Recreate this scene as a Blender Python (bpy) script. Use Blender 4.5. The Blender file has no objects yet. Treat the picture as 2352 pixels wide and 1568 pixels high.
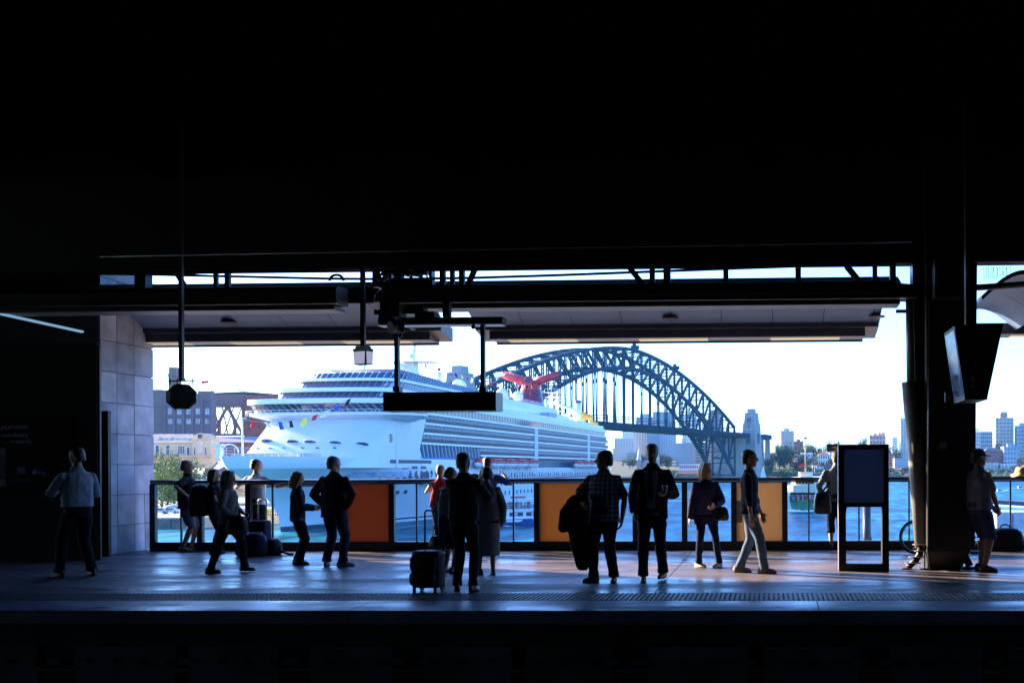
import bpy, math, random
from mathutils import Vector, Matrix
random.seed(7)
R_ = math.radians
scn = bpy.context.scene
COL = scn.collection

# ------------------------------------------------------------------ camera
PSI, ROLL = R_(1.8), 0.00444
FPX, CXP, HZ = 2287.0, 1693.0, 1073.0          # focal length, optical axis, horizon, in 1/2352 of the picture's width
EYE = 1.55
WATER = EYE - 14.0
CAM = Vector((0, 0, EYE))
FWD = Vector((-math.sin(PSI), math.cos(PSI), 0)); RGT = Vector((math.cos(PSI), math.sin(PSI), 0)); UPV = Vector((0, 0, 1))
IR = RGT * math.cos(ROLL) - UPV * math.sin(ROLL); IU = UPV * math.cos(ROLL) + RGT * math.sin(ROLL)
cd = bpy.data.cameras.new('camera'); cam = bpy.data.objects.new('camera', cd); COL.objects.link(cam)
cam.matrix_world = Matrix(((IR.x, IU.x, -FWD.x, CAM.x), (IR.y, IU.y, -FWD.y, CAM.y), (IR.z, IU.z, -FWD.z, CAM.z), (0, 0, 0, 1)))
cd.sensor_width = 36; cd.lens = 36 * FPX / 2352
cd.shift_x = -(CXP - 1176) / 2352; cd.shift_y = (HZ - 784) / 2352
cd.clip_start = 0.1; cd.clip_end = 20000
scn.camera = cam

# ------------------------------------------------------------------ light
SUN_EL, SUN_AZ = R_(16.5), R_(26.5)            # azimuth measured behind the platform's own line, sun off to the west (left)
to_sun = Vector((-math.cos(SUN_AZ) * math.cos(SUN_EL), math.sin(SUN_AZ) * math.cos(SUN_EL), math.sin(SUN_EL)))
world = bpy.data.worlds.new('World'); scn.world = world; world.use_nodes = True
wn = world.node_tree.nodes; wl = world.node_tree.links
bg = wn['Background']; sky = wn.new('ShaderNodeTexSky'); sky.sky_type = 'NISHITA'; sky.sun_disc = False
sky.sun_elevation = SUN_EL; sky.sun_rotation = math.atan2(to_sun.x, to_sun.y)
sky.air_density = 1.0; sky.dust_density = 1.2; sky.ozone_density = 1.0; sky.altitude = 0
bg.inputs['Strength'].default_value = 0.075
tint = wn.new('ShaderNodeMix'); tint.data_type = 'RGBA'; tint.blend_type = 'MULTIPLY'; tint.inputs['Factor'].default_value = 1.0
tint.inputs['B'].default_value = (0.74, 1.32, 2.65, 1)          # the deep blue daylight of the photograph's colour rendering, the same all over the sky
wl.new(sky.outputs[0], tint.inputs['A']); wl.new(tint.outputs['Result'], bg.inputs[0])
sl = bpy.data.lights.new('sun', 'SUN'); sl.energy = 5.0; sl.angle = R_(0.5); sl.color = (1.0, 0.73, 0.47)
sun = bpy.data.objects.new('sun', sl); COL.objects.link(sun)
sun.rotation_euler = to_sun.to_track_quat('Z', 'Y').to_euler(); sun.location = (-60, 40, 60)
vs = scn.view_settings
vs.view_transform = 'Standard'; vs.look = 'None'; vs.gamma = 1; vs.use_curve_mapping = False
vs.exposure = 2.45
try:
    scn.cycles.use_denoising = True
    scn.cycles.max_bounces = 6; scn.cycles.diffuse_bounces = 3; scn.cycles.glossy_bounces = 3
    scn.cycles.transparent_max_bounces = 16; scn.cycles.transmission_bounces = 4
    scn.cycles.caustics_reflective = False; scn.cycles.caustics_refractive = False
    scn.cycles.volume_bounces = 0
except Exception:
    pass

# ------------------------------------------------------------------ coordinates
def W(a, b, z):
    """a metres to the right of the optical axis, b metres out, height z"""
    p = CAM + a * RGT + b * FWD
    return Vector((p.x, p.y, z))
def ray(dx, dy):
    return FWD + (dx - CXP) / FPX * IR + (HZ - dy) / FPX * IU
def P(dx, dy, b):
    return CAM + ray(dx, dy) * b
def ground(dx, dy, z=0.0):
    r = ray(dx, dy); return CAM + r * ((z - EYE) / r.z)
def onY(dx, dy, Y):
    r = ray(dx, dy); return CAM + r * (Y / r.y)
def onX(dx, dy, X):
    r = ray(dx, dy); return CAM + r * (X / r.x)

# ------------------------------------------------------------------ materials
MATS = {}
def mat(name, rgb, rough=0.6, metal=0.0, var=0.18, scale=4.0, bump=0.0, spec=0.5, rgb2=None, detail=4.0, bscale=None, coat=0.0):
    if name in MATS: return MATS[name]
    m = bpy.data.materials.new(name); m.use_nodes = True
    n = m.node_tree.nodes; l = m.node_tree.links; b = n['Principled BSDF']
    b.inputs['Roughness'].default_value = rough; b.inputs['Metallic'].default_value = metal
    b.inputs['Specular IOR Level'].default_value = spec
    if coat: b.inputs['Coat Weight'].default_value = coat
    tc = n.new('ShaderNodeTexCoord'); no = n.new('ShaderNodeTexNoise')
    no.inputs['Scale'].default_value = scale; no.inputs['Detail'].default_value = detail
    l.new(tc.outputs['Object'], no.inputs['Vector'])
    mx = n.new('ShaderNodeMix'); mx.data_type = 'RGBA'
    c2 = rgb2 if rgb2 else tuple(c * (1 + var) for c in rgb)
    c1 = rgb if rgb2 else tuple(c * (1 - var) for c in rgb)
    mx.inputs['A'].default_value = (*c1, 1); mx.inputs['B'].default_value = (*c2, 1)
    mr = n.new('ShaderNodeMapRange'); mr.inputs[1].default_value = 0.3; mr.inputs[2].default_value = 0.7
    l.new(no.outputs['Fac'], mr.inputs[0]); l.new(mr.outputs[0], mx.inputs['Factor'])
    l.new(mx.outputs['Result'], b.inputs['Base Color'])
    if bump:
        bp = n.new('ShaderNodeBump'); bp.inputs['Strength'].default_value = bump; bp.inputs['Distance'].default_value = 0.02
        n2 = n.new('ShaderNodeTexNoise'); n2.inputs['Scale'].default_value = bscale or scale * 4; n2.inputs['Detail'].default_value = 5
        l.new(tc.outputs['Object'], n2.inputs['Vector']); l.new(n2.outputs['Fac'], bp.inputs['Height'])
        l.new(bp.outputs[0], b.inputs['Normal'])
    MATS[name] = m; return m

def emis(name, rgb, strength):
    m = mat(name, tuple(0.5 * c for c in rgb), 0.5)
    b = m.node_tree.nodes['Principled BSDF']
    b.inputs['Emission Color'].default_value = (*rgb, 1); b.inputs['Emission Strength'].default_value = strength
    return m

def glass(name, tint, gloss=0.12, dirt=0.0):
    m = bpy.data.materials.new(name); m.use_nodes = True
    n = m.node_tree.nodes; l = m.node_tree.links; n.clear()
    out = n.new('ShaderNodeOutputMaterial'); tr = n.new('ShaderNodeBsdfTransparent'); gl = n.new('ShaderNodeBsdfGlossy')
    tr.inputs[0].default_value = (*tint, 1); gl.inputs['Roughness'].default_value = 0.02
    fr = n.new('ShaderNodeLayerWeight'); fr.inputs['Blend'].default_value = 0.25
    mu = n.new('ShaderNodeMath'); mu.operation = 'MULTIPLY'; mu.inputs[1].default_value = gloss * 3
    l.new(fr.outputs['Fresnel'], mu.inputs[0])
    mx = n.new('ShaderNodeMixShader'); l.new(mu.outputs[0], mx.inputs[0]); l.new(tr.outputs[0], mx.inputs[1]); l.new(gl.outputs[0], mx.inputs[2])
    last = mx
    if dirt:
        df = n.new('ShaderNodeBsdfDiffuse'); df.inputs[0].default_value = (0.5, 0.55, 0.6, 1)
        tc = n.new('ShaderNodeTexCoord'); no = n.new('ShaderNodeTexNoise'); no.inputs['Scale'].default_value = 5; no.inputs['Detail'].default_value = 8
        no.inputs['Roughness'].default_value = 0.75
        l.new(tc.outputs['Object'], no.inputs['Vector'])
        mr = n.new('ShaderNodeMapRange'); mr.inputs[1].default_value = 0.42; mr.inputs[2].default_value = 0.85; mr.inputs[4].default_value = dirt
        l.new(no.outputs['Fac'], mr.inputs[0])
        m2 = n.new('ShaderNodeMixShader'); l.new(mr.outputs[0], m2.inputs[0]); l.new(mx.outputs[0], m2.inputs[1]); l.new(df.outputs[0], m2.inputs[2])
        last = m2
    l.new(last.outputs[0], out.inputs[0])
    MATS[name] = m; return m

# ------------------------------------------------------------------ mesh builder
class MB:
    def __init__(s): s.v = []; s.f = []; s.sm = []
    def add(s, vs_, fs, smooth=False):
        o = len(s.v); s.v += [Vector(p) for p in vs_]; s.f += [tuple(i + o for i in f) for f in fs]; s.sm += [smooth] * len(fs); return s
    def hexa(s, p):            # 8 points: bottom 4 ccw, top 4 ccw
        return s.add(p, [(3, 2, 1, 0), (4, 5, 6, 7), (0, 1, 5, 4), (1, 2, 6, 5), (2, 3, 7, 6), (3, 0, 4, 7)])
    def box(s, lo, hi):
        x0, y0, z0 = lo; x1, y1, z1 = hi
        if x0 > x1: x0, x1 = x1, x0
        if y0 > y1: y0, y1 = y1, y0
        if z0 > z1: z0, z1 = z1, z0
        return s.hexa([(x0, y0, z0), (x1, y0, z0), (x1, y1, z0), (x0, y1, z0), (x0, y0, z1), (x1, y0, z1), (x1, y1, z1), (x0, y1, z1)])
    def bar(s, p, q, w, h=None, up=(0, 0, 1)):   # rectangular bar from p to q
        p, q = Vector(p), Vector(q); h = h or w; d = q - p
        if d.length < 1e-6: return s
        d.normalize(); u = Vector(up)
        if abs(d.dot(u)) > 0.98: u = Vector((0, 1, 0))
        r = d.cross(u).normalized() * (w / 2); t = r.cross(d).normalized() * (h / 2)
        return s.hexa([p - r - t, p + r - t, q + r - t, q - r - t, p - r + t, p + r + t, q + r + t, q - r + t])
    def rings(s, rs, cap=True, closed=True, smooth=True):   # list of rings (same count)
        n = len(rs[0]); o = len(s.v)
        for r in rs: s.v += [Vector(p) for p in r]
        m = n if closed else n - 1
        for i in range(len(rs) - 1):
            for j in range(m):
                a = o + i * n + j; b = o + i * n + (j + 1) % n
                s.f.append((a, b, b + n, a + n)); s.sm.append(smooth)
        if cap and closed:
            s.f.append(tuple(o + j for j in reversed(range(n)))); s.sm.append(False)
            s.f.append(tuple(o + (len(rs) - 1) * n + j for j in range(n))); s.sm.append(False)
        return s
    def tube(s, pts, rad, seg=8, round_=False, smooth=True):
        pts = [Vector(p) for p in pts]
        if not isinstance(rad, (list, tuple)): rad = [rad] * len(pts)
        rs = []; prev = None
        for i, p in enumerate(pts):
            if i == 0: t = pts[1] - p
            elif i == len(pts) - 1: t = p - pts[i - 1]
            else: t = (pts[i + 1] - p).normalized() + (p - pts[i - 1]).normalized()
            if t.length < 1e-9: t = Vector((0, 0, 1))
            t.normalize()
            if prev is None:
                u = Vector((0, 0, 1)) if abs(t.z) < 0.9 else Vector((1, 0, 0))
                a = t.cross(u).normalized()
            else:
                a = (prev - t * prev.dot(t)).normalized()
            prev = a; b = t.cross(a)
            if i == 0 and round_:
                for k in (0.98, 0.75, 0.4):
                    q = p - t * rad[0] * k; r = rad[0] * math.sqrt(1 - k * k)
                    rs.append([q + (a * math.cos(x) + b * math.sin(x)) * r for x in [2 * math.pi * j / seg for j in range(seg)]])
            rs.append([p + (a * math.cos(x) + b * math.sin(x)) * rad[i] for x in [2 * math.pi * j / seg for j in range(seg)]])
            if i == len(pts) - 1 and round_:
                for k in (0.4, 0.75, 0.98):
                    q = p + t * rad[i] * k; r = rad[i] * math.sqrt(1 - k * k)
                    rs.append([q + (a * math.cos(x) + b * math.sin(x)) * r for x in [2 * math.pi * j / seg for j in range(seg)]])
        return s.rings(rs, smooth=smooth)
    def sphere(s, c, r, seg=12, n=8, sc=(1, 1, 1), M=None):
        c = Vector(c); rs = []
        for i in range(n + 1):
            t = math.pi * (0.02 + 0.96 * i / n)
            ring = []
            for j in range(seg):
                x = 2 * math.pi * j / seg
                v = Vector((r * sc[0] * math.sin(t) * math.cos(x), r * sc[1] * math.sin(t) * math.sin(x), -r * sc[2] * math.cos(t)))
                ring.append(c + (M @ v if M else v))
            rs.append(ring)
        return s.rings(rs)
    def prism(s, poly, z0, z1):  # plan polygon ccw
        n = len(poly); lo = [(p[0], p[1], z0) for p in poly]; hi = [(p[0], p[1], z1) for p in poly]
        fs = [tuple(reversed(range(n))), tuple(range(n, 2 * n))] + [(i, (i + 1) % n, n + (i + 1) % n, n + i) for i in range(n)]
        return s.add(lo + hi, fs)
    def extr(s, poly, d):        # 3-d polygon extruded along d
        d = Vector(d); n = len(poly); lo = [Vector(p) for p in poly]; hi = [p + d for p in lo]
        fs = [tuple(reversed(range(n))), tuple(range(n, 2 * n))] + [(i, (i + 1) % n, n + (i + 1) % n, n + i) for i in range(n)]
        return s.add(lo + hi, fs)
    def quad(s, a, b, c, d): return s.add([a, b, c, d], [(0, 1, 2, 3)])
    def mesh(s, name, M=None):
        me = bpy.data.meshes.new(name)
        vv = [M @ p for p in s.v] if M else s.v
        me.from_pydata([tuple(p) for p in vv], [], s.f)
        me.polygons.foreach_set('use_smooth', s.sm); me.update()
        return me
    def build(s, name, m, parent=None, world=False):
        """world=True: the points are in world space and are moved into the parent's own space"""
        M = None
        if parent is not None and world: M = wmat(parent).inverted()
        me = s.mesh(name, M)
        if m: me.materials.append(m)
        o = bpy.data.objects.new(name, me); COL.objects.link(o)
        if parent is not None: o.parent = parent
        return o

def wmat(o):
    M = Matrix.Translation(o.location) @ o.rotation_euler.to_matrix().to_4x4()
    if abs(o.scale.x - 1) > 1e-6: M = M @ Matrix.Diagonal((*o.scale, 1))
    return wmat(o.parent) @ M if o.parent else M
def tag(o, label, cat, group=None, kind=None):
    if label: o['label'] = label
    if cat: o['category'] = cat
    if group: o['group'] = group
    if kind: o['kind'] = kind
    return o
def thing(name, label, cat, loc=(0, 0, 0), rotz=0.0, group=None):
    o = bpy.data.objects.new(name, None); COL.objects.link(o); o.empty_display_size = 0.3
    o.location = loc; o.rotation_euler = (0, 0, rotz)
    return tag(o, label, cat, group)
def struct(o): o['kind'] = 'structure'; return o
def stuff(o): o['kind'] = 'stuff'; return o
def clone(o, parent=None, label=None, loc=None, rotz=None, scale=None):
    c = o.copy(); COL.objects.link(c)
    if parent is not None: c.parent = parent
    if label: c['label'] = label
    if loc is not None: c.location = loc
    if rotz is not None: c.rotation_euler = (0, 0, rotz)
    if scale is not None: c.scale = scale if isinstance(scale, (tuple, list)) else (scale,) * 3
    for ch in list(o.children): clone(ch, c)
    return c
def inst(name, me, parent, loc=(0, 0, 0), rot=(0, 0, 0), scale=(1, 1, 1)):
    o = bpy.data.objects.new(name, me); COL.objects.link(o); o.parent = parent; o.location = loc; o.rotation_euler = rot; o.scale = scale
    return o
REMESH = []
FOLD = bpy.data.textures.new('folds', 'CLOUDS'); FOLD.noise_scale = 0.11; FOLD.noise_depth = 2
def remeshed(mb, name, m, parent, voxel=0.012, smooth=4, fold=0.0):
    o = mb.build(name, m, parent)
    r = o.modifiers.new('r', 'REMESH'); r.mode = 'VOXEL'; r.voxel_size = voxel; r.use_smooth_shade = True
    if smooth:
        k = o.modifiers.new('s', 'SMOOTH'); k.factor = 0.5; k.iterations = smooth
    if fold:
        d = o.modifiers.new('f', 'DISPLACE'); d.texture = FOLD; d.strength = fold; d.mid_level = 0.5; d.texture_coords = 'LOCAL'
    REMESH.append(o); return o
def text(body, name, m, parent, size, loc, rot, depth=0.003, align='LEFT', sx=1.0):
    c = bpy.data.curves.new(name, 'FONT'); c.body = body; c.size = size; c.extrude = depth; c.align_x = align
    t = bpy.data.objects.new(name + '_tmp', c); COL.objects.link(t)
    dg = bpy.context.evaluated_depsgraph_get()
    me = bpy.data.meshes.new_from_object(t.evaluated_get(dg)); bpy.data.objects.remove(t)
    if m: me.materials.append(m)
    o = inst(name, me, parent, loc, rot, (sx, 1, 1)); return o
# ================================================================== STATION
M_floor = mat('platform_asphalt', (0.140, 0.122, 0.125), 0.46, var=0.55, scale=0.9, bump=0.35, bscale=14, detail=9, spec=0.2)
def worn(m):
    n = m.node_tree.nodes; l = m.node_tree.links; b = n['Principled BSDF']; tc = n.new('ShaderNodeTexCoord')
    mp = n.new('ShaderNodeMapping'); mp.inputs['Scale'].default_value = (.35, 1.3, 1); l.new(tc.outputs['Object'], mp.inputs['Vector'])
    no = n.new('ShaderNodeTexNoise'); no.inputs['Scale'].default_value = 1.1; no.inputs['Detail'].default_value = 7; no.inputs['Roughness'].default_value = .65; l.new(mp.outputs[0], no.inputs['Vector'])
    mr = n.new('ShaderNodeMapRange'); mr.inputs[1].default_value = .38; mr.inputs[2].default_value = .62; mr.inputs[3].default_value = .24; mr.inputs[4].default_value = .62
    l.new(no.outputs['Fac'], mr.inputs[0]); l.new(mr.outputs[0], b.inputs['Roughness'])
    old = b.inputs['Base Color'].links[0].from_socket      # old spills and scuffs
    n2 = n.new('ShaderNodeTexNoise'); n2.inputs['Scale'].default_value = .8; n2.inputs['Detail'].default_value = 6; l.new(mp.outputs[0], n2.inputs['Vector'])
    m2 = n.new('ShaderNodeMapRange'); m2.inputs[1].default_value = .55; m2.inputs[2].default_value = .68; m2.inputs[4].default_value = .55; l.new(n2.outputs['Fac'], m2.inputs[0])
    mx = n.new('ShaderNodeMix'); mx.data_type = 'RGBA'; mx.inputs['B'].default_value = (.045, .045, .05, 1); l.new(m2.outputs[0], mx.inputs['Factor']); l.new(old, mx.inputs['A']); l.new(mx.outputs['Result'], b.inputs['Base Color'])
worn(M_floor)
M_cope = mat('coping_concrete', (0.15, 0.18, 0.25), 0.55, var=0.35, scale=1.6, bump=0.3, bscale=18, detail=8)
worn(M_cope)
M_tact = mat('tactile_rubber', (0.04, 0.042, 0.05), 0.5)
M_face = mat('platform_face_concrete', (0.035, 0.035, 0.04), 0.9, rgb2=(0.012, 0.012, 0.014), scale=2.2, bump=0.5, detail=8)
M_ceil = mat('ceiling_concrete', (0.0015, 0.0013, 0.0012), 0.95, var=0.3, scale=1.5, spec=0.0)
M_beam = mat('painted_steel_beam', (0.016, 0.013, 0.013), 0.55, scale=2)
M_beam2 = mat('grey_beam_underside', (0.10, 0.095, 0.11), 0.8, scale=2)
M_soff = mat('soffit_panel_paint', (0.11, 0.19, 0.34), 0.6, var=0.08, scale=2.5)
M_fasc = mat('fascia_paint', (0.075, 0.07, 0.085), 0.5, scale=3)
M_trim = mat('lip_metal', (0.3, 0.3, 0.33), 0.35, metal=0.6)
M_steel = mat('dark_steel', (0.02, 0.019, 0.021), 0.45, scale=6)
M_steelm = mat('mid_steel', (0.07, 0.068, 0.075), 0.45, scale=6)
M_black = mat('black_plastic', (0.008, 0.008, 0.009), 0.4)
M_stone = mat('granite_cladding', (0.40, 0.43, 0.52), 0.7, var=0.22, scale=3.2, bump=0.25, bscale=60, detail=10)
M_stoned = mat('granite_stained', (0.29, 0.31, 0.39), 0.75, var=0.35, scale=2.2, bump=0.25, bscale=60, detail=10)
M_grout = mat('grout', (0.05, 0.05, 0.055), 0.9)
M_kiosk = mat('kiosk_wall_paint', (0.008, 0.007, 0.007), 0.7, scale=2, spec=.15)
M_rail = mat('handrail_metal', (0.11, 0.105, 0.105), 0.28, metal=0.7, scale=8)
M_post = mat('post_paint', (0.014, 0.013, 0.015), 0.4, scale=8)
def board(name, rgb, t):
    m = mat(name, rgb, 0.6, var=0.04, scale=1); n = m.node_tree.nodes; l = m.node_tree.links      # thin acrylic: daylight glows through it
    tr = n.new('ShaderNodeBsdfTranslucent'); mx = n.new('ShaderNodeMixShader'); mx.inputs[0].default_value = t
    l.new(n['Principled BSDF'].inputs['Base Color'].links[0].from_socket, tr.inputs[0]); l.new(n['Principled BSDF'].outputs[0], mx.inputs[1]); l.new(tr.outputs[0], mx.inputs[2]); l.new(mx.outputs[0], n['Material Output'].inputs[0]); return m
M_orange = board('orange_board', (0.48, 0.19, 0.085), .22); M_amber = board('amber_board', (0.58, 0.34, 0.13), .3); M_tan = board('tan_board', (0.66, 0.49, 0.28), .34)
M_tube = emis('lamp_tube', (1.0, 0.84, 0.52), 0.10)
M_dayglow = emis('daylight_glow', (0.35, 0.68, 1.0), 0.10)  # added bluish glow in place of daylight, no lamp
M_white = mat('white_print', (0.75, 0.75, 0.75), 0.5)
G_fence = glass('balustrade_glass', (0.88, 0.95, 0.97), 0.06, 0.03)

def Xof(dx, Y): return onY(dx, 800, Y).x
def Zof(dy, Y, dx=1400): return onY(dx, dy, Y).z

# ---- platform: slabs, coping, tactile strip
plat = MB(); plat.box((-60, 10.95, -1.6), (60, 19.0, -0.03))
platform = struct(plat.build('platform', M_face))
XJ = [-1.42 + 4.02 * k for k in range(-9, 10)]
for i in range(len(XJ) - 1):
    m = MB(); m.box((XJ[i] + 0.006, 11.56, -0.03), (XJ[i + 1] - 0.006, 18.98, 0.0)); m.build('floor_slab', M_floor, platform)
for k in range(-8, 7):
    x = k * 2.6 + 0.55
    m = MB(); m.hexa([(x + .005, 10.87, -0.16), (x + 2.595, 10.87, -0.16), (x + 2.595, 11.55, -0.16), (x + .005, 11.55, -0.16),
                      (x + .005, 10.87, -0.012), (x + 2.595, 10.87, -0.012), (x + 2.595, 11.55, 0.002), (x + .005, 11.55, 0.002)])
    m.build('coping_stone', M_cope, platform)
m = MB()
for i in range(-330, 175):
    x = i * 0.058
    for j in range(11):
        y = 11.66 + j * 0.056
        r = 0.017; rr = 0.011
        b = [(x + r * math.cos(t), y + r * math.sin(t), 0.0) for t in (0.5, 1.76, 3.0, 4.27, 5.5)]
        u = [(x + rr * math.cos(t), y + rr * math.sin(t), 0.013) for t in (0.5, 1.76, 3.0, 4.27, 5.5)]
        m.add(b + u, [(5, 6, 7, 8, 9)] + [(q, (q + 1) % 5, 5 + (q + 1) % 5, 5 + q) for q in range(5)])
m.box((-19.2, 11.62, -0.01), (10.2, 12.26, 0.004))
stuff(m.build('tactile_strip', M_tact, platform))
# platform face: recessed wall with ledge, buttress blocks and stains
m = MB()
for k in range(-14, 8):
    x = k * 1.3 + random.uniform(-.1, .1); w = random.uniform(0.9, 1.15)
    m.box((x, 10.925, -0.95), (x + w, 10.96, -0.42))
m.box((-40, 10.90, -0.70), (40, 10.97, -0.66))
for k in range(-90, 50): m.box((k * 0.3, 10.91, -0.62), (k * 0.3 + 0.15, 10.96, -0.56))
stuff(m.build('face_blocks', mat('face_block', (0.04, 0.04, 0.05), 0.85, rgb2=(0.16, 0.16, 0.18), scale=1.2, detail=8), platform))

# ---- track pit, near platform, unseen back wall against sky light, road deck above
m = MB(); m.box((-60, 3.0, -1.9), (60, 10.95, -1.55)); struct(m.build('track_bed', mat('ballast', (0.03, 0.028, 0.027), 0.95, var=0.5, scale=30, bump=1.0, bscale=40)))
for yy in (4.4, 5.83, 8.2, 9.63):
    m = MB(); m.box((-60, yy - .035, -1.5), (60, yy + .035, -1.36)); m.box((-60, yy - .07, -1.552), (60, yy + .07, -1.5))
    tag(m.build('rail', M_steelm), ('%s running rail of the %s track' % (('inner', 'outer')[yy in (4.4, 9.63)], ('near', 'far')[yy > 7])), 'rail', 'rails in the track pit')
m = MB(); m.box((-60, -4.0, -1.6), (60, 2.6, -0.02)); struct(m.build('near_platform', M_face))
m = MB(); m.box((-60, -4.4, -1.9), (60, -4.02, 6.9)); struct(m.build('unseen_back_wall', M_ceil))  # unseen, added to keep sky light from flooding in behind
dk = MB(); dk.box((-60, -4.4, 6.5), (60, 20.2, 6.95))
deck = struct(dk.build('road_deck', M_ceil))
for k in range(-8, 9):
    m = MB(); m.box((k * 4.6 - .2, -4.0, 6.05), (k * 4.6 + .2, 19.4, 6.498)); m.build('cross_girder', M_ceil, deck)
zb = Zof(609, 15.2); zb2 = Zof(617, 15.9)
m = MB(); m.box((-60, 15.17, zb + .004), (60, 15.43, 6.495)); m.build('edge_beam', M_beam, deck)
m = MB(); m.box((-60, 15.15, zb - .02), (60, 15.45, zb)); m.build('edge_flange', M_beam2, deck)
m = MB(); m.box((-60, 19.9, 6.955), (60, 20.2, 7.9)); m.build('parapet', M_beam, deck)

# ---- canopies over the far platform
PROF = [(15.62, 4.18), (15.9, 4.36), (16.3, 4.52), (16.8, 4.62), (17.35, 4.655), (17.9, 4.62), (18.4, 4.50), (18.75, 4.37), (18.98, 4.24)]
def arc_panel(mb, x0, x1, th=0.02, prof=PROF):
    lo0 = [(x0, y, z) for y, z in prof]; lo1 = [(x1, y, z) for y, z in prof]
    hi0 = [(x0, y, z + th) for y, z in prof]; hi1 = [(x1, y, z + th) for y, z in prof]; n = len(prof)
    v = lo0 + lo1 + hi0 + hi1; f = []
    for i in range(n - 1):
        f += [(i, i + 1, n + i + 1, n + i), (2 * n + i, 3 * n + i, 3 * n + i + 1, 2 * n + i + 1),
              (i, 2 * n + i, 2 * n + i + 1, i + 1), (n + i, n + i + 1, 3 * n + i + 1, 3 * n + i)]
    f += [(0, n, 3 * n, 2 * n), (n - 1, 3 * n - 1, 4 * n - 1, 2 * n - 1)]
    return mb.add(v, f, False)
def gutter(x0, x1, r0=0.0, r1=0.0):
    mb = MB(); zt, zl = 4.38, 4.10
    sec = [(15.5, zl), (15.5, zt), (15.18, zt), (15.09, zt - .03), (15.05, zt - .10), (15.05, zl + .08), (15.08, zl + .02), (15.13, zl)]
    rs = []
    if r0: rs.append([(x0, 15.28 + (y - 15.28) * .55, zl + (z - zl) * .12) for y, z in sec]); rs.append([(x0 + r0 * .35, 15.28 + (y - 15.28) * .9, zl + (z - zl) * .6) for y, z in sec])
    rs.append([(x0 + r0, y, z) for y, z in sec]); rs.append([(x1 - r1, y, z) for y, z in sec])
    if r1: rs.append([(x1 - r1 * .3, y, zl + (z - zl) * .55) for y, z in sec]); rs.append([(x1, y, zl + (z - zl) * .12) for y, z in sec])
    return mb.rings(rs, smooth=False)
def canopy(label, x0, x1, joints, lights, struts, gx, lx, discs, r0=0.0, r1=0.0):
    c = thing('platform_canopy', label, 'canopy', ((x0 + x1) / 2, 17.3, 4.05), 0, 'canopies over the platform')
    xs = [x0] + joints + [x1]
    for i in range(len(xs) - 1):
        arc_panel(MB(), xs[i] + .006, xs[i + 1] - .006).build('soffit_panel', M_soff, c, True)
    arc_panel(MB(), x0 - .02, x1 + .02, 0.09, [(y, z + .035) for y, z in PROF]).build('roof_skin', M_beam, c, True)
    gutter(gx[0], gx[1], r0, r1).build('gutter', M_beam, c, True)
    m = MB(); m.box((gx[0] + r0, 15.055, 4.085), (gx[1], 15.12, 4.097)); m.build('gutter_edge', M_trim, c, True)
    m = MB(); m.box((lx[0], 15.2, 4.02), (lx[1], 15.6, 4.083)); m.build('gutter_lip', M_fasc, c, True)
    m = MB(); m.box((x0 + .25, 18.985, 4.055), (x1 - .25, 19.55, 4.30)); m.build('fascia_box', M_fasc, c, True)
    m = MB(); m.box((x0 + .25, 18.98, 4.03), (x1 - .25, 19.56, 4.053)); fb = m.build('fascia_base', mat('fascia_base', (0.16, 0.15, 0.17), 0.5), c, True)
    m = MB(); m.box((x0 + .25, 19.5, 3.995), (x1 - .25, 19.565, 4.028)); m.build('drip_edge', M_fasc, c, True)
    m = MB(); m.hexa([(x0, 18.9, 4.20), (x1, 18.9, 4.20), (x1, 19.62, 4.07), (x0, 19.62, 4.07), (x0, 18.9, 4.36), (x1, 18.9, 4.36), (x1, 19.62, 4.34), (x0, 19.62, 4.34)])
    m.build('outer_edge', M_fasc, c, True)
    for a, b in lights:
        xa, xb = Xof(a, 19.28), Xof(b, 19.28)
        m = MB(); m.box((xa, 19.02, 4.018), (xb, 19.36, 4.029)); lf = m.build('light_fitting', M_tube, c, True)
        m = MB(); n = 24
        for k in range(n + 1):
            x = xa + (xb - xa) * k / n; m.box((x - .004, 19.03, 4.012), (x + .004, 19.37, 4.017))
        m.box((xa - .01, 19.025, 4.012), (xb + .01, 19.04, 4.02)); m.box((xa - .01, 19.36, 4.012), (xb + .01, 19.375, 4.02))
        m.build('louvre', M_trim, lf)
        lf.children[0].matrix_parent_inverse = Matrix()
        lf.children[0].location = -c.location
    for dx, w, kind in struts:
        x = Xof(dx, 15.3); hw = w / 2287 * 15.3 / 2
        m = MB()
        if kind == 0: m.box((x - hw, 15.3 - hw, 4.37), (x + hw, 15.3 + hw, zb - .021))
        else: m.bar((x, 15.3, 4.37), (x + kind * .33, 15.3, zb - .03), hw * 2, hw * 2)
        m.build('strut', M_steel, c, True)
    for dx, dy in discs:
        p = onY(dx, dy, 18.72); m = MB(); m.tube([(p.x, p.y, 4.37), (p.x, p.y, 4.345)], [.15, .14], 20); m.build('ceiling_disc', M_fasc, c, True)
    return c
cl = canopy('western canopy bay with pale curved soffit reaching the stone pier', -14.6, -6.26, [-13.98, -13.03, -12.08, -11.13, -10.18, -9.23, -8.28, -7.33],
       [(290, 440), (540, 692), (795, 947)], [(330, 26, 0), (497, 9, 0), (524, 11, 0), (430, 10, -0.5)], (-16, Xof(772, 15.05)), (-16, Xof(768, 15.2)), [(526, 741)], 0.0, 0.0)
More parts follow.
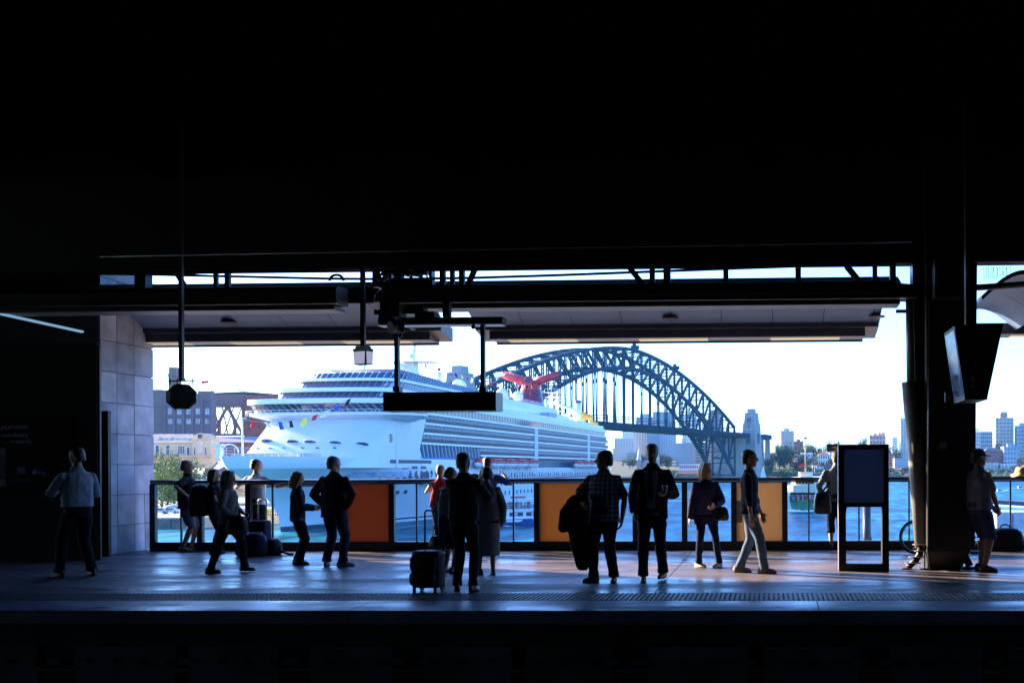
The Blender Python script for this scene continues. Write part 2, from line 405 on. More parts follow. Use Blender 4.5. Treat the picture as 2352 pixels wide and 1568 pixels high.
cr = canopy('long middle canopy bay hung over the waiting people and hanging sign', -5.6, 2.1, [-4.67, -3.72, -2.77, -1.82, -0.87, 0.09, 1.05, 1.97],
       [(1173, 1328), (1470, 1627), (1770, 1928)],
       [(865, 14, 0), (1018, 12, 0), (1040, 10, 0), (1062, 12, 0), (1074, 11, 0.35), (1499, 12, 0), (1478, 13, -0.62), (1533, 16, 0), (1668, 12, 0), (1834, 13, 0), (1976, 13, -0.62), (2010, 11, 0), (2051, 14, 0)],
       (Xof(850, 15.05), Xof(2108, 15.05)), (Xof(880, 15.2), Xof(2068, 15.2)), [(1539, 729), (2015, 737)], 0.22, 0.35)
# far right bay: barrel vault seen end on
c3 = thing('platform_canopy', 'eastern canopy bay with an arched vault end beyond the big pillar', 'canopy', (5, 17, 4.05), 0, 'canopies over the platform')
xa, xb = Xof(2254, 15.6), Xof(2254, 15.6) + 1.35
pts = [(xa + (xb - xa) * t, 4.12 + 0.40 * math.sin(math.pi * t)) for t in [k / 14 for k in range(15)]]
for y0, y1, nm, mm, th in ((15.9, 17.38, 'soffit_panel', M_soff, .03), (17.4, 18.96, 'soffit_panel', M_soff, .03), (15.55, 15.88, 'arch_trim', M_steelm, .07)):
    m = MB(); rs = []
    for y in (y0, y1):
        rs.append([(x, y, z) for x, z in pts] + [(x, y, z + th) for x, z in reversed(pts)])
    m.rings(rs, smooth=False); m.build(nm, mm, c3, True)
m = MB(); m.box((xb - .02, 15.3, 4.0), (12, 15.6, 4.4)); m.build('gutter', M_beam, c3, True)
m = MB(); m.box((xb, 15.6, 4.5), (12, 19.5, 4.62)); m.build('roof_skin', M_soff, c3, True)
m = MB(); m.box((xa + .55, 18.985, 4.05), (12, 19.55, 4.26)); m.build('fascia_box', M_fasc, c3, True)
m = MB(); m.box((Xof(2320, 19.28), 19.16, 4.03), (Xof(2320, 19.28) + 1.3, 19.40, 4.048)); m.build('light_fitting', M_tube, c3, True)
m = MB()
for k in range(14):
    x = Xof(2262 + k * 4.5, 15.5); m.tube([(x, 15.5, 4.44), (x + random.uniform(-.03, .03), 15.5, 4.63)], .004, 4)
tag(m.build('bird_spikes', M_steel), 'row of thin bird spikes on the pipe right of the big pillar', 'bird spikes')

# ---- services in the gap above the canopies
def pipe(name, pts, r, label, cat='pipe', m=None, group=None):
    return tag(MB().tube(pts, r, 8).build(name, m or M_steel), label, cat, group)
pipe('conduit', [onY(225, 628, 15.6), onY(500, 634, 15.6), onY(760, 640, 15.6), onY(900, 641, 15.6)], .022, 'thin horizontal conduit in the gap above the western canopy', group='conduits above the canopies')
pipe('conduit', [onY(900, 641, 15.55), onY(1090, 638, 15.55), onY(1280, 632, 15.55), onY(1700, 616, 15.55), onY(1990, 606, 15.55)], .022, 'sloping conduit in the gap above the middle canopy', group='conduits above the canopies')
pipe('conduit', [onY(2040, 655, 15.2), onY(2120, 662, 15.2), onY(2250, 660, 15.2), onY(2400, 650, 15.2)], .05, 'thick pipe crossing behind the big pillar at gutter height', group='conduits above the canopies')
pipe('overhead_wire', [onY(230, 590, 12.0), onY(1100, 573, 11.6), onY(2095, 556, 11.2)], .006, 'thin bright overhead wire along the dark road deck', 'wire', M_trim)
for (xc, w, hh, lab) in ((773, 16, 14, 'arched black cable loop at the end of the western gutter'), (890, 20, 22, 'black cable loop by the cluttered cable junction'), (2013, 8, 8, 'small black cable loop on the middle gutter near its right end')):
    pipe('cable_loop', [onY(xc + w * math.cos(t), 645 - hh * math.sin(t), 15.1) for t in [math.pi * k / 10 for k in range(11)]], .022, lab, 'cable')
jt = thing('cable_junction', 'cluster of cable boxes and hoses where the two canopies meet', 'cable junction', onY(930, 640, 15.4))
for (a, b, c_, d) in ((878, 603, 905, 640), (905, 600, 930, 648), (925, 612, 968, 632), (950, 600, 990, 628), (868, 645, 1000, 662), (985, 598, 1000, 640), (855, 607, 868, 648)):
    p, q = onY(a, d, 15.25 + random.random() * .3), onY(c_, b, 15.6); m = MB(); m.box((p.x, p.y, p.z), (q.x, p.y + .16, q.z)); m.build('cable_box', M_steel, jt, True)
for k in range(9):
    x0, x1 = random.uniform(860, 990), random.uniform(860, 1010)
    MB().tube([onY(x0, 600, 15.2), onY((x0 + x1) / 2 + random.uniform(-25, 25), 622, 15.15), onY(x1, 646, 15.2)], .014, 6).build('hose', M_black, jt, True)

# ---- hanging sign on its frame, and what hangs with it
hs = thing('hanging_sign', 'long dark blank sign board hanging on two posts in front of the ship', 'hanging sign', onY(1010, 735, 14.5))
def hb(name, d, y0, y1, m=M_steel, par=None):
    p, q = onY(d[0], d[3], y0), onY(d[2], d[1], y0)
    mb = MB(); mb.box((p.x, y0, p.z), (q.x, y1, q.z)); return mb.build(name, m, par or hs, True)
hb('frame_beam', (868, 727, 1154, 744), 14.5, 14.72)
hb('beam_base', (866, 744.5, 1152, 746), 14.49, 14.73, M_trim)
hb('post', (905.5, 746, 914, 900), 14.56, 14.64, M_steelm); hb('post', (1103.5, 746, 1112, 900), 14.56, 14.64, M_steelm)
hb('hanger', (1016, 690, 1031, 727), 14.55, 14.68); hb('hanger', (898, 695, 916, 727), 14.55, 14.68)
hb('bracket', (1100, 888, 1116, 899), 14.53, 14.67); hb('bracket', (902, 888, 917, 899), 14.53, 14.67)
sb = hb('sign_box', (880, 899, 1139, 944), 14.42, 14.80, M_black)
m = MB(); p, q = onY(882, 942, 14.415), onY(1130, 901, 14.415); m.box((p.x, 14.405, p.z), (q.x, 14.418, q.z)); m.build('sign_face', mat('sign_face', (0.012, 0.008, 0.012), 0.3), sb, False).location = -hs.location
ls = thing('loudspeaker', 'round drum loudspeaker tilted under the sign frame', 'loudspeaker', onY(908, 755, 14.2))
a = onY(897, 752, 14.2); b = onY(917, 748, 14.3); ax = (b - a).normalized()
MB().tube([a, a + ax * .02, b - ax * .02, b], [.095, .085, .085, .10], 20).build('drum', M_steelm, ls, True)
MB().tube([b + ax * .002, b + ax * .018], [.125, .12], 20).build('rim', M_steel, ls, True)
for dx, dy, lab in ((1088, 748, 'small dome camera under the sign frame by the right post'), (920, 768, 'small dome camera beside the drum loudspeaker')):
    p = onY(dx, dy, 14.4); t = thing('security_camera', lab, 'camera', p, 0, 'security cameras on the sign frame')
    MB().tube([p, p + Vector((0, 0, .08))], .018, 8).build('bracket', M_steel, t, True); MB().sphere(p + Vector((0, -.02, -.02)), .035, 10, 6).build('lens_dome', M_black, t, True)
ct = thing('equipment_tray', 'sloping tray of black equipment boxes under the middle gutter', 'equipment tray', onY(930, 715, 15.0))
for (a, b, c_, d) in ((862, 712, 900, 724), (872, 722, 905, 740), (905, 698, 925, 738), (930, 706, 975, 722), (955, 716, 1000, 730), (940, 735, 947, 755), (875, 690, 895, 712)):
    p, q = onY(a, d, 14.95), onY(c_, b, 14.95); mb = MB(); mb.box((p.x, 14.9, p.z), (q.x, 15.1, q.z)); mb.build('equipment_box', M_steel, ct, True)
for k in range(6):
    x = 868 + k * 7; MB().tube([onY(x, 722, 14.9), onY(x - 9, 700, 14.9)], .005, 4).build('bird_spike', M_steel, ct, True)

# octagonal drum on a pole
od = thing('hanging_clock', 'dark octagonal drum housing hanging from a long pole in the bright gap', 'hanging clock', onY(417, 910, 14.0))
p0 = onY(419, 590, 14.0); p1 = onY(417, 873, 14.0)
mb = MB(); mb.box((p1.x - .026, 13.97, p1.z), (p1.x + .026, 14.03, 6.49)); mb.build('pole', M_steelm, od, True)
cc = onY(417, 911, 14.0); ax = Vector((0.72, -0.69, 0)).normalized(); sd = Vector((-ax.y, ax.x, 0))
def octo(c, r, z=1.0): return [c + (sd * math.cos(t) + Vector((0, 0, 1)) * math.sin(t)) * r for t in [math.pi / 8 + k * math.pi / 4 for k in range(8)]]
mb = MB(); mb.rings([octo(cc - ax * .13, .15), octo(cc - ax * .10, .19), octo(cc + ax * .10, .19), octo(cc + ax * .13, .165)], smooth=False); mb.build('drum', M_steel, od, True)
mb = MB(); mb.rings([octo(cc + ax * .132, .14), octo(cc + ax * .142, .135)], smooth=False); fc = mb.build('clock_face', M_black, od, True)
mb = MB(); mb.bar(p1 + Vector((-.19, 0, -.01)), p1 + Vector((.19, 0, -.01)), .018)
for dx in (-.17, -.06, .05, .16): mb.tube([p1 + Vector((dx, 0, .03)), cc + Vector((dx, 0, .17))], .008, 6)
mb.build('bracket', M_steel, od, True)

# two-sided light box on a pole
lb = thing('hanging_light_box', 'small two sided light box on a pole with one pale face', 'light box', onY(835, 815, 14.2))
p1 = onY(834, 795, 14.2); mb = MB(); mb.box((p1.x - .03, 14.17, p1.z), (p1.x + .03, 14.23, 4.45)); mb.build('pole', M_steelm, lb, True)
def rotbox(c, sx, sy, z0, z1, ang, tp=1.0):
    ca, sa = math.cos(ang), math.sin(ang); f = lambda x, y, z: (c[0] + x * ca - y * sa, c[1] + x * sa + y * ca, z)
    return [f(-sx, -sy, z0), f(sx, -sy, z0), f(sx, sy, z0), f(-sx, sy, z0), f(-sx * tp, -sy * tp, z1), f(sx * tp, -sy * tp, z1), f(sx * tp, sy * tp, z1), f(-sx * tp, sy * tp, z1)]
zt = p1.z; A = R_(-24)
MB().hexa(rotbox(p1, .10, .055, zt - .035, zt, A)).build('cap', M_steelm, lb, True)
MB().hexa(rotbox(p1, .125, .075, zt - .07, zt - .036, A)).build('collar', M_steelm, lb, True)
MB().hexa(rotbox(p1, .115, .06, zt - .27, zt - .071, A, 1.12)).build('box', M_steel, lb, True)
M_pale = emis('pale_acrylic', (0.72, 0.74, 1.0), 0.085)
ca, sa = math.cos(A + math.pi / 2), math.sin(A + math.pi / 2)
nrm = Vector((-math.sin(A), math.cos(A), 0)); nx = Vector((math.cos(A), math.sin(A), 0))
cface = p1 + nx * 0.128 - Vector((0, 0, .17))
mb = MB(); u = nrm * .055; h = Vector((0, 0, .088)); mb.hexa([cface - u - h, cface + u - h, cface + u - h + nx * .006, cface - u - h + nx * .006, cface - u * 1.1 + h, cface + u * 1.1 + h, cface + u * 1.1 + h + nx * .006, cface - u * 1.1 + h + nx * .006]); mb.build('pale_face', M_pale, lb, True)
cf2 = p1 - nrm * 0.072 - Vector((0, 0, .17))
mb = MB(); u = nx * .10; mb.hexa([cf2 - u - h - nrm * .006, cf2 + u - h - nrm * .006, cf2 + u - h, cf2 - u - h, cf2 - u * 1.08 + h - nrm * .006, cf2 + u * 1.08 + h - nrm * .006, cf2 + u * 1.08 + h, cf2 - u * 1.08 + h]); mb.build('front_face', M_pale, lb, True)

# ---- stone pier and kiosk at the left end
PX = onY(352, 1100, 19.2).x
pier = thing('stone_pier', 'grey granite clad pier of large slabs at the end of the balustrade', 'pier', (PX - 2, 18.5, 0))
mb = MB(); mb.box((-17.5, 17.65, 0), (PX - .03, 19.2, 6.49)); mb.build('core', M_grout, pier, True)
ys = [17.66, 18.12, 18.62, 19.22]; zs = [0.0] + [0.52 + .567 * k for k in range(11)]; zs[-1] = 6.49
for i in range(3):
    for j in range(len(zs) - 1):
        mb = MB(); d = random.uniform(0, .006)
        if i == 2 and j < 2:
            mb.box((PX - .03, ys[i] + .006, zs[j] + .006), (PX + d, ys[i] + .3, zs[j + 1] - .006)); mb.build('stone_slab', M_stone, pier, True)
            mb = MB(); mb.box((PX - .03, ys[i] + .312, zs[j] + .006), (PX + .004, ys[i + 1] - .004, zs[j + 1] - .006)); mb.build('stone_slab', M_stoned, pier, True)
        else:
            mb.box((PX - .03, ys[i] + .006, zs[j] + .006), (PX + d, ys[i + 1] - .006, zs[j + 1] - .006)); mb.build('stone_slab', M_stoned if random.random() < .3 else M_stone, pier, True)
mb = MB(); mb.box((-60, 17.7, 0), (-17.55, 19.2, 6.49)); struct(mb.build('unseen_station_wall', M_kiosk))  # unseen stretch of wall, added to block sun from the left
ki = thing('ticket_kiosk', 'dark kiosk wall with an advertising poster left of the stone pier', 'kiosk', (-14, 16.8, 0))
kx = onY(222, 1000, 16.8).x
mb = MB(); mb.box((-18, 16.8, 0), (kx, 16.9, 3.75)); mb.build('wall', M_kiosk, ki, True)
mb = MB(); mb.box((kx + .002, 16.84, 0), (kx + .03, 16.88, 3.7)); mb.build('edge_strip', M_steelm, ki, True)
p = onY(248, 943, 17.55); mb = MB(); mb.box((onY(222, 943, 17.55).x, 17.55, 0), (p.x, 17.63, p.z)); dr = mb.build('door_frame', mat('brown_metal', (0.02, 0.014, 0.013), 0.5), ki, True)
q0, q1 = onY(-40, 1140, 16.79), onY(165, 955, 16.79)
mb = MB(); mb.box((q0.x, 16.775, q0.z), (q1.x, 16.797, q1.z)); po = mb.build('poster', mat('poster_print', (0.010, 0.007, 0.010), 0.25), ki, True)
M_pt = mat('poster_lettering', (0.34, 0.28, 0.55), 0.6)
def ptext(s, dx, dy, px):
    p = onY(dx, dy, 16.77) - ki.location; return text(s, 'lettering', M_pt, po, px / 136.0, p, (math.pi / 2, 0, 0), .002)
ptext('payments,', 2, 985, 17); ptext('raordinary', 1, 1003, 15.5); ptext('rewards.', 22, 1018, 15.5)
ptext('Pay', 88, 1089, 13); ptext('amex.com.au/apple-pay', 22, 1104.5, 5.2)
pa = onY(80, 1084, 16.768) - ki.location
mb = MB(); mb.sphere(pa + Vector((-.014, 0, 0)), .03, 10, 6, (1, .15, 1.05)); mb.sphere(pa + Vector((.014, 0, 0)), .03, 10, 6, (1, .15, 1.05)); mb.bar(pa + Vector((.0, 0, .035)), pa + Vector((.016, 0, .058)), .014, .008); mb.build('logo', M_pt, po)
mb = MB(); a, b = onY(39, 1087, 16.772) - ki.location, onY(58, 1072, 16.772) - ki.location; mb.box(a, (b.x, a.y + .004, b.z)); mb.build('card_mark', mat('card_blue', (0.06, 0.07, 0.16), .5), po)
mb = MB(); a, b = onY(-30, 1117, 16.77) - ki.location, onY(13, 1028, 16.77) - ki.location; mb.box(a, (b.x, a.y + .006, b.z)); mb.build('phone_picture', mat('phone_print', (0.16, 0.13, 0.24), .4), po)
mb = MB(); a, b = onY(-30, 1100, 16.764) - ki.location, onY(10, 1042, 16.764) - ki.location; mb.box(a, (b.x, a.y + .004, b.z)); mb.build('phone_screen', mat('phone_screen_print', (0.035, 0.02, 0.05), .4), po)
mb = MB(); mb.bar(onY(-20, 716, 15.2), onY(190, 762, 16.3), .075, .03); bl = mb.build('daylight_strip', M_dayglow)
tag(bl, 'slanting bluish strip glowing in place of daylight above the dark kiosk wall', 'daylight strip')  # glowing bar added where sky brightness shows above the kiosk

# ---- balustrade
FY = 18.75
fe = thing('balustrade', 'platform balustrade of glass panes with dark posts and boards', 'balustrade', (-5, FY, 0))
zr0, zr1 = Zof(1107, FY), Zof(1097, FY); zg = Zof(1242, FY)
xl, xr = Xof(345, FY), 13.0
mb = MB(); mb.tube([(xl, FY, zr1 - .035), (xr, FY, zr1 - .035)], .035, 10); mb.build('handrail', M_rail, fe, True)
mb = MB(); mb.box((xl, FY - .03, zr0 - .015), (xr, FY + .03, zr0 + .012)); mb.build('top_frame', M_post, fe, True)
mb = MB(); mb.box((xl, FY - .05, 0.0), (xr, FY + .05, zg)); mb.build('base_beam', M_post, fe, True)
posts = [351, 459, 570, 788, 899, 1232, 1345, 1458, 1571, 1684, 1801, 2140, 2445, 2590, 2740, 2890, 3040, 3190]
pane_mats = {(788, 899): M_orange, (1232, 1345): M_amber, (1684, 1801): M_tan}
for dx in posts:
    x = Xof(dx, FY); mb = MB(); w = .052
    mb.box((x - w, FY - .045, zg + .001), (x + w, FY + .045, zr0 - .016)); mb.build('post', M_post, fe, True)
mull = [415, 625, 956, 1020, 1178, 1856, 1971, 2086, 2319]
edges = sorted([(d, 1) for d in posts] + [(d, 0) for d in mull])
for i, (d, k) in enumerate(edges):
    if not k:
        x = Xof(d, FY); mb = MB(); mb.box((x - .014, FY - .02, zg + .001), (x + .014, FY + .02, zr0 - .016)); mb.build('mullion', M_rail, fe, True)
ee = edges
for i in range(len(ee) - 1):
    (d0, k0), (d1, k1) = ee[i], ee[i + 1]
    x0, x1 = Xof(d0, FY) + (.053 if k0 else .015), Xof(d1, FY) - (.053 if k1 else .015)
    if x1 - x0 < .02: continue
    mm = pane_mats.get((d0, d1))
    mb = MB()
    if mm: mb.box((x0, FY - .02, zg + .002), (x1, FY + .02, zr0 - .017)); mb.build('infill_board', mm, fe, True)
    else: mb.box((x0, FY - .005, zg + .002), (x1, FY + .005, zr0 - .017)); mb.build('glass_pane', G_fence, fe, True)
p = Xof(1690, FY); mb = MB(); mb.box((p, FY - .035, Zof(1200, FY)), (p + .11, FY - .022, Zof(1150, FY))); mb.build('notice', mat('notice_print', (0.30, 0.22, 0.12), .6), fe, True)

# ---- advertising stand
g = ground(1984, 1309); s = 2287 / (g - CAM).dot(FWD)
ad = thing('advertising_stand', 'upright advertising stand with a blank navy panel and open legs', 'advertising stand', (g.x, g.y, 0))
hw = 56.5 / s; H = 1.885; D = .09
def ab(name, x0, x1, z0, z1, y0=-D, y1=D, m=M_post, par=None): mb = MB(); mb.box((x0, y0, z0), (x1, y1, z1)); return mb.build(name, m, par or ad)
zs0 = H - 143 / s
ab('leg', -hw, -hw + .10, 0.11, zs0); ab('leg', hw - .10, hw, 0.11, zs0); ab('foot_bar', -hw, hw, 0, .108)
cab = ab('cabinet', -hw, hw, zs0 + .001, H)
ab('side_trim', -hw - .012, -hw - .001, 0, H, -D, D, M_trim)
ab('poster_panel', -hw + .075, hw - .075, zs0 + .065, H - .075, -D - .012, -D - .002, mat('navy_poster', (0.15, 0.34, 0.85), 0.5, var=.04, scale=1))
for (x0, x1, z0, z1) in ((-hw + .04, hw - .04, H - .072, H - .04), (-hw + .04, hw - .04, zs0 + .03, zs0 + .062), (-hw + .04, -hw + .072, zs0 + .063, H - .073), (hw - .072, hw - .04, zs0 + .063, H - .073)):
    ab('panel_frame', x0, x1, z0, z1, -D - .022, -D - .003, M_black)

# ---- big pillar and its neighbours
pg = ground(2165, 1309); PYc = pg.y
x0, x1 = onY(2128, 900, PYc).x, onY(2236, 900, PYc).x
pl = thing('station_pillar', 'massive dark pillar rising to the road deck right of the stand', 'pillar', ((x0 + x1) / 2, PYc, 0))
mb = MB(); mb.hexa([(x0, PYc, .28), (x1 - .06, PYc, .28), (x1 - .06, PYc + .9, .28), (x0, PYc + .9, .28), (x0, PYc, 6.49), (x1 + .05, PYc, 6.49), (x1 + .05, PYc + .9, 6.49), (x0, PYc + .9, 6.49)]); mb.build('shaft', M_steel, pl, True)
mb = MB(); mb.hexa([(x0 + .06, PYc + .1, 0), (x1 - .18, PYc + .1, 0), (x1 - .18, PYc + .8, 0), (x0 + .06, PYc + .8, 0), (x0, PYc, .279), (x1 - .06, PYc, .279), (x1 - .06, PYc + .9, .279), (x0, PYc + .9, .279)]); mb.build('base', M_steel, pl, True)
fl = onY(2090, 600, PYc + .2); f2 = onY(2112, 1240, PYc + .2)
mb = MB(); mb.hexa([(f2.x, PYc + .2, .3), (x0 - .004, PYc + .2, .3), (x0 - .004, PYc + .5, .3), (f2.x, PYc + .5, .3), (fl.x, PYc + .2, 6.4), (x0 - .004, PYc + .2, 6.4), (x0 - .004, PYc + .5, 6.4), (fl.x, PYc + .5, 6.4)]); mb.build('side_flange', M_steel, pl, True)
mb = MB(); mb.hexa([(x1 + .0, PYc + .25, .3), (x1 + .06, PYc + .25, .3), (x1 + .06, PYc + .6, .3), (x1, PYc + .6, .3), (x1 + .055, PYc + .25, 6.4), (x1 + .14, PYc + .25, 6.4), (x1 + .14, PYc + .6, 6.4), (x1 + .055, PYc + .6, 6.4)]); mb.build('side_flange', M_steel, pl, True)
a = onY(2134, 905, PYc - .02); b = onY(2131, 1265, PYc - .02); mb = MB(); mb.tube([(a.x, PYc - .025, 4.3), (b.x, PYc - .025, .35)], .008, 6); mb.build('skylit_line', M_trim, pl, True)  # bright tube added for the sky-lit line down the pillar
p, q = onY(2158, 1031, PYc), onY(2174, 1016, PYc); mb = MB(); mb.box((p.x, PYc - .03, p.z), (q.x, PYc - .002, q.z)); mb.build('switch_plate', mat('plate_grey', (0.16, 0.17, 0.2), .4), pl, True)
p, q = onY(2140, 690, PYc), onY(2205, 600, PYc); mb = MB(); mb.box((p.x, PYc - .3, p.z), (q.x, PYc - .002, q.z)); mb.build('service_box', M_steel, pl, True)
dp = thing('leaning_strut', 'slightly leaning grey strut with a sunlit edge beside the big pillar', 'strut', (f2.x, PYc + .3, 0))
a0, a1 = onY(2095, 877, PYc + .25), onY(2117, 1250, PYc + .25)
MB().tube([(a1.x, a1.y, .32), (a0.x, a0.y, a0.z)], [.105, .16], 20).build('sleeve', mat('grey_strut', (0.20, 0.19, 0.18), .55, bump=.2), dp, True)
MB().tube([(a0.x + .02, a0.y + .1, a0.z), (fl.x + .05, a0.y + .1, 4.3)], [.09, .10], 12).build('upper_tube', M_steelm, dp, True)
st = thing('disc_stack', 'slanted pipe foot carrying five thin discs at the foot of the leaning strut', 'disc stack', ground(2105, 1306))
gp = [ground(2085, 1308), None]
b0 = Vector((st.location.x, st.location.y, 0))
pts = [b0 + Vector((-.14, 0, .02)), b0 + Vector((-.02, 0, .12)), b0 + Vector((.05, .0, .22)), b0 + Vector((.075, 0, .38))]
MB().tube(pts, [.045, .05, .052, .055], 12).build('pipe', M_steel, st, True)
for k, (ox, z, r) in enumerate(((-.16, .012, .10), (-.06, .09, .13), (.0, .18, .13), (.06, .27, .10), (.075, .365, .14))):
    MB().tube([b0 + Vector((ox, 0, z)), b0 + Vector((ox, 0, z + .012))], r, 20).build('disc', M_steelm, st, True)
for dx in (.12, .17): MB().tube([b0 + Vector((dx, -.03, 0)), b0 + Vector((dx, -.03, .3))], .01, 6).build('rod', M_steel, st, True)
MB().box(b0 + Vector((.05, -.1, 0)), b0 + Vector((.3, .1, .015))).build('base_plate', M_steelm, st, True)
br = thing('pillar_brace', 'dark slanted brace at the foot of the big pillar behind the capped man', 'brace', ground(2212, 1306))
b1 = Vector((br.location.x, br.location.y, 0)); MB().bar(b1 + Vector((.12, 0.1, .04)), b1 + Vector((-.12, .1, .5)), .1, .1).build('arm', M_steel, br, True); MB().box(b1 + Vector((0, 0, 0)), b1 + Vector((.25, .2, .03))).build('foot_plate', M_steel, br, True)
mb = MB(); z = Zof(708, 15.3, 2050); mb.bar((2.0, 15.6, z), (x0, 15.6, z), .06, .05); tag(mb.build('tie_bar', M_steel), 'short horizontal tie between the middle canopy and the big pillar', 'tie bar')

# ---- twin screens hung in front of the pillar
my = 13.0
mo = thing('hanging_screens', 'wedge shaped pair of hanging train screens marked 2', 'screens', onY(2230, 830, my))
T0, T1, B0, B1 = onY(2192, 748, my), onY(2305, 742, my), onY(2216, 914, my), onY(2268, 914, my)
dy = .75
mb = MB(); mb.hexa([B0, B1, B1 + Vector((0, dy, 0)), B0 + Vector((0, dy, 0)), T0, T1, T1 + Vector((0, dy, 0)), T0 + Vector((0, dy, 0))]); mb.build('housing', M_black, mo, True)
M_scr = mat('screen_glass', (0.10, 0.16, 0.30), 0.12, spec=.9)
off = Vector((-.006, 0, 0)); i0 = Vector((0, .04, 0)); i1 = Vector((0, dy - .04, 0)); up_ = (T0 - B0)
mb = MB(); mb.hexa([B0 + off + i0 + up_ * .05, B0 + i0 + up_ * .05 + off * .2, B0 + i1 + up_ * .05 + off * .2, B0 + off + i1 + up_ * .05, B0 + off + i0 + up_ * .95, B0 + i0 + up_ * .95 + off * .2, B0 + i1 + up_ * .95 + off * .2, B0 + off + i1 + up_ * .95]); mb.build('screen', M_scr, mo, True)
off = Vector((.006, 0, 0)); up2 = T1 - B1
mb = MB(); mb.hexa([B1 + off * .2 + i0 + up2 * .05, B1 + off + i0 + up2 * .05, B1 + off + i1 + up2 * .05, B1 + off * .2 + i1 + up2 * .05, B1 + off * .2 + i0 + up2 * .95, B1 + off + i0 + up2 * .95, B1 + off + i1 + up2 * .95, B1 + off * .2 + i1 + up2 * .95]); mb.build('screen', M_scr, mo, True)
p = onY(2235, 745, my); mb = MB(); mb.box((p.x - .05, my + .2, p.z), (p.x + .06, my + .32, 6.49)); mb.build('pole', M_steel, mo, True)
p, q = onY(2240, 908, my), onY(2255, 850, my)
for xx in (p.x, q.x): mb = MB(); mb.box((xx - .004, my - .008, p.z), (xx + .004, my - .002, 2.95)); mb.build('orange_stripe', mat('stripe_orange', (0.35, .07, .03), .5), mo, True)
mb = MB(); mb.box((B0.x, my, B0.z - .02), (B1.x, my + dy, B0.z - .002)); mb.build('base_tray', M_steelm, mo, True)
tp = onY(2228, 888, my - .006) - mo.location; text('2', 'number', M_white, mo, .19, tp, (math.pi / 2, 0, 0), .002, sx=.6)
tp = onY(2176, 916, my + .8) - mo.location; text('St.', 'lettering', M_white, mo, .07, tp, (math.pi / 2, 0, 0), .002)
mb = MB(); a_, b_ = onY(2170, 924, my + .85), onY(2215, 900, my + .85); mb.box((a_.x, my + .82, a_.z), (b_.x, my + .86, b_.z)); mb.build('name_plate', M_black, mo, True)

# ---- bicycle leaning behind the pillar
wc = onY(2105, 1222, 17.7); BR = 38 / 2287 * 17.7
bi = thing('bicycle', 'parked bicycle with its front wheel showing beside the leaning strut', 'bicycle', (wc.x + .5, 17.7, 0))
def wheel(x):
    c = Vector((x, 17.7, BR + .012)); mb = MB(); n = 36
    mb.rings([[c + Vector((math.cos(t) * (BR - .012 + .018 * math.cos(u)), .02 * math.sin(u), math.sin(t) * (BR - .012 + .018 * math.cos(u)))) for u in [k * math.pi / 3 for k in range(6)]] for t in [2 * math.pi * k / n for k in range(n + 1)]], cap=False)
    for k in range(60):
        t = 2 * math.pi * k / 60; d = Vector((math.cos(t), 0, math.sin(t))); mb.bar(c + d * (BR), c + d * (BR + .012), .018, .03)
    w = mb.build('wheel', mat('tyre', (0.012, 0.012, 0.013), .8), bi, True)
    mb = MB(); mb.rings([[c + Vector((math.cos(t) * (BR - .04 + .008 * math.cos(u)), .012 * math.sin(u), math.sin(t) * (BR - .04 + .008 * math.cos(u)))) for u in [k * math.pi / 2 for k in range(4)]] for t in [2 * math.pi * k / n for k in range(n + 1)]], cap=False)
    r = mb.build('rim', M_trim, w, False); r.location = -bi.location
    mb = MB()
    for k in range(20):
        t = 2 * math.pi * k / 20; mb.tube([c + Vector((.02 * math.cos(t + 1.4), .01 * (-1) ** k, .02 * math.sin(t + 1.4))), c + Vector((math.cos(t), 0, math.sin(t))) * 1.0 * (BR - .04)], .0022, 3) if False else mb.tube([c + Vector((.02 * math.cos(t + 1.4), .01 * (-1) ** k, .02 * math.sin(t + 1.4))), c + Vector((math.cos(t) * (BR - .04), 0, math.sin(t) * (BR - .04)))], .0022, 3)
    mb.tube([c + Vector((0, -.04, 0)), c + Vector((0, .04, 0))], .02, 8)
    r = mb.build('spokes', M_trim, w, False); r.location = -bi.location
wheel(wc.x); wheel(wc.x + 1.02)
hd = Vector((wc.x + .22, 17.7, .82)); bb = Vector((wc.x + .58, 17.7, .29)); stt = Vector((wc.x + .74, 17.7, .78)); rr = Vector((wc.x + 1.02, 17.7, BR + .012)); ff = Vector((wc.x, 17.7, BR + .012))
mb = MB()
for a, b in ((hd, bb), (hd + Vector((0, 0, .06)), stt), (stt, bb), (bb, rr), (stt, rr), (hd + Vector((-.03, 0, .12)), ff)): mb.tube([a, b], .016, 8)
mb.build('frame', M_steel, bi, True)
MB().tube([hd + Vector((-.02, -.28, .18)), hd + Vector((-.04, 0, .16)), hd + Vector((-.02, .28, .18))], .014, 8).build('handlebar', M_steel, bi, True)
MB().sphere(stt + Vector((.02, 0, .1)), .09, 10, 6, (1.4, .7, .35)).build('saddle', M_black, bi, True)

# straw hat on the rail at the far right
hp = onY(2346, 1097, FY); hp.z = zr1
ht = thing('straw_hat', 'tan straw hat with a black cord resting on the handrail end', 'hat', hp)
mb = MB(); mb.rings([[hp + Vector((math.cos(t) * r, math.sin(t) * r * .7, z + .02 * math.sin(3 * t))) for t in [k * math.pi / 9 for k in range(18)]] for r, z in ((.20, .0), (.19, .015), (.13, .045), (.12, .10), (.10, .15), (.04, .165))]); mb.build('crown', mat('straw', (0.5, 0.36, 0.2), .8, bump=.5), ht, True)
MB().tube([hp + Vector((-.05, -.1, .13)), hp + Vector((.0, -.11, .15)), hp + Vector((.05, -.1, .09)), hp + Vector((.09, -.1, .11))], .006, 6).build('cord', M_black, ht, True)
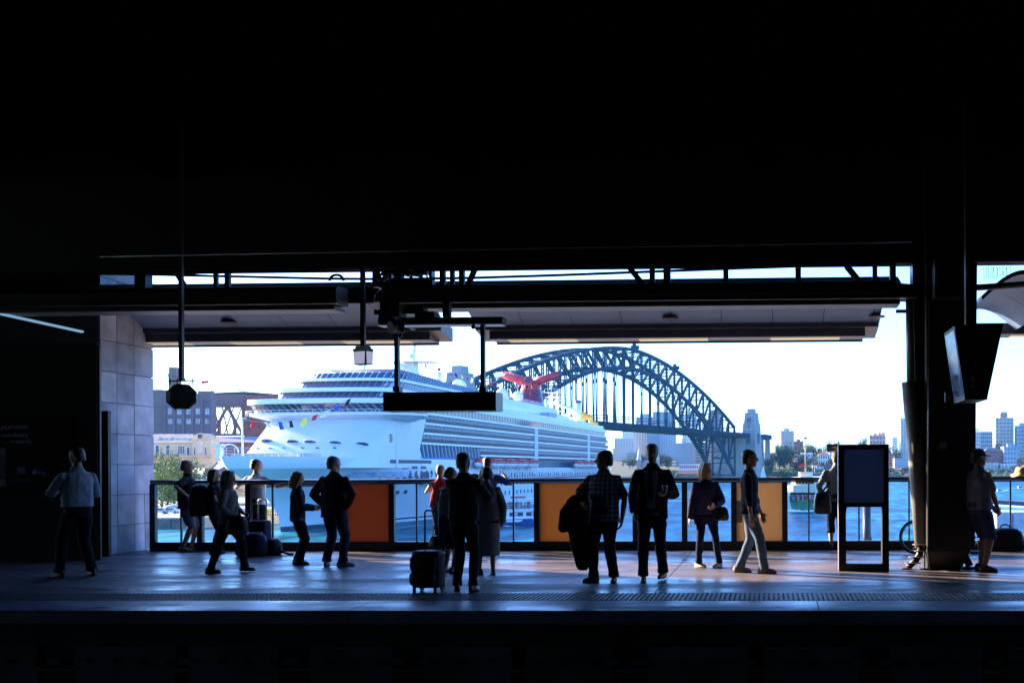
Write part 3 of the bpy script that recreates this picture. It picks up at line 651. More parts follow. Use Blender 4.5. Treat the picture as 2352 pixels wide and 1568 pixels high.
# ================================================================== PEOPLE
def lerp(a, b, t): return a + (b - a) * t
def ellring(c, w, d, M, n=16, p=2.3):
    r = []
    for j in range(n):
        t = 2 * math.pi * j / n; ct, st_ = math.cos(t), math.sin(t)
        x = math.copysign(abs(ct) ** (2 / p), ct) * w; y = math.copysign(abs(st_) ** (2 / p), st_) * d
        r.append(c + M @ Vector((x, y, 0)))
    return r
I3 = Matrix.Identity(3)
def ik(a, b, l1, l2, hint):
    """middle joint between a and b"""
    d = b - a; L = d.length
    if L > (l1 + l2) * .999: b = a + d * ((l1 + l2) * .999 / L); d = b - a; L = d.length
    x = (l1 * l1 - l2 * l2 + L * L) / (2 * L); h = math.sqrt(max(0, l1 * l1 - x * x))
    u = d / L; n = hint - u * hint.dot(u)
    if n.length < 1e-4: n = Vector((0, -1, 0))
    return a + u * x + n.normalized() * h, b
SKIN_L = mat('skin_light', (0.42, 0.24, 0.17), 0.55, var=.08, scale=10)
SKIN_D = mat('skin_dark', (0.24, 0.125, 0.085), 0.55, var=.08, scale=10)  # darker skin tone
M_eye = mat('eye_dark', (0.01, 0.008, 0.007), 0.2)
def cloth(name, rgb, var=.2, rough=.85, scale=9): return mat('cloth_' + name, rgb, rough, var=var, scale=scale, bump=.35, bscale=11, spec=.12)
def plaid(name, base, line, scale):
    m = cloth(name, base); n = m.node_tree.nodes; l = m.node_tree.links; b = n['Principled BSDF']
    tc = n.new('ShaderNodeTexCoord'); src = b.inputs['Base Color'].links[0].from_socket
    prev = src
    for d in ('X', 'Z'):
        w = n.new('ShaderNodeTexWave'); w.bands_direction = d; w.inputs['Scale'].default_value = scale; w.inputs['Distortion'].default_value = .4
        l.new(tc.outputs['Object'], w.inputs['Vector'])
        mr = n.new('ShaderNodeMapRange'); mr.inputs[1].default_value = .72; mr.inputs[2].default_value = .8; mr.inputs[4].default_value = .75; l.new(w.outputs['Fac'], mr.inputs[0])
        mx = n.new('ShaderNodeMix'); mx.data_type = 'RGBA'; mx.inputs['B'].default_value = (*line, 1)
        l.new(mr.outputs[0], mx.inputs['Factor']); l.new(prev, mx.inputs['A']); prev = mx.outputs['Result']
    l.new(prev, b.inputs['Base Color']); return m

def person(label, gx, gy, H, face, top, bottom, shoes, hair, skin=None, female=False, heavy=0.0, sleeve=1.0, topz=.86, botz=.07, leg_fit=1.15,
           hands=None, feet=None, head=(0, 0), hairlen=0, lean=0.0, dress=None, jacket=None, extra=None, toes=(8, -8), fing=.5, hair_bun=False, bald=False, elbows=None, collar=True):
    skin = skin or SKIN_D
    k = H / 1.78; root = None
    hw = (.158 if not female else .168) * (1 + heavy * .5); wst = (.148 if not female else .13) * (1 + heavy); chw = (.17 if not female else .15) * (1 + heavy * .6)
    chd = (.118 if not female else .112) * (1 + heavy * .7); shw = .185 if not female else .16
    ln = lambda z: Vector((0, lean * max(0, z - .95), 0))
    tor = [(.84, hw * .80, .105), (.93, hw, .118 * (1 + heavy * .5)), (1.02, lerp(hw, wst, .7), .11 * (1 + heavy)), (1.12, wst, .102 * (1 + heavy * 1.2)), (1.23, lerp(wst, chw, .7), chd * .98), (1.33, chw * 1.02, chd), (1.40, shw * .96, chd * .85), (1.445, shw * .74, .078), (1.475, shw * .46, .066), (1.505, .068, .060), (1.54, .058, .058)]
    hipL, hipR = Vector((-.088, 0, .90)), Vector((.088, 0, .90))
    shL, shR = Vector((-shw - .002, 0, 1.40)) + ln(1.40), Vector((shw + .002, 0, 1.40)) + ln(1.40)
    feet = feet or (Vector((-.10, 0, 0)), Vector((.10, 0.02, 0)))
    hands = hands or (Vector((-.27, .05, .82)), Vector((.27, .05, .82)))
    feet = [Vector(f) for f in feet]; hands = [Vector(h) for h in hands]
    ank = [f + Vector((0, 0, .09)) for f in feet]
    knees = []; els = []
    for s, (hp, an) in enumerate(zip((hipL, hipR), ank)):
        kn, _ = ik(hp, an, .425, .42, Vector((0.0, 1, 0))); knees.append(kn)
    els = []
    for s, (sh, ha) in enumerate(zip((shL, shR), hands)):
        hint = Vector(elbows[s]) if elbows else Vector(((-.7, .7)[s], -.8, -.3))
        e, h2 = ik(sh, ha, .30, .265, hint); els.append(e); hands[s] = h2
    # head frame
    hy, hp_ = R_(head[0]), R_(head[1])
    HM = Matrix.Rotation(-hy, 3, 'Z') @ Matrix.Rotation(-hp_, 3, 'X')
    hc = Vector((0, .015, 1.665)) + ln(1.6)
    HR = [(z_ * 1.03, w_ * 1.07, d_ * 1.03, y_) for z_, w_, d_, y_ in [(-.118, .026, .028, .052), (-.10, .044, .05, .038), (-.075, .056, .07, .024), (-.04, .066, .086, .010), (0, .0725, .096, 0), (.045, .075, .099, -.006), (.08, .066, .088, -.010), (.105, .043, .058, -.012), (.118, .014, .02, -.012)]]
    b = MB()
    S = lambda p: p * k
    def tb(pts, rr, seg=10): b.tube([p * k for p in pts], [r * k for r in rr], seg, True)
    b.rings([ellring((Vector((0, 0, z)) + ln(z)) * k, w * k, d * k, I3) for z, w, d in tor])
    tb([Vector((0, 0, 1.46)) + ln(1.46), hc + Vector((0, -.02, -.07))], [.062, .056])
    b.rings([ellring((hc + HM @ Vector((0, yo, z))) * k, w * k, d * k, HM, 14, 2.1) for z, w, d, yo in HR])
    tb([hc + HM @ Vector((0, .088, .015)), hc + HM @ Vector((0, .112, -.028))], [.011, .016], 8)            # nose
    tb([hc + HM @ Vector((-.018, .082, -.062)), hc + HM @ Vector((.018, .082, -.062))], [.013, .013], 8)       # mouth
    tb([hc + HM @ Vector((-.03, .083, .032)), hc + HM @ Vector((.03, .083, .032))], [.014, .014], 8)           # brow
    for s in (-1, 1): b.rings([ellring((hc + HM @ Vector((s * (.072 + .004 * q), -.005 - .003 * q, -.03 + .055 * q))) * k, .012 * k, (.018 + .012 * math.sin(q * 3.1)) * k, HM, 8) for q in (0, .33, .66, 1)])
    for s in (0, 1):
        hp, kn, an = (hipL, hipR)[s], knees[s], ank[s]
        tb([hp, lerp(hp, kn, .3), lerp(hp, kn, .75), kn, lerp(kn, an, .3), lerp(kn, an, .7), an], [.09 * (1 + heavy * .4), .082 * (1 + heavy * .4), .062, .056, .056, .043, .037])
        ty = R_(toes[s]); td = Vector((math.sin(-ty), math.cos(ty), 0)); f = feet[s]
        pitch = max(0, f.z) * .0
        tb([f + Vector((0, 0, .045)) - td * .05, f + Vector((0, 0, .05)) + td * .05, f + Vector((0, 0, .035)) + td * .15], [.036, .038, .028])
        sh, e, ha = (shL, shR)[s], els[s], hands[s]
        tb([sh, lerp(sh, e, .35), e, lerp(e, ha, .3), ha], [.054 * (1 + heavy * .3), .05 * (1 + heavy * .3), .04, .041, .028])
        # hand: palm, five fingers
        d = (ha - e).normalized(); side = Vector(((1, -1)[s], 0, 0)); side = (side - d * side.dot(d))
        side = side.normalized() if side.length > .2 else Vector((0, 1, 0)); fw = d.cross(side).normalized() * ((1, -1)[s] * -1)
        if fw.y < -.1 and abs(fw.y) > abs(fw.z): fw = -fw
        pm = ha + d * .045
        tb([ha + d * .012, pm], [.026, .028], 8)
        for q, (o, l) in enumerate(((-.03, .062), (-.011, .075), (.010, .080), (.030, .072))):
            r0 = ha + d * .05 + fw * o; r1 = r0 + d * (.05 - .004 * abs(q - 2)); c1 = (d * (1 - fing * .5) + side * fing * .9).normalized()
            r2 = r1 + c1 * l * .5; c2 = (d * (1 - fing) + side * fing * 1.3).normalized(); r3 = r2 + c2 * l * .45
            tb([r0, r1, r2, r3], [.0125, .011, .010, .0085], 6)
        t0 = ha + d * .02 + fw * .024; t1 = t0 + (d * .6 + fw * .8 + side * .2).normalized() * .045; t2 = t1 + (d * .9 + side * .5 + fw * .1).normalized() * .035
        tb([t0, t1, t2], [.015, .012, .0095], 6)
    root = remeshed(b, 'person', skin, None, .0085, 3)
    root.location = (gx, gy, 0); root.rotation_euler = (0, 0, -R_(face)); tag(root, label, 'person')
    # eyes
    m = MB()
    for s in (-1, 1): m.sphere((hc + HM @ Vector((s * .031, .086, .008))) * k, .0105 * k, 8, 6)
    m.build('eyes', M_eye, root)
    # trousers or skirt
    if bottom is not None:
        m = MB(); g = leg_fit
        if dress is None:
            m.rings([ellring((Vector((0, 0, z)) + ln(z)) * k, (w + .012) * k, (d + .012) * k, I3) for z, w, d in ((.83, hw * .84, .108), (.93, hw * 1.0, .12 * (1 + heavy * .5)), (1.02, lerp(hw, wst, .6), .112 * (1 + heavy)))])
            for s in (0, 1):
                hp, kn, an = (hipL, hipR)[s], knees[s], ank[s]
                zt = botz; pts = [hp, lerp(hp, kn, .3), lerp(hp, kn, .75), kn, lerp(kn, an, .35), lerp(kn, an, .7), an]
                rr = [.094 * (1 + heavy * .4), .088 * (1 + heavy * .4) * (1 + (g - 1) * .5), .066 * g, .061 * g, .060 * g, .050 * g * 1.06, .050 * g * 1.08]
                out = [(pts[0], rr[0])]
                for i in range(1, 7):
                    if pts[i].z < zt:
                        t = (pts[i - 1].z - zt) / max(1e-6, pts[i - 1].z - pts[i].z); out.append((lerp(pts[i - 1], pts[i], t), lerp(rr[i - 1], rr[i], t))); break
                    out.append((pts[i], rr[i]))
                m.tube([p * k for p, r in out], [r * k for p, r in out], 12)
                if botz < .2: # stacked folds above the shoe
                    m.tube([(lerp(kn, an, .9)) * k, (an + Vector((0, .008, -.02))) * k], [.058 * g * k, .06 * g * k], 12)
            remeshed(m, 'shorts' if botz > .4 else 'trousers', bottom, root, .0125, 3, .018)
        else:
            zs_ = [1.04, .93, .8, .6, dress]; sp = [lerp(hw, wst, .6) + .014, hw + .02, hw + .035, hw + .035, hw + .04]
            cx = (feet[0] + feet[1]) * .5
            m.rings([ellring((Vector((cx.x * (1 - z), cx.y * max(0, 1 - z) * .9, z)) + ln(z)) * k, w * k, w * .72 * k, I3, 18, 2.1) for z, w in zip(zs_, sp)])
            remeshed(m, 'skirt', bottom, root, .0125, 3)
    # top
    def upper(name, mt, g, zb, slv, vox=.0125, loose=.01):
        m = MB()
        rows = [(z, w, d) for z, w, d in tor if z > zb + .02 and z < 1.5]
        hemw = (hw + .02 + loose * 2) if zb < 1.0 else wst + .01
        rr = [(zb, hemw, .125 * (1 + heavy * .7) + loose)] + [(z, max(w, hemw * .9 if z < 1.2 else 0) + g + loose * (1.4 - z if z < 1.4 else 0), d + g) for z, w, d in rows] + [(1.505, .082 + g * .4, .070 + g * .4)]
        m.rings([ellring((Vector((0, 0, z)) + ln(z)) * k, w * k, d * k, I3, 18) for z, w, d in rr])
        if slv > 0:
            for s in (0, 1):
                sh, e, ha = (shL, shR)[s], els[s], hands[s]
                pts = [sh + Vector(((.03, -.03)[s], 0, 0.004)), sh, lerp(sh, e, .4)]; rd = [.052, .056 + g * .9, .053 + g]
                if slv < .5: pts[2] = lerp(sh, e, slv * 1.6); rd[2] = .056 + g * 1.5
                else: pts += [lerp(sh, e, .75), e, lerp(e, ha, .35)]; rd += [.05 + g, .046 + g * 1.1, .046 + g]
                if slv > .8: pts += [lerp(e, ha, .9)]; rd += [.036 + g]
                m.tube([p * k for p in pts], [r * (1 + heavy * .25) * k for r in rd], 12, True)
        o = remeshed(m, name, mt, root, vox, 3, .022)
        return o
    upper('shirt', top, .010, topz, 0.0 if (jacket and jacket[1] == 'vest') else (sleeve if not jacket else .45))
    if collar:
        m = MB(); m.rings([ellring((Vector((0, .004, z)) + ln(z)) * k, w * k, w * .95 * k, I3, 14) for z, w in ((1.485, .085), (1.505, .078), (1.535, .071), (1.536, .062), (1.50, .064))], cap=False); m.build('collar', top if not jacket else jacket[0], root)
    if jacket: upper('jacket', jacket[0], .020, jacket[2], 1.0, loose=.012 if not female else .006)
    # shoes
    for s in (0, 1):
        m = MB(); f = feet[s]; ty = R_(toes[s]); td = Vector((-math.sin(ty), math.cos(ty), 0)); rt = Vector((td.y, -td.x, 0))
        FM = Matrix((rt, td, Vector((0, 0, 1)))).transposed()
        for z0, gg in ((0, 1.0),):
            m.rings([[(f + rt * x * w + td * (y0 + y * l) + Vector((0, 0, z + zz * max(0, y)))) * k for x, y in [(math.cos(t), math.sin(t)) for t in [q * math.pi / 8 for q in range(16)]]] for z, w, l, y0, zz in ((0.002, .042, .135, .045, .0), (.025, .046, .142, .046, .0), (.055, .042, .125, .03, -.012), (.085, .036, .07, -.012, -.01), (.105, .036, .05, -.02, .0))])
        m.build('shoe', shoes, root)
    # hair
    if not bald:
        m = MB(); yb = -.014
        m.rings([ellring((hc + HM @ Vector((0, yo + yb - (.022 if z < .04 else .006) - (0 if hairlen else .010), z))) * k, (w + .017) * k, (d + .014 - (.010 if z < .04 else 0) - (0 if hairlen else .010)) * k, HM, 14, 2.1) for z, w, d, yo in ((-.088, .040, .050, -.030), (-.055, .056, .070, -.025), (-.02, .060, .078, -.018), (.02, .067, .088, -.010), (.05, .0715, .095, -.004), (.085, .064, .090, -.004), (.112, .043, .06, -.008), (.128, .016, .024, -.01))])
        if hairlen:
            m.rings([ellring((hc + HM @ Vector((0, -.035 - .01 * q, z)) - ln(1.6) * 0) * k, w * k, d * k, HM, 14, 2.1) for q, (z, w, d) in enumerate(((.06, .082, .088), (0, .102, .10), (-.08, .112, .095), (-hairlen * .7, .105, .075), (-hairlen, .06, .035)))])
            for s in (-1, 1): m.tube([(hc + HM @ Vector((s * .055, .03, .09))) * k, (hc + HM @ Vector((s * .084, .02, .0))) * k, (hc + HM @ Vector((s * .092, .0, -hairlen * .8))) * k], [.034 * k, .034 * k, .03 * k], 8, True)
        if hair_bun: m.sphere((hc + HM @ Vector((0, -.12, .05))) * k, .05 * k)
        remeshed(m, 'hair', hair, root, .0095, 2, .016)
    root['k'] = k
    if extra: extra(root, dict(k=k, hc=hc, HM=HM, els=els, hands=hands, sh=(shL, shR), ln=ln, hw=hw, chd=chd))
    return root
def toworld(o, p): return wmat(o) @ Vector(p)

C_white = cloth('white_shirt', (0.28, 0.30, 0.36)); C_tee = cloth('pale_tee', (0.72, 0.72, 0.80)); C_black = cloth('black', (0.012, 0.012, 0.016)); C_navy = cloth('navy', (0.016, 0.018, 0.038))
C_suit = cloth('charcoal_suit', (0.012, 0.012, 0.018)); C_brown = cloth('brown_jacket', (0.030, 0.018, 0.016)); C_grey = cloth('grey_wool', (0.17, 0.17, 0.19)); C_greyb = cloth('grey_blouse', (0.13, 0.14, 0.18))
C_jean = cloth('faded_jeans', (0.085, 0.135, 0.23)); C_djean = cloth('dark_jeans', (0.012, 0.02, 0.05)); C_red = cloth('red_top', (0.50, 0.05, 0.055)); C_blue = cloth('blue_shirt', (0.035, 0.07, 0.24)); C_card = cloth('blue_cardigan', (0.028, 0.032, 0.10))
C_short = cloth('grey_shorts', (0.15, 0.16, 0.23)); C_taupe = cloth('taupe_blouse', (0.22, 0.17, 0.165)); C_dshort = cloth('slate_shorts', (0.035, 0.05, 0.11)); C_pshirt = cloth('striped_shirt', (0.15, 0.15, 0.19))
P_dark = plaid('dark_plaid', (0.02, 0.026, 0.05), (0.26, 0.30, 0.42), 5.0); P_fine = plaid('fine_plaid', (0.028, 0.055, 0.085), (0.38, 0.44, 0.48), 10.0)
S_black = mat('shoe_black', (0.010, 0.010, 0.011), .35); S_pale = mat('shoe_pale', (0.45, 0.5, 0.48), .6); S_grey = mat('shoe_grey', (0.12, 0.12, 0.13), .6); S_brown = mat('shoe_brown', (0.06, 0.045, 0.04), .6)
H_dark = mat('hair_dark', (0.010, 0.008, 0.007), .5, bump=.6, bscale=60); H_grey = mat('hair_grey', (0.10, 0.10, 0.11), .5, bump=.6, bscale=60); H_blond = mat('hair_blond', (0.33, 0.20, 0.085), .5, bump=.6, bscale=60); H_brown = mat('hair_brown', (0.09, 0.045, 0.02), .5, bump=.6, bscale=60)
M_skl = SKIN_L

def at(dx, fy): p = ground(dx, fy); return p.x, p.y
# 1 man with phone by the kiosk
p1 = person('man in white shirt looking down at a phone in front of the kiosk', *at(178, 1324), 1.86, -62, C_white, C_black, S_brown, H_dark, heavy=.14, head=(-5, 18), topz=.98,
            hands=((-.10, .36, 1.20), (.16, .30, 1.12)), feet=((-.17, .12, 0), (.17, -.04, 0)), elbows=((-.8, -.6, -.5), (.8, -.6, -.5)), leg_fit=1.25)
ph = toworld(p1, Vector((-.06, .47, 1.27)) * p1['k']); t = thing('mobile_phone', 'small phone held up by the white shirted man near the kiosk', 'phone', ph, -R_(-62))
MB().hexa([(-.04, -.05, -.03), (.04, -.05, -.03), (.04, .05, .03), (-.04, .05, .03), (-.04, -.055, -.022), (.04, -.055, -.022), (.04, .045, .038), (-.04, .045, .038)]).build('case', S_black, t)
MB().hexa([(-.034, -.05, -.0205), (.034, -.05, -.0205), (.034, .04, .0345), (-.034, .04, .0345), (-.034, -.05, -.019), (.034, -.05, -.019), (.034, .04, .036), (-.034, .04, .036)]).build('screen', mat('phone_glow', (0.5, .55, .65), .2), t)
# 2 older man in dark polo
p2 = person('grey haired man in dark polo and grey shorts beside the balustrade', *at(430, 1266), 1.73, 68, C_black, C_short, S_grey, H_grey, SKIN_L, heavy=.42, sleeve=.45, topz=.84, botz=.48, leg_fit=1.55,
            hands=((-.16, .40, 1.10), (.34, .05, 1.10)), elbows=((-.6, -.5, -.6), (.75, -.65, .1)), feet=((-.10, .06, 0), (.11, -.06, 0)), head=(10, 0))
# 3 blond woman with backpack
p3 = person('fair haired woman with a dark backpack behind the walking woman', *at(492, 1272), 1.56, 80, C_black, C_black, S_black, H_blond, SKIN_L, female=True, hairlen=.16, sleeve=.3, heavy=.1, hands=((-.12, .34, 1.0), (.12, .34, 1.05)))
# 4 walking woman
p4 = person('dark haired woman in taupe blouse striding past the luggage', *at(525, 1314), 1.53, 84, C_taupe, C_black, S_black, H_dark, SKIN_L, female=True, hairlen=.22, sleeve=.7, topz=.86, leg_fit=1.2, heavy=.26,
            hands=((-.10, .24, 1.02), (.18, .20, 1.0)), feet=((-.08, .24, .015), (.09, -.27, .0)), elbows=((-.7, -.7, -.2), (.7, -.7, -.2)), head=(8, 4), toes=(0, 0))
# 5 white tee man leaning on rail
p5 = person('man in pale t-shirt with his arm stretched along the handrail', *at(588, 1262), 1.74, 12, C_tee, C_black, S_black, H_brown, SKIN_L, sleeve=.45, topz=.90, heavy=.15, lean=.05, collar=False,
            hands=((-.32, .20, 1.13), (.66, .22, 1.30)), elbows=((-.9, -.4, -.4), (.2, -.3, -1)), feet=((-.09, .04, 0), (.12, -.05, 0)), head=(18, 6))
# 6 blonde woman in dark jacket
p6 = person('fair haired woman in short dark jacket looking at her hands', *at(684, 1296), 1.50, 62, C_grey, C_black, S_black, H_blond, SKIN_L, female=True, hairlen=.22, leg_fit=1.45, heavy=.08, jacket=(C_navy, 'coat', .84),
            hands=((-.03, .30, 1.10), (.10, .28, 1.08)), elbows=((-.6, -.8, -.4), (.6, -.8, -.4)), head=(4, 16))
# 7 man, hands on hips
p7 = person('stout man in dark jacket seen from behind with hands on hips', *at(768, 1300), 1.75, 12, C_black, C_navy, S_grey, H_grey, SKIN_L, heavy=.2, leg_fit=1.3, jacket=(C_brown, 'coat', .80), head=(14, 0),
            hands=((-.19, .05, .98), (.22, .0, .96)), elbows=((-1, -.35, .1), (1, -.35, .1)), feet=((-.17, .03, 0), (.17, -.02, 0)), toes=(25, -50))
# 8 red top person
p8 = person('short haired person in red sleeveless top leaning at the handrail', *at(1010, 1264), 1.62, 5, C_red, C_navy, S_black, H_blond, SKIN_L, female=True, sleeve=0.0, topz=.9, lean=.08, head=(-12, 0), collar=False,
            hands=((-.16, .28, 1.33), (.18, .28, 1.33)))
# 9 grey blouse woman
p9 = person('woman in loose grey blouse and dark skirt holding a handbag', *at(1030, 1314), 1.55, 20, C_greyb, C_navy, S_black, H_dark, SKIN_D, female=True, dress=.42, topz=.72, sleeve=1.0, heavy=.14, head=(30, 30), lean=.10,
            hands=((-.30, .02, .74), (.20, .25, 1.0)), feet=((-.08, .03, 0), (.12, -.03, 0)), collar=False)
# 10 central man with raised arms
p10 = person('man in black seen from behind with elbows out taking a picture', *at(1065, 1358), 1.74, 4, C_black, C_black, S_black, H_dark, SKIN_D, sleeve=1.0, topz=.92, lean=.02, head=(0, 4), heavy=.05,
             hands=((-.06, .27, 1.42), (.08, .27, 1.42)), elbows=((-.75, -.3, -.9), (.75, -.3, -.9)), feet=((-.10, .03, 0), (.12, .0, 0)), leg_fit=1.1, toes=(25, -5))
# 11 blue shirt man
p11 = person('man in blue shirt with one hand raised to his face at the handrail', *at(1120, 1264), 1.76, 12, C_blue, C_navy, S_black, H_brown, SKIN_L, sleeve=.45, topz=.9, head=(-25, 0),
             hands=((-.20, .30, 1.28), (.23, .24, 1.44)), elbows=((-.7, -.5, -.4), (1, .05, -.75)))
# 12 long coat woman
p12 = person('woman in long grey coat with dark stockings beside the photographer', *at(1118, 1320), 1.57, -14, C_brown, C_grey, S_black, H_dark, SKIN_D, female=True, dress=.32, heavy=.16, jacket=(C_grey, 'coat', .34), head=(-16, 4), hairlen=.08,
             hands=((-.10, .25, 1.0), (.25, .02, .86)), feet=((-.12, .06, 0), (.10, -.02, 0)), elbows=((-.7, -.6, -.3), (1, -.5, 0)), toes=(40, 10))
# 13 checked shirt man with coat over arm
p13 = person('stout man in dark checked shirt with a coat over his arm', *at(1388, 1335), 1.78, 190, P_dark, C_black, S_black, H_dark, SKIN_D, heavy=.3, sleeve=.46, topz=.82, leg_fit=1.3, head=(62, 0),
             hands=((-.27, .04, .86), (.20, .27, 1.06)), elbows=((-.9, -.5, 0), (.9, -.35, -.3)), feet=((-.14, .0, 0), (.13, .06, 0)), toes=(12, -35))
def cupman(root, d):
    k = d['k']; hc = d['hc']
    m = MB(); m.hexa([(-.045 * k, .188 * k, .95 * k), (.045 * k, .188 * k, .95 * k), (.045 * k, .15 * k, .95 * k), (-.045 * k, .15 * k, .95 * k)] + [(-.085 * k, .172 * k, 1.42 * k), (.085 * k, .172 * k, 1.42 * k), (.085 * k, .12 * k, 1.44 * k), (-.085 * k, .12 * k, 1.44 * k)]); m.build('shirt_front', C_white, root)
    m = MB(); yf = .186
    m.add([(-.02 * k, yf * k, 1.43 * k), (.02 * k, yf * k, 1.47 * k), (.042 * k, (yf - .004) * k, 1.09 * k), (0, (yf - .004) * k, 1.03 * k), (-.042 * k, (yf - .004) * k, 1.09 * k), (-.02 * k, (yf + .012) * k, 1.47 * k), (.02 * k, (yf + .012) * k, 1.47 * k), (.042 * k, (yf + .008) * k, 1.09 * k), (0, (yf + .008) * k, 1.03 * k), (-.042 * k, (yf + .008) * k, 1.09 * k)],
          [(0, 1, 2, 3, 4), (9, 8, 7, 6, 5), (0, 5, 6, 1), (1, 6, 7, 2), (2, 7, 8, 3), (3, 8, 9, 4), (4, 9, 5, 0)]); m.build('tie', cloth('tie', (0.03, 0.03, 0.06)), root)
# 14 suit man with cup
p14 = person('tall man in dark suit and tie walking with a cup', *at(1499, 1332), 1.87, 180, C_white, C_suit, S_black, H_dark, SKIN_D, jacket=(C_suit, 'coat', .80), head=(-8, 2), leg_fit=1.25, extra=cupman,
             hands=((-.20, .26, 1.14), (.24, .03, .90)), elbows=((-.55, -.5, -.9), (.5, -1, 0)), feet=((-.13, -.10, .02), (.11, .14, 0)), toes=(-14, 8))
ch = toworld(p14, Vector((-.20, .335, 1.19)) * p14['k']); t = thing('paper_cup', 'takeaway cup in the hand of the man in suit and tie', 'cup', ch)
MB().tube([(0, 0, -.05), (0, 0, .05)], [.03, .04], 14).build('cup', mat('cup_blue', (0.12, .14, .25), .5), t); MB().tube([(0, 0, .051), (0, 0, .062)], [.042, .04], 14).build('lid', M_white, t)
# 15 woman in blue cardigan
p15 = person('fair haired woman in blue cardigan and pale flat shoes', *at(1622, 1302), 1.62, 172, C_black, C_djean, S_pale, H_blond, SKIN_L, female=True, heavy=.2, jacket=(C_card, 'coat', .74), hairlen=.2, leg_fit=1.08, head=(-42, 2), botz=.12, collar=False,
             hands=((-.13, .26, 1.06), (.28, .04, .82)), elbows=((-.7, -.5, -.6), (.6, -.8, 0)), feet=((-.22, .0, 0), (.13, .03, 0)), toes=(-40, 40))
# 16 walking man in jeans
p16 = person('man in dark t-shirt and faded jeans walking past the tan board', *at(1722, 1315), 1.80, 96, C_navy, C_jean, S_grey, H_dark, SKIN_L, sleeve=.5, topz=.86, leg_fit=1.25, heavy=.06, collar=False,
             hands=((-.23, .14, .86), (.24, .05, .84)), feet=((-.06, -.16, .0), (.08, .22, 0)), head=(0, 0), toes=(0, 0), elbows=((-.5, -1, 0), (.5, -1, 0)))
def cap(root, d, fwd=1, m_=None):
    k = d['k']; hc, HM = d['hc'], d['HM']; m = MB()
    m.rings([ellring((hc + HM @ Vector((0, yo - .012, z))) * k, (w + .016) * k, (dd + .014) * k, HM, 16, 2.1) for z, w, dd, yo in ((.022, .073, .097, -.004), (.05, .075, .099, -.006), (.09, .066, .088, -.010), (.118, .04, .055, -.012), (.13, .01, .015, -.012))])
    m.build('cap', m_, root)
    m = MB(); n = 9
    lo = [(hc + HM @ Vector((.075 * math.cos(math.pi * q / n), fwd * (.075 + .10 * math.sin(math.pi * q / n)), .028 - .018 * math.sin(math.pi * q / n)))) * k for q in range(n + 1)]
    m.add(lo + [p + Vector((0, 0, .008)) for p in lo], [tuple(range(n + 1)), tuple(reversed(range(n + 1, 2 * n + 2)))] + [(q, q + 1, n + 2 + q, n + 1 + q) for q in range(n)]); m.build('cap_brim', m_, root)
M_cap1 = cloth('black_cap', (0.03, 0.03, 0.035)); M_cap2 = cloth('grey_cap', (0.035, 0.04, 0.07))
# 17 man photographing, back view, shoulder bag
p17 = person('man in fine checked shirt and rolled jeans at the rail behind the stand', *at(1922, 1262), 1.84, -4, P_fine, C_djean, S_black, H_dark, SKIN_L, sleeve=.5, topz=.88, botz=.30, leg_fit=1.3, heavy=.08, extra=lambda r, d: cap(r, d, -1, M_cap1),
             hands=((-.27, .12, .98), (.10, .33, 1.78)), elbows=((-.6, -1, 0), (.9, .2, -.5)), head=(0, 0))
# 18 man in cap and shorts
p18 = person('man in grey cap and shorts standing by the big pillar', *at(2250, 1311), 1.80, 62, C_pshirt, C_dshort, S_brown, H_dark, SKIN_D, sleeve=.48, topz=.90, botz=.47, leg_fit=1.55, heavy=.2, lean=-.02, extra=lambda r, d: cap(r, d, 1, M_cap2), head=(18, 0),
             hands=((-.06, .30, .93), (.08, .28, .90)), elbows=((-.8, -.7, -.3), (.8, -.7, -.3)), feet=((-.12, .12, 0), (.12, .0, 0)), toes=(-20, -35))

# ---- bags
def softbag(name, label, cat, c, sx, sy, sz, m_, rot=0, bulge=.18, straps=True):
    t = thing(name, label, cat, c, rot); mb = MB()
    mb.rings([ellring(Vector((0, 0, z * sz)), sx * w, sy * w * 1.02, I3, 20, 3.0) for z, w in ((0, .86), (.08, .97), (.3, 1.0 + bulge * .2), (.6, .97), (.82, .86), (.95, .66), (1.0, .40))])
    remeshed(mb, 'body', m_, t, .014, 2); return t
C_bag = cloth('bag_nylon', (0.014, 0.014, 0.020), rough=.55); C_bagb = cloth('bag_navy', (0.03, 0.03, 0.07), rough=.6); C_lea = mat('black_leather', (0.012, 0.012, 0.014), .28, bump=.5, bscale=12)
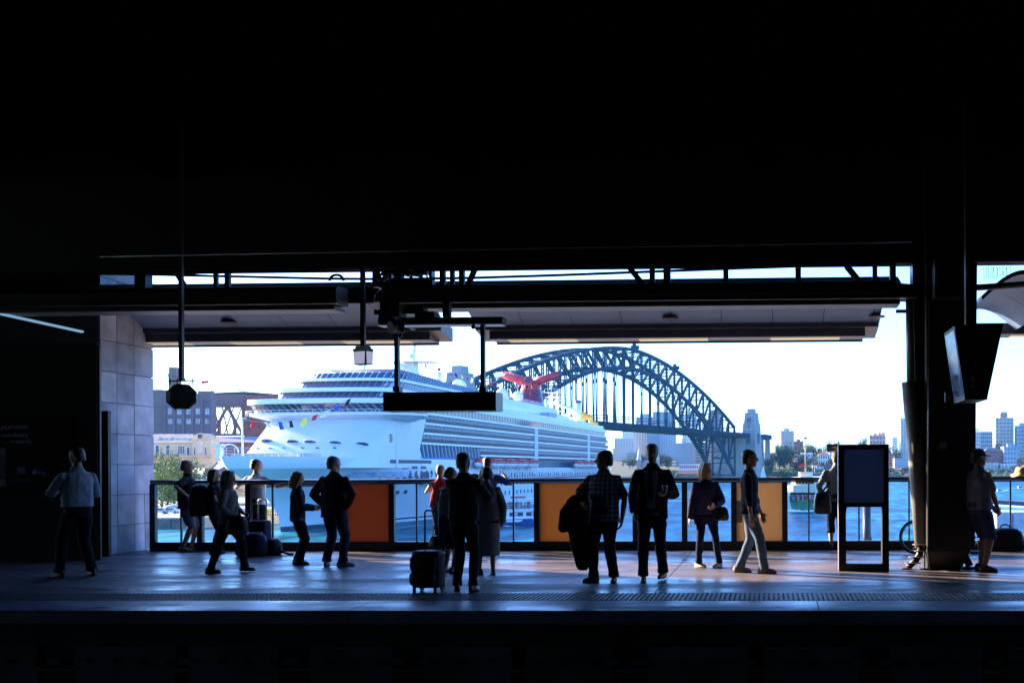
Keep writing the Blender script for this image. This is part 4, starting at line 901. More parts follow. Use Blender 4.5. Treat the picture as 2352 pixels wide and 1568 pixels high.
# suitcase beside central man
def suitcase(label, x, y, w, d, h, hz, m_, face=0, hm=None, pockets=True):
    t = thing('suitcase', label, 'suitcase', (x, y, 0), -R_(face), 'wheeled suitcases')
    mb = MB(); mb.rings([ellring(Vector((0, 0, z)), w / 2 * s, d / 2 * s, I3, 20, 5) for z, s in ((.06, .93), (.085, 1), (h * .5, 1.02), (h - .05, 1), (h - .015, .93), (h, .8))], smooth=False); mb.build('shell', m_, t)
    if pockets:
        for z0, z1, dd in ((.10, h * .5, .07), (h * .53, h - .06, .05)):
            mb = MB(); mb.rings([ellring(Vector((0, -d / 2 - dd * .2, z)), w * .46 * s, dd * s, I3, 16, 4) for z, s in ((z0, .9), (z0 + .04, 1), (z1 - .04, 1), (z1, .85))]); mb.build('pocket', m_, t)
    for s in (-1, 1):
        mb = MB(); mb.tube([(s * w * .38 - .015, d * .4, .045), (s * w * .38 + .015, d * .4, .045)], .045, 12); mb.build('wheel', S_black, t)
        mb = MB(); mb.tube([(s * w * .38, -d * .38, 0), (s * w * .38, -d * .38, .07)], .022, 8); mb.build('foot', S_black, t)
    mb = MB(); q = .085; mb.tube([(-q, d * .3, h - .03), (-q, d * .3, hz - .02), (-q + .02, d * .3, hz), (q - .02, d * .3, hz), (q, d * .3, hz - .02), (q, d * .3, h - .03)], .012, 8); mb.build('handle', hm or S_black, t)
    return t
g = ground(978, 1360); suitcase('bulging black wheeled suitcase with tall handle beside the photographer', g.x, g.y + .1, .37, .26, .52, 1.02, C_bag, 8)
g = ground(597, 1272); suitcase('dark upright suitcase with bright telescopic handle among the luggage', g.x, g.y, .36, .24, .62, 1.00, C_bagb, 10, M_trim, False)
g = ground(585, 1275); b1_ = softbag('backpack', 'navy backpack slumped on the floor beside the upright suitcase', 'backpack', (g.x, g.y - .1, 0), .27, .17, .42, C_bagb, .3)
for s in (-.1, .1): MB().tube([(s - .04, -.16, .10), (s, -.215, .2), (s + .05, -.18, .36), (s + .08, -.06, .42)], .022, 8).build('strap', C_bag, b1_)
g = ground(622, 1273); b2_ = softbag('duffel_bag', 'low dark duffel bag at the right end of the luggage pile', 'bag', (g.x, g.y - .05, 0), .22, .16, .30, C_bag, -.2)
MB().tube([(.15, 0, .2), (.28, -.02, .06), (.42, -.02, .02), (.5, -.0, .02)], .02, 8).build('strap', C_bag, b2_)
g = ground(2306, 1263); b3_ = softbag('holdall', 'big dark holdall with a loop handle near the capped man', 'bag', (g.x, g.y - .1, 0), .34, .2, .42, C_bag, .1)
MB().tube([(-.1, 0, .38), (-.08, 0, .46), (0, 0, .485), (.08, 0, .46), (.1, 0, .38)], .014, 8).build('handle', C_bag, b3_)
for s in (-1, 1): MB().box((s * .26 - .012, -.205, .2), (s * .26 + .012, -.19, .215)).build('buckle', M_trim, b3_)
# backpack worn by the fair haired woman
def worn(label, p, off, sx, sy, sz, m_, name='backpack', cat='backpack'):
    k = p['k']; c = toworld(p, Vector(off) * k); return softbag(name, label, cat, c, sx, sy, sz, m_, p.rotation_euler.z)
bp_ = worn('bulky dark backpack worn by the fair haired woman', p3, (0, -.27, .80), .19, .17, .58, C_bag)
for s in (-.1, .1): MB().tube([(s, .12, .1), (s * 1.2, .36, .28), (s * 1.1, .36, .5), (s, .16, .56)], .018, 8).build('strap', C_bag, bp_)
# handbags
hb1 = worn('small black shoulder bag of the woman in blue cardigan', p15, (-.24, .12, .80), .13, .06, .22, C_lea, 'handbag', 'handbag')
kk = p15['k']; MB().tube([(.0, 0, .2), (.06, -.03, .45), (.08, -.1, .66)], .009, 6).build('strap', C_lea, hb1)
hb2 = worn('slouchy black handbag hanging from the grey bloused woman', p9, (-.30, .03, .42), .10, .06, .18, C_lea, 'handbag', 'handbag')
MB().tube([(-.04, 0, .16), (-.02, 0, .34), (.02, 0, .34), (.04, 0, .16)], .008, 6).build('strap', C_lea, hb2)
hb3 = worn('shiny black messenger bag hanging behind the man at the rail', p17, (-.27, -.10, .66), .17, .13, .42, C_lea, 'shoulder_bag', 'bag')
MB().tube([(-.02, .05, .38), (.12, .02, .55), (.26, .0, .78), (.30, .06, .88)], .018, 8).build('strap', C_brown, hb3)
hb4 = worn('dark bag carried low by the walking woman', p4, (.17, .22, .68), .12, .14, .28, C_bag, 'handbag', 'handbag')
MB().tube([(0, -.06, .24), (0, 0, .42), (0, .06, .24)], .012, 6).build('strap', C_bag, hb4)
# coat over arm
k = p13['k']; c = toworld(p13, Vector((.30, .18, 0)) * k)
ct_ = thing('draped_coat', 'long black coat hanging over the arm of the checked shirt man', 'coat', (c.x, c.y, 0))
mb = MB(); mb.rings([ellring(Vector((ox, 0, z)), w, d, I3, 16, 2.6) for z, w, d, ox in ((.17, .06, .05, .06), (.22, .085, .06, .05), (.5, .12, .07, .01), (.8, .15, .08, -.01), (1.0, .17, .09, -.02), (1.12, .15, .09, -.01), (1.19, .09, .07, .02))])
mb.tube([(-.06, -.02, 1.12), (-.17, -.03, .95), (-.20, -.03, .75)], [.07, .085, .075], 10, True)
remeshed(mb, 'coat_body', C_suit, ct_, .014, 2)
t = thing('camera', 'small camera held up by the man in black seen from behind', 'camera', toworld(p10, Vector((.01, .36, 1.47)) * p10['k']), p10.rotation_euler.z)
MB().box((-.065, -.02, -.035), (.065, .02, .04)).build('body', S_black, t); MB().tube([(0, .02, 0), (0, .06, 0)], .032, 14).build('lens', S_black, t)
q = onY(1909, 1031, p17.location.y + .4); t = thing('tablet', 'flat dark tablet raised above the man at the rail behind the stand', 'tablet', toworld(p17, Vector((.02, .40, 1.86)) * p17['k']), p17.rotation_euler.z)
MB().box((-.15, -.006, -.075), (.07, .006, .065)).build('case', mat('tablet_slate', (0.06, 0.08, .1), .4), t)
# ================================================================== WATER, SKY LIGHT, SHORES
def water_mat():
    m = bpy.data.materials.new('harbour_water'); m.use_nodes = True
    n = m.node_tree.nodes; l = m.node_tree.links; b = n['Principled BSDF']
    b.inputs['Roughness'].default_value = 0.35; b.inputs['IOR'].default_value = 1.33; b.inputs['Specular IOR Level'].default_value = 0.10
    tc = n.new('ShaderNodeTexCoord')
    mp = n.new('ShaderNodeMapping'); mp.inputs['Scale'].default_value = (0.35, 1.0, 1.0); l.new(tc.outputs['Object'], mp.inputs['Vector'])
    mp2 = n.new('ShaderNodeMapping'); mp2.inputs['Scale'].default_value = (1.0, 0.22, 1.0); l.new(tc.outputs['Object'], mp2.inputs['Vector'])
    bumps = []
    for sc, st_ in ((0.035, 1.0), (0.16, .9), (0.7, .5)):
        no = n.new('ShaderNodeTexNoise'); no.inputs['Scale'].default_value = sc; no.inputs['Detail'].default_value = 4; l.new(mp.outputs[0], no.inputs['Vector'])
        bp = n.new('ShaderNodeBump'); bp.inputs['Strength'].default_value = st_; bp.inputs['Distance'].default_value = 0.35 / sc * .35
        l.new(no.outputs['Fac'], bp.inputs['Height'])
        if bumps: l.new(bumps[-1].outputs[0], bp.inputs['Normal'])
        bumps.append(bp)
    l.new(bumps[-1].outputs[0], b.inputs['Normal'])
    no = n.new('ShaderNodeTexNoise'); no.inputs['Scale'].default_value = .26; no.inputs['Detail'].default_value = 5; l.new(mp2.outputs[0], no.inputs['Vector'])
    cr = n.new('ShaderNodeMapRange'); cr.inputs[1].default_value = .42; cr.inputs[2].default_value = .62; l.new(no.outputs['Fac'], cr.inputs[0])
    mx = n.new('ShaderNodeMix'); mx.data_type = 'RGBA'; mx.inputs['A'].default_value = (0.001, 0.030, 0.050, 1); mx.inputs['B'].default_value = (0.012, 0.20, 0.22, 1)
    l.new(cr.outputs[0], mx.inputs['Factor']); l.new(mx.outputs['Result'], b.inputs['Base Color'])
    return m
mb = MB(); mb.quad(W(-2400, 24, WATER), W(2400, 24, WATER), W(2400, 2900, WATER), W(-2400, 2900, WATER)); struct(mb.build('water', water_mat()))
M_grass = mat('lawn', (0.075, 0.13, 0.025), .9, var=.4, scale=.05)
M_land = mat('hill_ground', (0.05, 0.075, 0.03), .95, rgb2=(0.10, 0.10, 0.06), scale=.02)
M_quay = mat('quay_paving', (0.42, 0.36, 0.28), .8, var=.2, scale=.2)
M_wallst = mat('quay_wall', (0.16, 0.14, 0.12), .9, rgb2=(0.06, 0.055, 0.05), scale=.4, bump=.4)

def DY(y, b, x=1176): return EYE + ((HZ + ROLL * (CXP - x) * 0) - y) / FPX * b + ROLL * 0
def pz(dx, dy, b): return P(dx, dy, b)

# northern shore: terrain sheet
SH0 = 1235.0
def shore_b(a): return SH0 + 45 * math.sin(a * .012 + 1) + max(0, (a - 120)) * .12 + 0.00045 * max(0, -a - 60) ** 2
def hill(a, b):
    d = b - shore_b(a)
    if d < 0: return WATER - 2
    h = 2.2 + 36 * (1 - math.exp(-d / 330)) + 5 * math.sin(a * .017) * min(1, d / 200) + 7 * math.sin(a * .006 + 2) * min(1, d / 300)
    return WATER + h
mb = MB(); na, nb = 90, 40; A0, A1 = -520, 900
vv = []
for j in range(nb):
    t = j / (nb - 1)
    for i in range(na):
        a = A0 + (A1 - A0) * i / (na - 1); d = -6 + 1400 * t ** 2.2 if j > 1 else (-8, 0)[j]
        b = shore_b(a) + d; vv.append(W(a, b, hill(a, b) if j > 1 else (WATER - 3, WATER + 1.8)[j]))
ff = [(j * na + i, j * na + i + 1, (j + 1) * na + i + 1, (j + 1) * na + i) for j in range(nb - 1) for i in range(na - 1)]
mb.add(vv, ff, True); struct(mb.build('far_shore', M_land))
def patch(name, pts, m, up=.3):
    """lawn patch draped on the far shore: list of (dx, b)"""
    mb = MB(); n = 8
    for (x0, b0), (x1, b1) in pts: pass
    (xa0, ba0), (xa1, ba1) = pts[0]; (xb0, bb0), (xb1, bb1) = pts[1]
    vs_ = []
    for j in range(n + 1):
        for i in range(n + 1):
            s, t = i / n, j / n
            x = lerp(lerp(xa0, xa1, s), lerp(xb0, xb1, s), t); b = lerp(lerp(ba0, ba1, s), lerp(bb0, bb1, s), t)
            a = (x - CXP) / FPX * b; vs_.append(W(a, b, hill(a, b) + up))
    mb.add(vs_, [(j * (n + 1) + i, j * (n + 1) + i + 1, (j + 1) * (n + 1) + i + 1, (j + 1) * (n + 1) + i) for j in range(n) for i in range(n)], True)
    return struct(mb.build(name, m))
patch('lawn', [((1772, 1275), (1905, 1290)), ((1760, 1345), (1860, 1370))], M_grass)
patch('lawn', [((1930, 1300), (2060, 1310)), ((1930, 1330), (2060, 1340))], M_grass)
mb = MB()
for k in range(200):
    a = random.uniform(-120, 420); b = shore_b(a) - random.uniform(-1, 4); r = random.uniform(.8, 2.2); mb.sphere(W(a, b, WATER + .4), r, 5, 3, (1.6, 1, .7))
stuff(tag(mb.build('shore_rocks', mat('sandstone', (0.36, 0.25, 0.16), .9)), 'pale sandstone rocks along the far waterline', 'rocks'))

# western quay the ship lies along, with its wall and paving
def SC(s, y): return (-102.7 + .0945 * s - y * .9955, 224 + .9955 * s + y * .0945)   # ship frame (s aft, y to its far side) in camera frame (a, b)
ZQ = WATER + 2.6
qa = [(-225, 238), (-133, 238), SC(24, 19), SC(330, 19), (-225, 640)]
mb = MB(); mb.prism([(W(a, b, 0).x, W(a, b, 0).y) for a, b in qa], WATER - 3, ZQ); struct(mb.build('western_quay', M_quay))
mb = MB()
for i in range(26):
    a = -225 + i * 3.6; mb.box((0, 0, 0), (0, 0, 0)) if False else None
    p, q = W(a + .1, 237.6, WATER - 1), W(a + 3.4, 237.9, ZQ - .05); mb.hexa([W(a + .1, 237.5, WATER - 1), W(a + 3.4, 237.5, WATER - 1), W(a + 3.4, 237.98, WATER - 1), W(a + .1, 237.98, WATER - 1), W(a + .1, 237.5, ZQ - .3), W(a + 3.4, 237.5, ZQ - .3), W(a + 3.4, 237.98, ZQ - .3), W(a + .1, 237.98, ZQ - .3)])
qw = stuff(mb.build('quay_wall_blocks', M_wallst)); tag(qw, 'dark weathered stone wall of the quay above the water', 'quay wall')
# the southern bank under the station
mb = MB(); mb.prism([(-70, 19.6), (70, 19.6), (70, 60), (-70, 60)], WATER - 3, WATER + 2.4); struct(mb.build('ferry_quay', M_quay))
mb = MB(); mb.box((-60, 11.2, WATER + 2.4), (60, 18.8, -1.61)); struct(mb.build('station_base', M_ceil))
# ================================================================== CRUISE SHIP
o = W(-102.7, 224, WATER)
ship = thing('cruise_ship', 'huge white cruise ship with a red whale tail funnel moored along the quay', 'cruise ship', (o.x, o.y, WATER), R_(90 - 5.42) + PSI)
M_hull = mat('ship_white', (0.56, 0.58, 0.60), .4, var=.06, scale=.08)
M_hwhite = mat('ship_white_trim', (0.68, 0.69, 0.70), .4, var=.04, scale=.2)
M_boot = mat('boot_top', (0.02, 0.03, 0.06), .5); M_rstripe = mat('hull_red_stripe', (0.16, 0.012, 0.03), .5); M_bstripe = mat('hull_blue_panel', (0.02, 0.14, 0.42), .4)
M_sglass = mat('ship_window_glass', (0.016, 0.035, 0.075), .06, spec=.8, var=.5, scale=.15)
M_rglass = mat('ship_dark_glass', (0.05, 0.045, 0.075), .06, spec=.8, var=.4, scale=.15)
M_bglass = mat('balcony_glass', (0.003, 0.018, 0.050), .3, spec=.12, var=.6, scale=.3)
M_door = mat('balcony_door_glass', (0.022, 0.070, 0.125), .35, spec=.2, var=.35, scale=.4)
M_sred = mat('funnel_red', (0.45, 0.02, 0.03), .4, var=.08, scale=.3); M_sred2 = mat('funnel_maroon_panel', (0.13, 0.012, 0.04), .3, var=.3, scale=.5); M_orng = mat('lifeboat_red', (0.55, 0.04, 0.035), .45)
M_sgrey = mat('ship_grey', (0.33, 0.36, 0.42), .5); M_yel = mat('slide_yellow', (0.75, 0.38, 0.03), .4)
LOA = 263.0
def clampf(x, a=0., b=1.): return max(a, min(b, x))
def xs(z):
    T = [(-2, 1.5), (0, 0), (2.5, -.4), (5, -2.2), (8, -6), (11, -12), (13.2, -17.5), (14.5, -20.5), (16.8, -22)]
    for (z0, x0), (z1, x1) in zip(T, T[1:]):
        if z <= z1: return lerp(x0, x1, (z - z0) / (z1 - z0))
    return T[-1][1]
def hb_(s, z):
    L = lerp(95, 52, clampf(z / 15)); p = lerp(1.7, 2.5, clampf(z / 15)); t = clampf((s - xs(z)) / L)
    b = 16.0 * (1 - (1 - t) ** p)
    if s > LOA - 25: b *= 1 - .12 * ((s - LOA + 25) / 25) ** 2
    return b
TT = [0, .004, .012, .024, .04, .06, .085, .115, .15, .19, .24, .3, .4, .55, .7, .85, .93, 1]
def hull_band(zs_, off=0.0, s1=LOA, s0=None):
    mb = MB()
    for sd in (-1, 1):
        rows = []
        for z in zs_:
            a = xs(z) if s0 is None else s0
            rows.append([(a + (s1 - a) * t, sd * (hb_(a + (s1 - a) * t, z) + off), z) for t in TT])
        n = len(TT); v = [p for r in rows for p in r]
        f = []
        for j in range(len(rows) - 1):
            for i in range(n - 1):
                q = (j * n + i, j * n + i + 1, (j + 1) * n + i + 1, (j + 1) * n + i); f.append(q if sd < 0 else q[::-1])
        mb.add(v, f, True)
    return mb
hb1_ = hull_band([-2, .9, 2, 3.5, 5, 6.5, 8, 9.5, 11, 12.2, 13.2, 14.2])
# transom and deck
za = [-2, 2, 5, 9.5, 14.2]
mb = hb1_; n0 = [(LOA, -hb_(LOA, z), z) for z in za] + [(LOA, hb_(LOA, z), z) for z in reversed(za)]; mb.add(n0, [tuple(range(len(n0)))])
hull = mb.build('hull', M_hull, ship)
hull_band([14.201, 15.2, 16.8], .02, 120).build('bulwark', M_hwhite, ship)
hull_band([-.2, .55, 1.1], .05).build('boot_top', M_boot, ship)
hull_band([10.1, 10.75], .06, LOA, None).build('red_stripe', M_rstripe, ship)
dm = MB(); pl_ = [(xs(14) + (70 - xs(14)) * t, hb_(xs(14) + (70 - xs(14)) * t, 14) - .1) for t in TT]
dm.add([(s, -b, 14.2) for s, b in pl_] + [(s, b, 14.2) for s, b in pl_], [(i, i + 1, len(pl_) + i + 1, len(pl_) + i) for i in range(len(pl_) - 1)]); dm.build('fore_deck', mat('deck_grey', (0.30, 0.33, 0.36), .7), ship)
# portholes along the bow
pm = MB(); pm.tube([(0, 0, 0), (0, -.12, 0)], [.62, .62], 16); pme = pm.mesh('porthole'); pme.materials.append(M_sglass)
for s0, n, z in ((33, 6, 12.7), (21, 7, 11.7), (22, 5, 8.3)):
    for k in range(n):
        s = s0 + k * 3.3; b = hb_(s, z); inst('porthole', pme, ship, (s, -b - .02, z), (0, 0, math.atan2(-(hb_(s + 1, z) - b), 1)), (1, 1, 1.5 if z > 12 else 1.2))
wm_ = MB(); wm_.box((-.45, -.1, -.65), (.45, .05, .65)); wme = wm_.mesh('window'); wme.materials.append(M_sglass)
for z in (9.2, 6.0):
    for k in range(46):
        s = 66 + k * 4.1; inst('window', wme, ship, (s, -hb_(s, z) - .03, z))
# mooring deck opening and ports
for s0, s1, z0, z1 in ((14, 46, 15.4, 16.3),):
    mb = MB(); n = 10
    for k in range(n):
        sa, sb_ = s0 + (s1 - s0) * k / n, s0 + (s1 - s0) * (k + 1) / n
        mb.quad((sa, -hb_(sa, 15.8) - .06, z0), (sb_, -hb_(sb_, 15.8) - .06, z0), (sb_, -hb_(sb_, 15.8) - .06, z1), (sa, -hb_(sa, 15.8) - .06, z1))
    mb.build('mooring_port', M_boot, ship)
for s in (28, 33.5, 39):
    mb = MB(); mb.quad((s, -hb_(s, 14) - .06, 14.0), (s + 3.6, -hb_(s + 3.6, 14) - .06, 14.0), (s + 3.6, -hb_(s + 3.6, 14) - .06, 14.7), (s, -hb_(s, 14) - .06, 14.7)); mb.build('hull_slot', M_boot, ship)
# faded name band
mb = MB(); mb.add([(8 + k * 2.4, -hb_(8 + k * 2.4, z) - .06, z) for z in (12.0, 13.3) for k in range(13)], [(k, k + 1, 14 + k, 13 + k) for k in range(12)]); mb.build('name_band', mat('name_band_blue', (0.20, 0.29, 0.46), .5, rgb2=(0.55, .62, .7), scale=.9), ship)
# shell door stair
mb = MB(); mb.hexa([(38, -15.6, 9.9), (44, -16.2, 9.9), (44, -15.3, 9.9), (38, -15.0, 9.9), (40, -16.0, 13.2), (44, -16.3, 13.2), (44, -15.3, 13.2), (40, -15.2, 13.2)]); mb.build('shell_door', M_boot, ship)
mb = MB(); mb.box((40, -18.2, 9.9), (47, -16.2, 10.1))
for k in range(8): mb.bar((40 + k, -18.1, 10.1), (40 + k, -18.1, 11.1), .08)
mb.bar((40, -18.1, 11.1), (47, -18.1, 11.1), .08); mb.bar((43, -16.2, 13.6), (46, -18, 10.2), .08); mb.build('boarding_stage', M_hwhite, ship)

# --- superstructure front
def nose(sf, sl, hw, s_end, p=3.2, n=26):
    """plan outline from the far side round the front to the near side"""
    L = sl - sf; out = [(s_end, hw)]
    for k in range(n + 1):
        t = math.pi / 2 - math.pi * k / n
        y = hw * math.copysign(abs(math.sin(t)) ** (2 / p), math.sin(t)); x = sl - L * abs(math.cos(t)) ** (2 / p); out.append((x, y))
    out.append((s_end, -hw)); return out
def wallband(name, lo, hi, z0, z1, m, capm=None, parent=None):
    mb = MB(); n = len(lo); v = [(x, y, z0) for x, y in lo] + [(x, y, z1) for x, y in hi]
    mb.add(v, [(i, n + i, n + i + 1, i + 1) for i in range(n - 1)], True)
    if capm is not None: mb.add([(x, y, z1) for x, y in hi], [tuple(range(n))]); mb.add([(x, y, z0) for x, y in lo], [tuple(reversed(range(n)))])
    return mb.build(name, m, parent or ship)
def resample(pl, step):
    out = [pl[0]]; acc = 0
    L = [0]
    for a, b in zip(pl, pl[1:]): L.append(L[-1] + math.hypot(b[0] - a[0], b[1] - a[1]))
    N = max(1, round(L[-1] / step)); res = []
    for k in range(N + 1):
        d = L[-1] * k / N; i = max(j for j in range(len(L) - 1) if L[j] <= d + 1e-9); t = (d - L[i]) / max(1e-9, L[i + 1] - L[i])
        res.append((lerp(pl[i][0], pl[i + 1][0], t), lerp(pl[i][1], pl[i + 1][1], t)))
    return res
def windows(name, lo, hi, z0, z1, step, m, gap=.1, off=.08, smin=-99, smax=999):
    a, b = resample(lo, step), resample(hi, step); N = min(len(a), len(b)) - 1; cnt = 0
    for i in range(N):
        p, q, r, s_ = a[i], a[i + 1], b[i + 1], b[i]
        if p[1] > 12 and q[1] > 12 and p[0] > 45: continue        # far side, out of sight
        nx, ny = (q[1] - p[1]), -(q[0] - p[0]); L = math.hypot(nx, ny) or 1; nx, ny = nx / L, ny / L
        if nx > 0 and abs(nx) > .9: nx, ny = -nx, -ny
        cx_, cy_ = (p[0] + q[0]) / 2, (p[1] + q[1]) / 2
        if (nx * (cx_ - 60) + ny * cy_) < 0: nx, ny = -nx, -ny
        g = gap
        f = lambda A, B, t: (lerp(A[0], B[0], t) + nx * off, lerp(A[1], B[1], t) + ny * off)
        P0, P1, P2, P3 = f(p, q, g), f(p, q, 1 - g), f(s_, r, 1 - g), f(s_, r, g)
        mb = MB(); mb.add([(*P0, z0), (*P1, z0), (*P2, z1), (*P3, z1), (P0[0] - nx * .06, P0[1] - ny * .06, z0), (P1[0] - nx * .06, P1[1] - ny * .06, z0), (P2[0] - nx * .06, P2[1] - ny * .06, z1), (P3[0] - nx * .06, P3[1] - ny * .06, z1)],
                          [(0, 1, 2, 3), (4, 7, 6, 5), (0, 4, 5, 1), (1, 5, 6, 2), (2, 6, 7, 3), (3, 7, 4, 0)]); mb.build(name, m, ship); cnt += 1
    return cnt
f0 = nose(0, 16, 15.8, 36, 3.0); f1 = nose(19, 27, 16, 36, 3.0)
wallband('front_screen', f0, f1, 14.3, 26.6, M_hull)
# oval windows on the raked front
def onfront(y, z):
    t = (z - 14.3) / 12.3; best = None
    A = [(lerp(a[0], b[0], t), lerp(a[1], b[1], t)) for a, b in zip(f0, f1)]
    for a, b in zip(A, A[1:]):
        if (a[1] - y) * (b[1] - y) <= 0 and a[1] != b[1]: u = (a[1] - y) / (a[1] - b[1]); best = lerp(a[0], b[0], u); break
    return Vector((best if best else 10, y, z))
om = MB(); om.sphere((0, 0, 0), 1, 18, 6, (.16, 1.5, .85)); ome = om.mesh('oval_window'); ome.materials.append(M_sglass)
om2 = MB(); om2.sphere((0, 0, 0), 1, 18, 6, (.13, 1.75, 1.05)); ome2 = om2.mesh('oval_rim'); ome2.materials.append(M_hwhite)
for y, z in ((9.4, 20.6), (2.4, 20.4), (-2.0, 20.3), (-8.0, 20.1), (-13.3, 19.8)):
    c = onfront(y, z); w_ = inst('oval_window', ome, ship, c, (0, R_(-50), R_(0 if abs(y) < 10 else 18))); inst('rim', ome2, w_, (.04, 0, 0))
for y in (10.5, 6.8, 3.3, -1.2, -4.8, -8.6):
    c = onfront(y, 18.9); inst('small_port', ome, ship, c, (0, R_(-50), 0), (1, .35, .4))
mb = MB(); c = onfront(-15.2, 23.5); mb.box((c.x + 2, -16.05, 20.6), (c.x + 3.2, -15.9, 22.6)); mb.build('side_port', M_sglass, ship)
# stripes standing proud on the lit face
# --- bridge deck with wings
b0 = nose(16.5, 26, 21.8, 30, 2.6); b1 = nose(16.0, 25.8, 22.0, 30.5, 2.6)
wallband('bridge_underside', nose(19, 27.5, 17, 33, 2.6), b0, 26.0, 27.2, M_hwhite, M_hwhite)
wallband('bridge_apron', b0, b0, 27.2, 27.75, M_hwhite, M_hwhite)
bw0 = nose(17.4, 26.6, 20.6, 30, 2.6); bw1 = nose(16.4, 25.9, 21.3, 30.4, 2.6)
wallband('bridge_wall', bw0, bw1, 27.75, 29.95, M_hwhite)
windows('bridge_window', bw0, bw1, 27.85, 29.8, 1.75, M_sglass, .055)
wallband('bridge_roof', nose(15.8, 25.5, 21.9, 31, 2.6), nose(15.8, 25.5, 21.9, 31, 2.6), 29.955, 31.15, M_hwhite, M_hwhite)
mb = MB(); rl = resample(nose(16.0, 25.6, 22.6, 30, 2.6), 2.2)
for a in rl: mb.bar((*a, 27.2), (*a, 28.4), .07)
for a, b in zip(rl, rl[1:]): mb.bar((*a, 28.4), (*b, 28.4), .08); mb.bar((*a, 27.9), (*b, 27.9), .05)
mb.build('bridge_rail', M_hwhite, ship)
# --- upper decks stepping back
def tier(sf, sl, hw, se, z0, z1, z2, rake, step, gm, nm):
    lo, hi = nose(sf, sl, hw, se), nose(sf + rake, sl + rake, hw - .15, se)
    wallband('deck_wall', lo, hi, z0, z1, M_sgrey)
    windows(nm, lo, hi, z0 + .08, z1 - .06, step, gm, .045)
    r = nose(sf + rake - 1.0, sl + rake - .6, hw + .35, se)
    wallband('deck_edge', r, r, z1 + .005, z2, M_hwhite, M_hwhite)
tier(21, 28, 15.5, 60, 31.16, 33.1, 34.1, .9, 1.65, M_rglass, 'deck_window')
tier(27.5, 35, 13.6, 78, 34.11, 36.3, 37.0, .9, 1.65, M_rglass, 'deck_window')
# glass screen on the top deck
lo, hi = nose(32, 40, 12.8, 92), nose(33.2, 41, 12.6, 92)
windows('screen_pane', lo, hi, 37.02, 38.9, 1.7, M_door, .04, 0)
a_, b_ = resample(lo, 1.7), resample(hi, 1.7)
for p, q in zip(a_, b_): mb = MB(); mb.bar((*p, 37.0), (*q, 39.05), .16); mb.build('screen_upright', M_sgrey, ship)
mb = MB()
for s, y in ((40, 8), (40, -8), (48, 9), (48, -9), (58, 9), (58, -9), (66, 9), (66, -9)): mb.bar((s, y, 37), (s, y, 40.2), .16)
mb.hexa([(39, -10, 40.2), (68, -10, 39.6), (68, 10, 39.6), (39, 10, 40.2), (39, -10, 40.32), (68, -10, 39.72), (68, 10, 39.72), (39, 10, 40.32)]); mb.build('sun_awning', mat('awning', (0.4, .5, .62), .6), ship)
mb = MB(); mb.bar((33, -2, 35), (37.5, -2, 42.0), .35); mb.bar((37.2, -3.8, 41.6), (37.2, -.2, 41.6), .12); mb.bar((37.2, -2, 42), (37.2, -2, 43), .1); mb.build('signal_mast', M_hwhite, ship)
for s, y, z, h in ((30.5, -3, 34.1, 2.4), (29, -7, 34.1, 1.6), (25, 3, 31.2, 2.0)):
    mb = MB(); mb.bar((s, y, z), (s, y, z + h), .14); mb.bar((s, y - .5, z + h), (s, y + .5, z + h), .12); mb.build('aerial', M_hwhite, ship)
# --- main house, balcony decks
SB, SE = 33.0, 262.0
mb = MB(); mb.box((SB, -14.4, 14.25), (SE - 6, 14.4, 31.0)); mb.build('house', M_door, ship)
mb = MB(); mb.prism([(24.5, -16.0), (36, -16.05), (36, -14), (24.5, -14)], 14.25, 27.0)
mb.hexa([(36, -16.05, 14.25), (41.5, -16.05, 14.25), (41.5, -14.3, 14.25), (36, -14.3, 14.25), (36, -16.05, 19.2), (38.5, -16.05, 19.2), (38.5, -14.3, 19.2), (36, -14.3, 19.2)])
mb.hexa([(36, -16.05, 19.2), (38.5, -16.05, 19.2), (38.5, -14.3, 19.2), (36, -14.3, 19.2), (36, -16.05, 27.0), (42.5, -16.05, 27.0), (42.5, -14.3, 27.0), (36, -14.3, 27.0)]); mb.build('shoulder', M_hull, ship)
lv = [18.0, 20.75, 23.4, 26.05, 28.7]
breaks = [(33, 82), (82, 139.5), (143.5, 218), (222.5, SE - 2)]
for i, z in enumerate(lv):
    s0 = 38.5 + (1.2 * i if i else 0)
    if z < 20: s0 = 84
    mb = MB(); mb.box((s0, -16.15, z - .28), (SE - .8 * i, -14.3, z + .28)); mb.build('deck_slab', M_hwhite, ship)
for i, z in enumerate(lv[:-1]):
    s0 = 39.5 + 1.2 * i if z > 20 else 84
    for k, (a, b) in enumerate(breaks):
        a = max(a, s0); b = min(b, SE - 1 - .8 * i)
        if b - a < 1: continue
        n = max(1, round((b - a) / 14.5))
        for j in range(n):
            x0, x1 = a + (b - a) * j / n + .04, a + (b - a) * (j + 1) / n - .04
            mb = MB(); mb.box((x0, -16.12, z + .285), (x1, -16.06, z + 1.3)); mb.build('balustrade_glass', M_bglass, ship)
            mb = MB(); mb.box((x0, -16.13, z + 1.31), (x1, -16.04, z + 1.37)); mb.build('balustrade_rail', M_sgrey, ship)
dv = MB(); dv.box((-.06, -16.0, .285), (.06, -14.42, 2.36)); dve = dv.mesh('balcony_divider'); dve.materials.append(M_hwhite)
jm = MB(); jm.box((-.12, -14.50, .285), (.12, -14.405, 2.36)); jme = jm.mesh('door_frame'); jme.materials.append(M_hwhite)
spots = []
for i, z in enumerate(lv[:-1]):
    s = (40.5 + 1.2 * i) if z > 20 else 85
    while s < SE - 3 - .8 * i:
        if not any(abs(s - c) < 2.6 for c in (141.5, 220.2)): spots.append((s, z))
        s += 2.75
spots.sort()
for s, z in spots[:298]: inst('balcony_divider', dve, ship, (s, 0, z))
mb = MB()
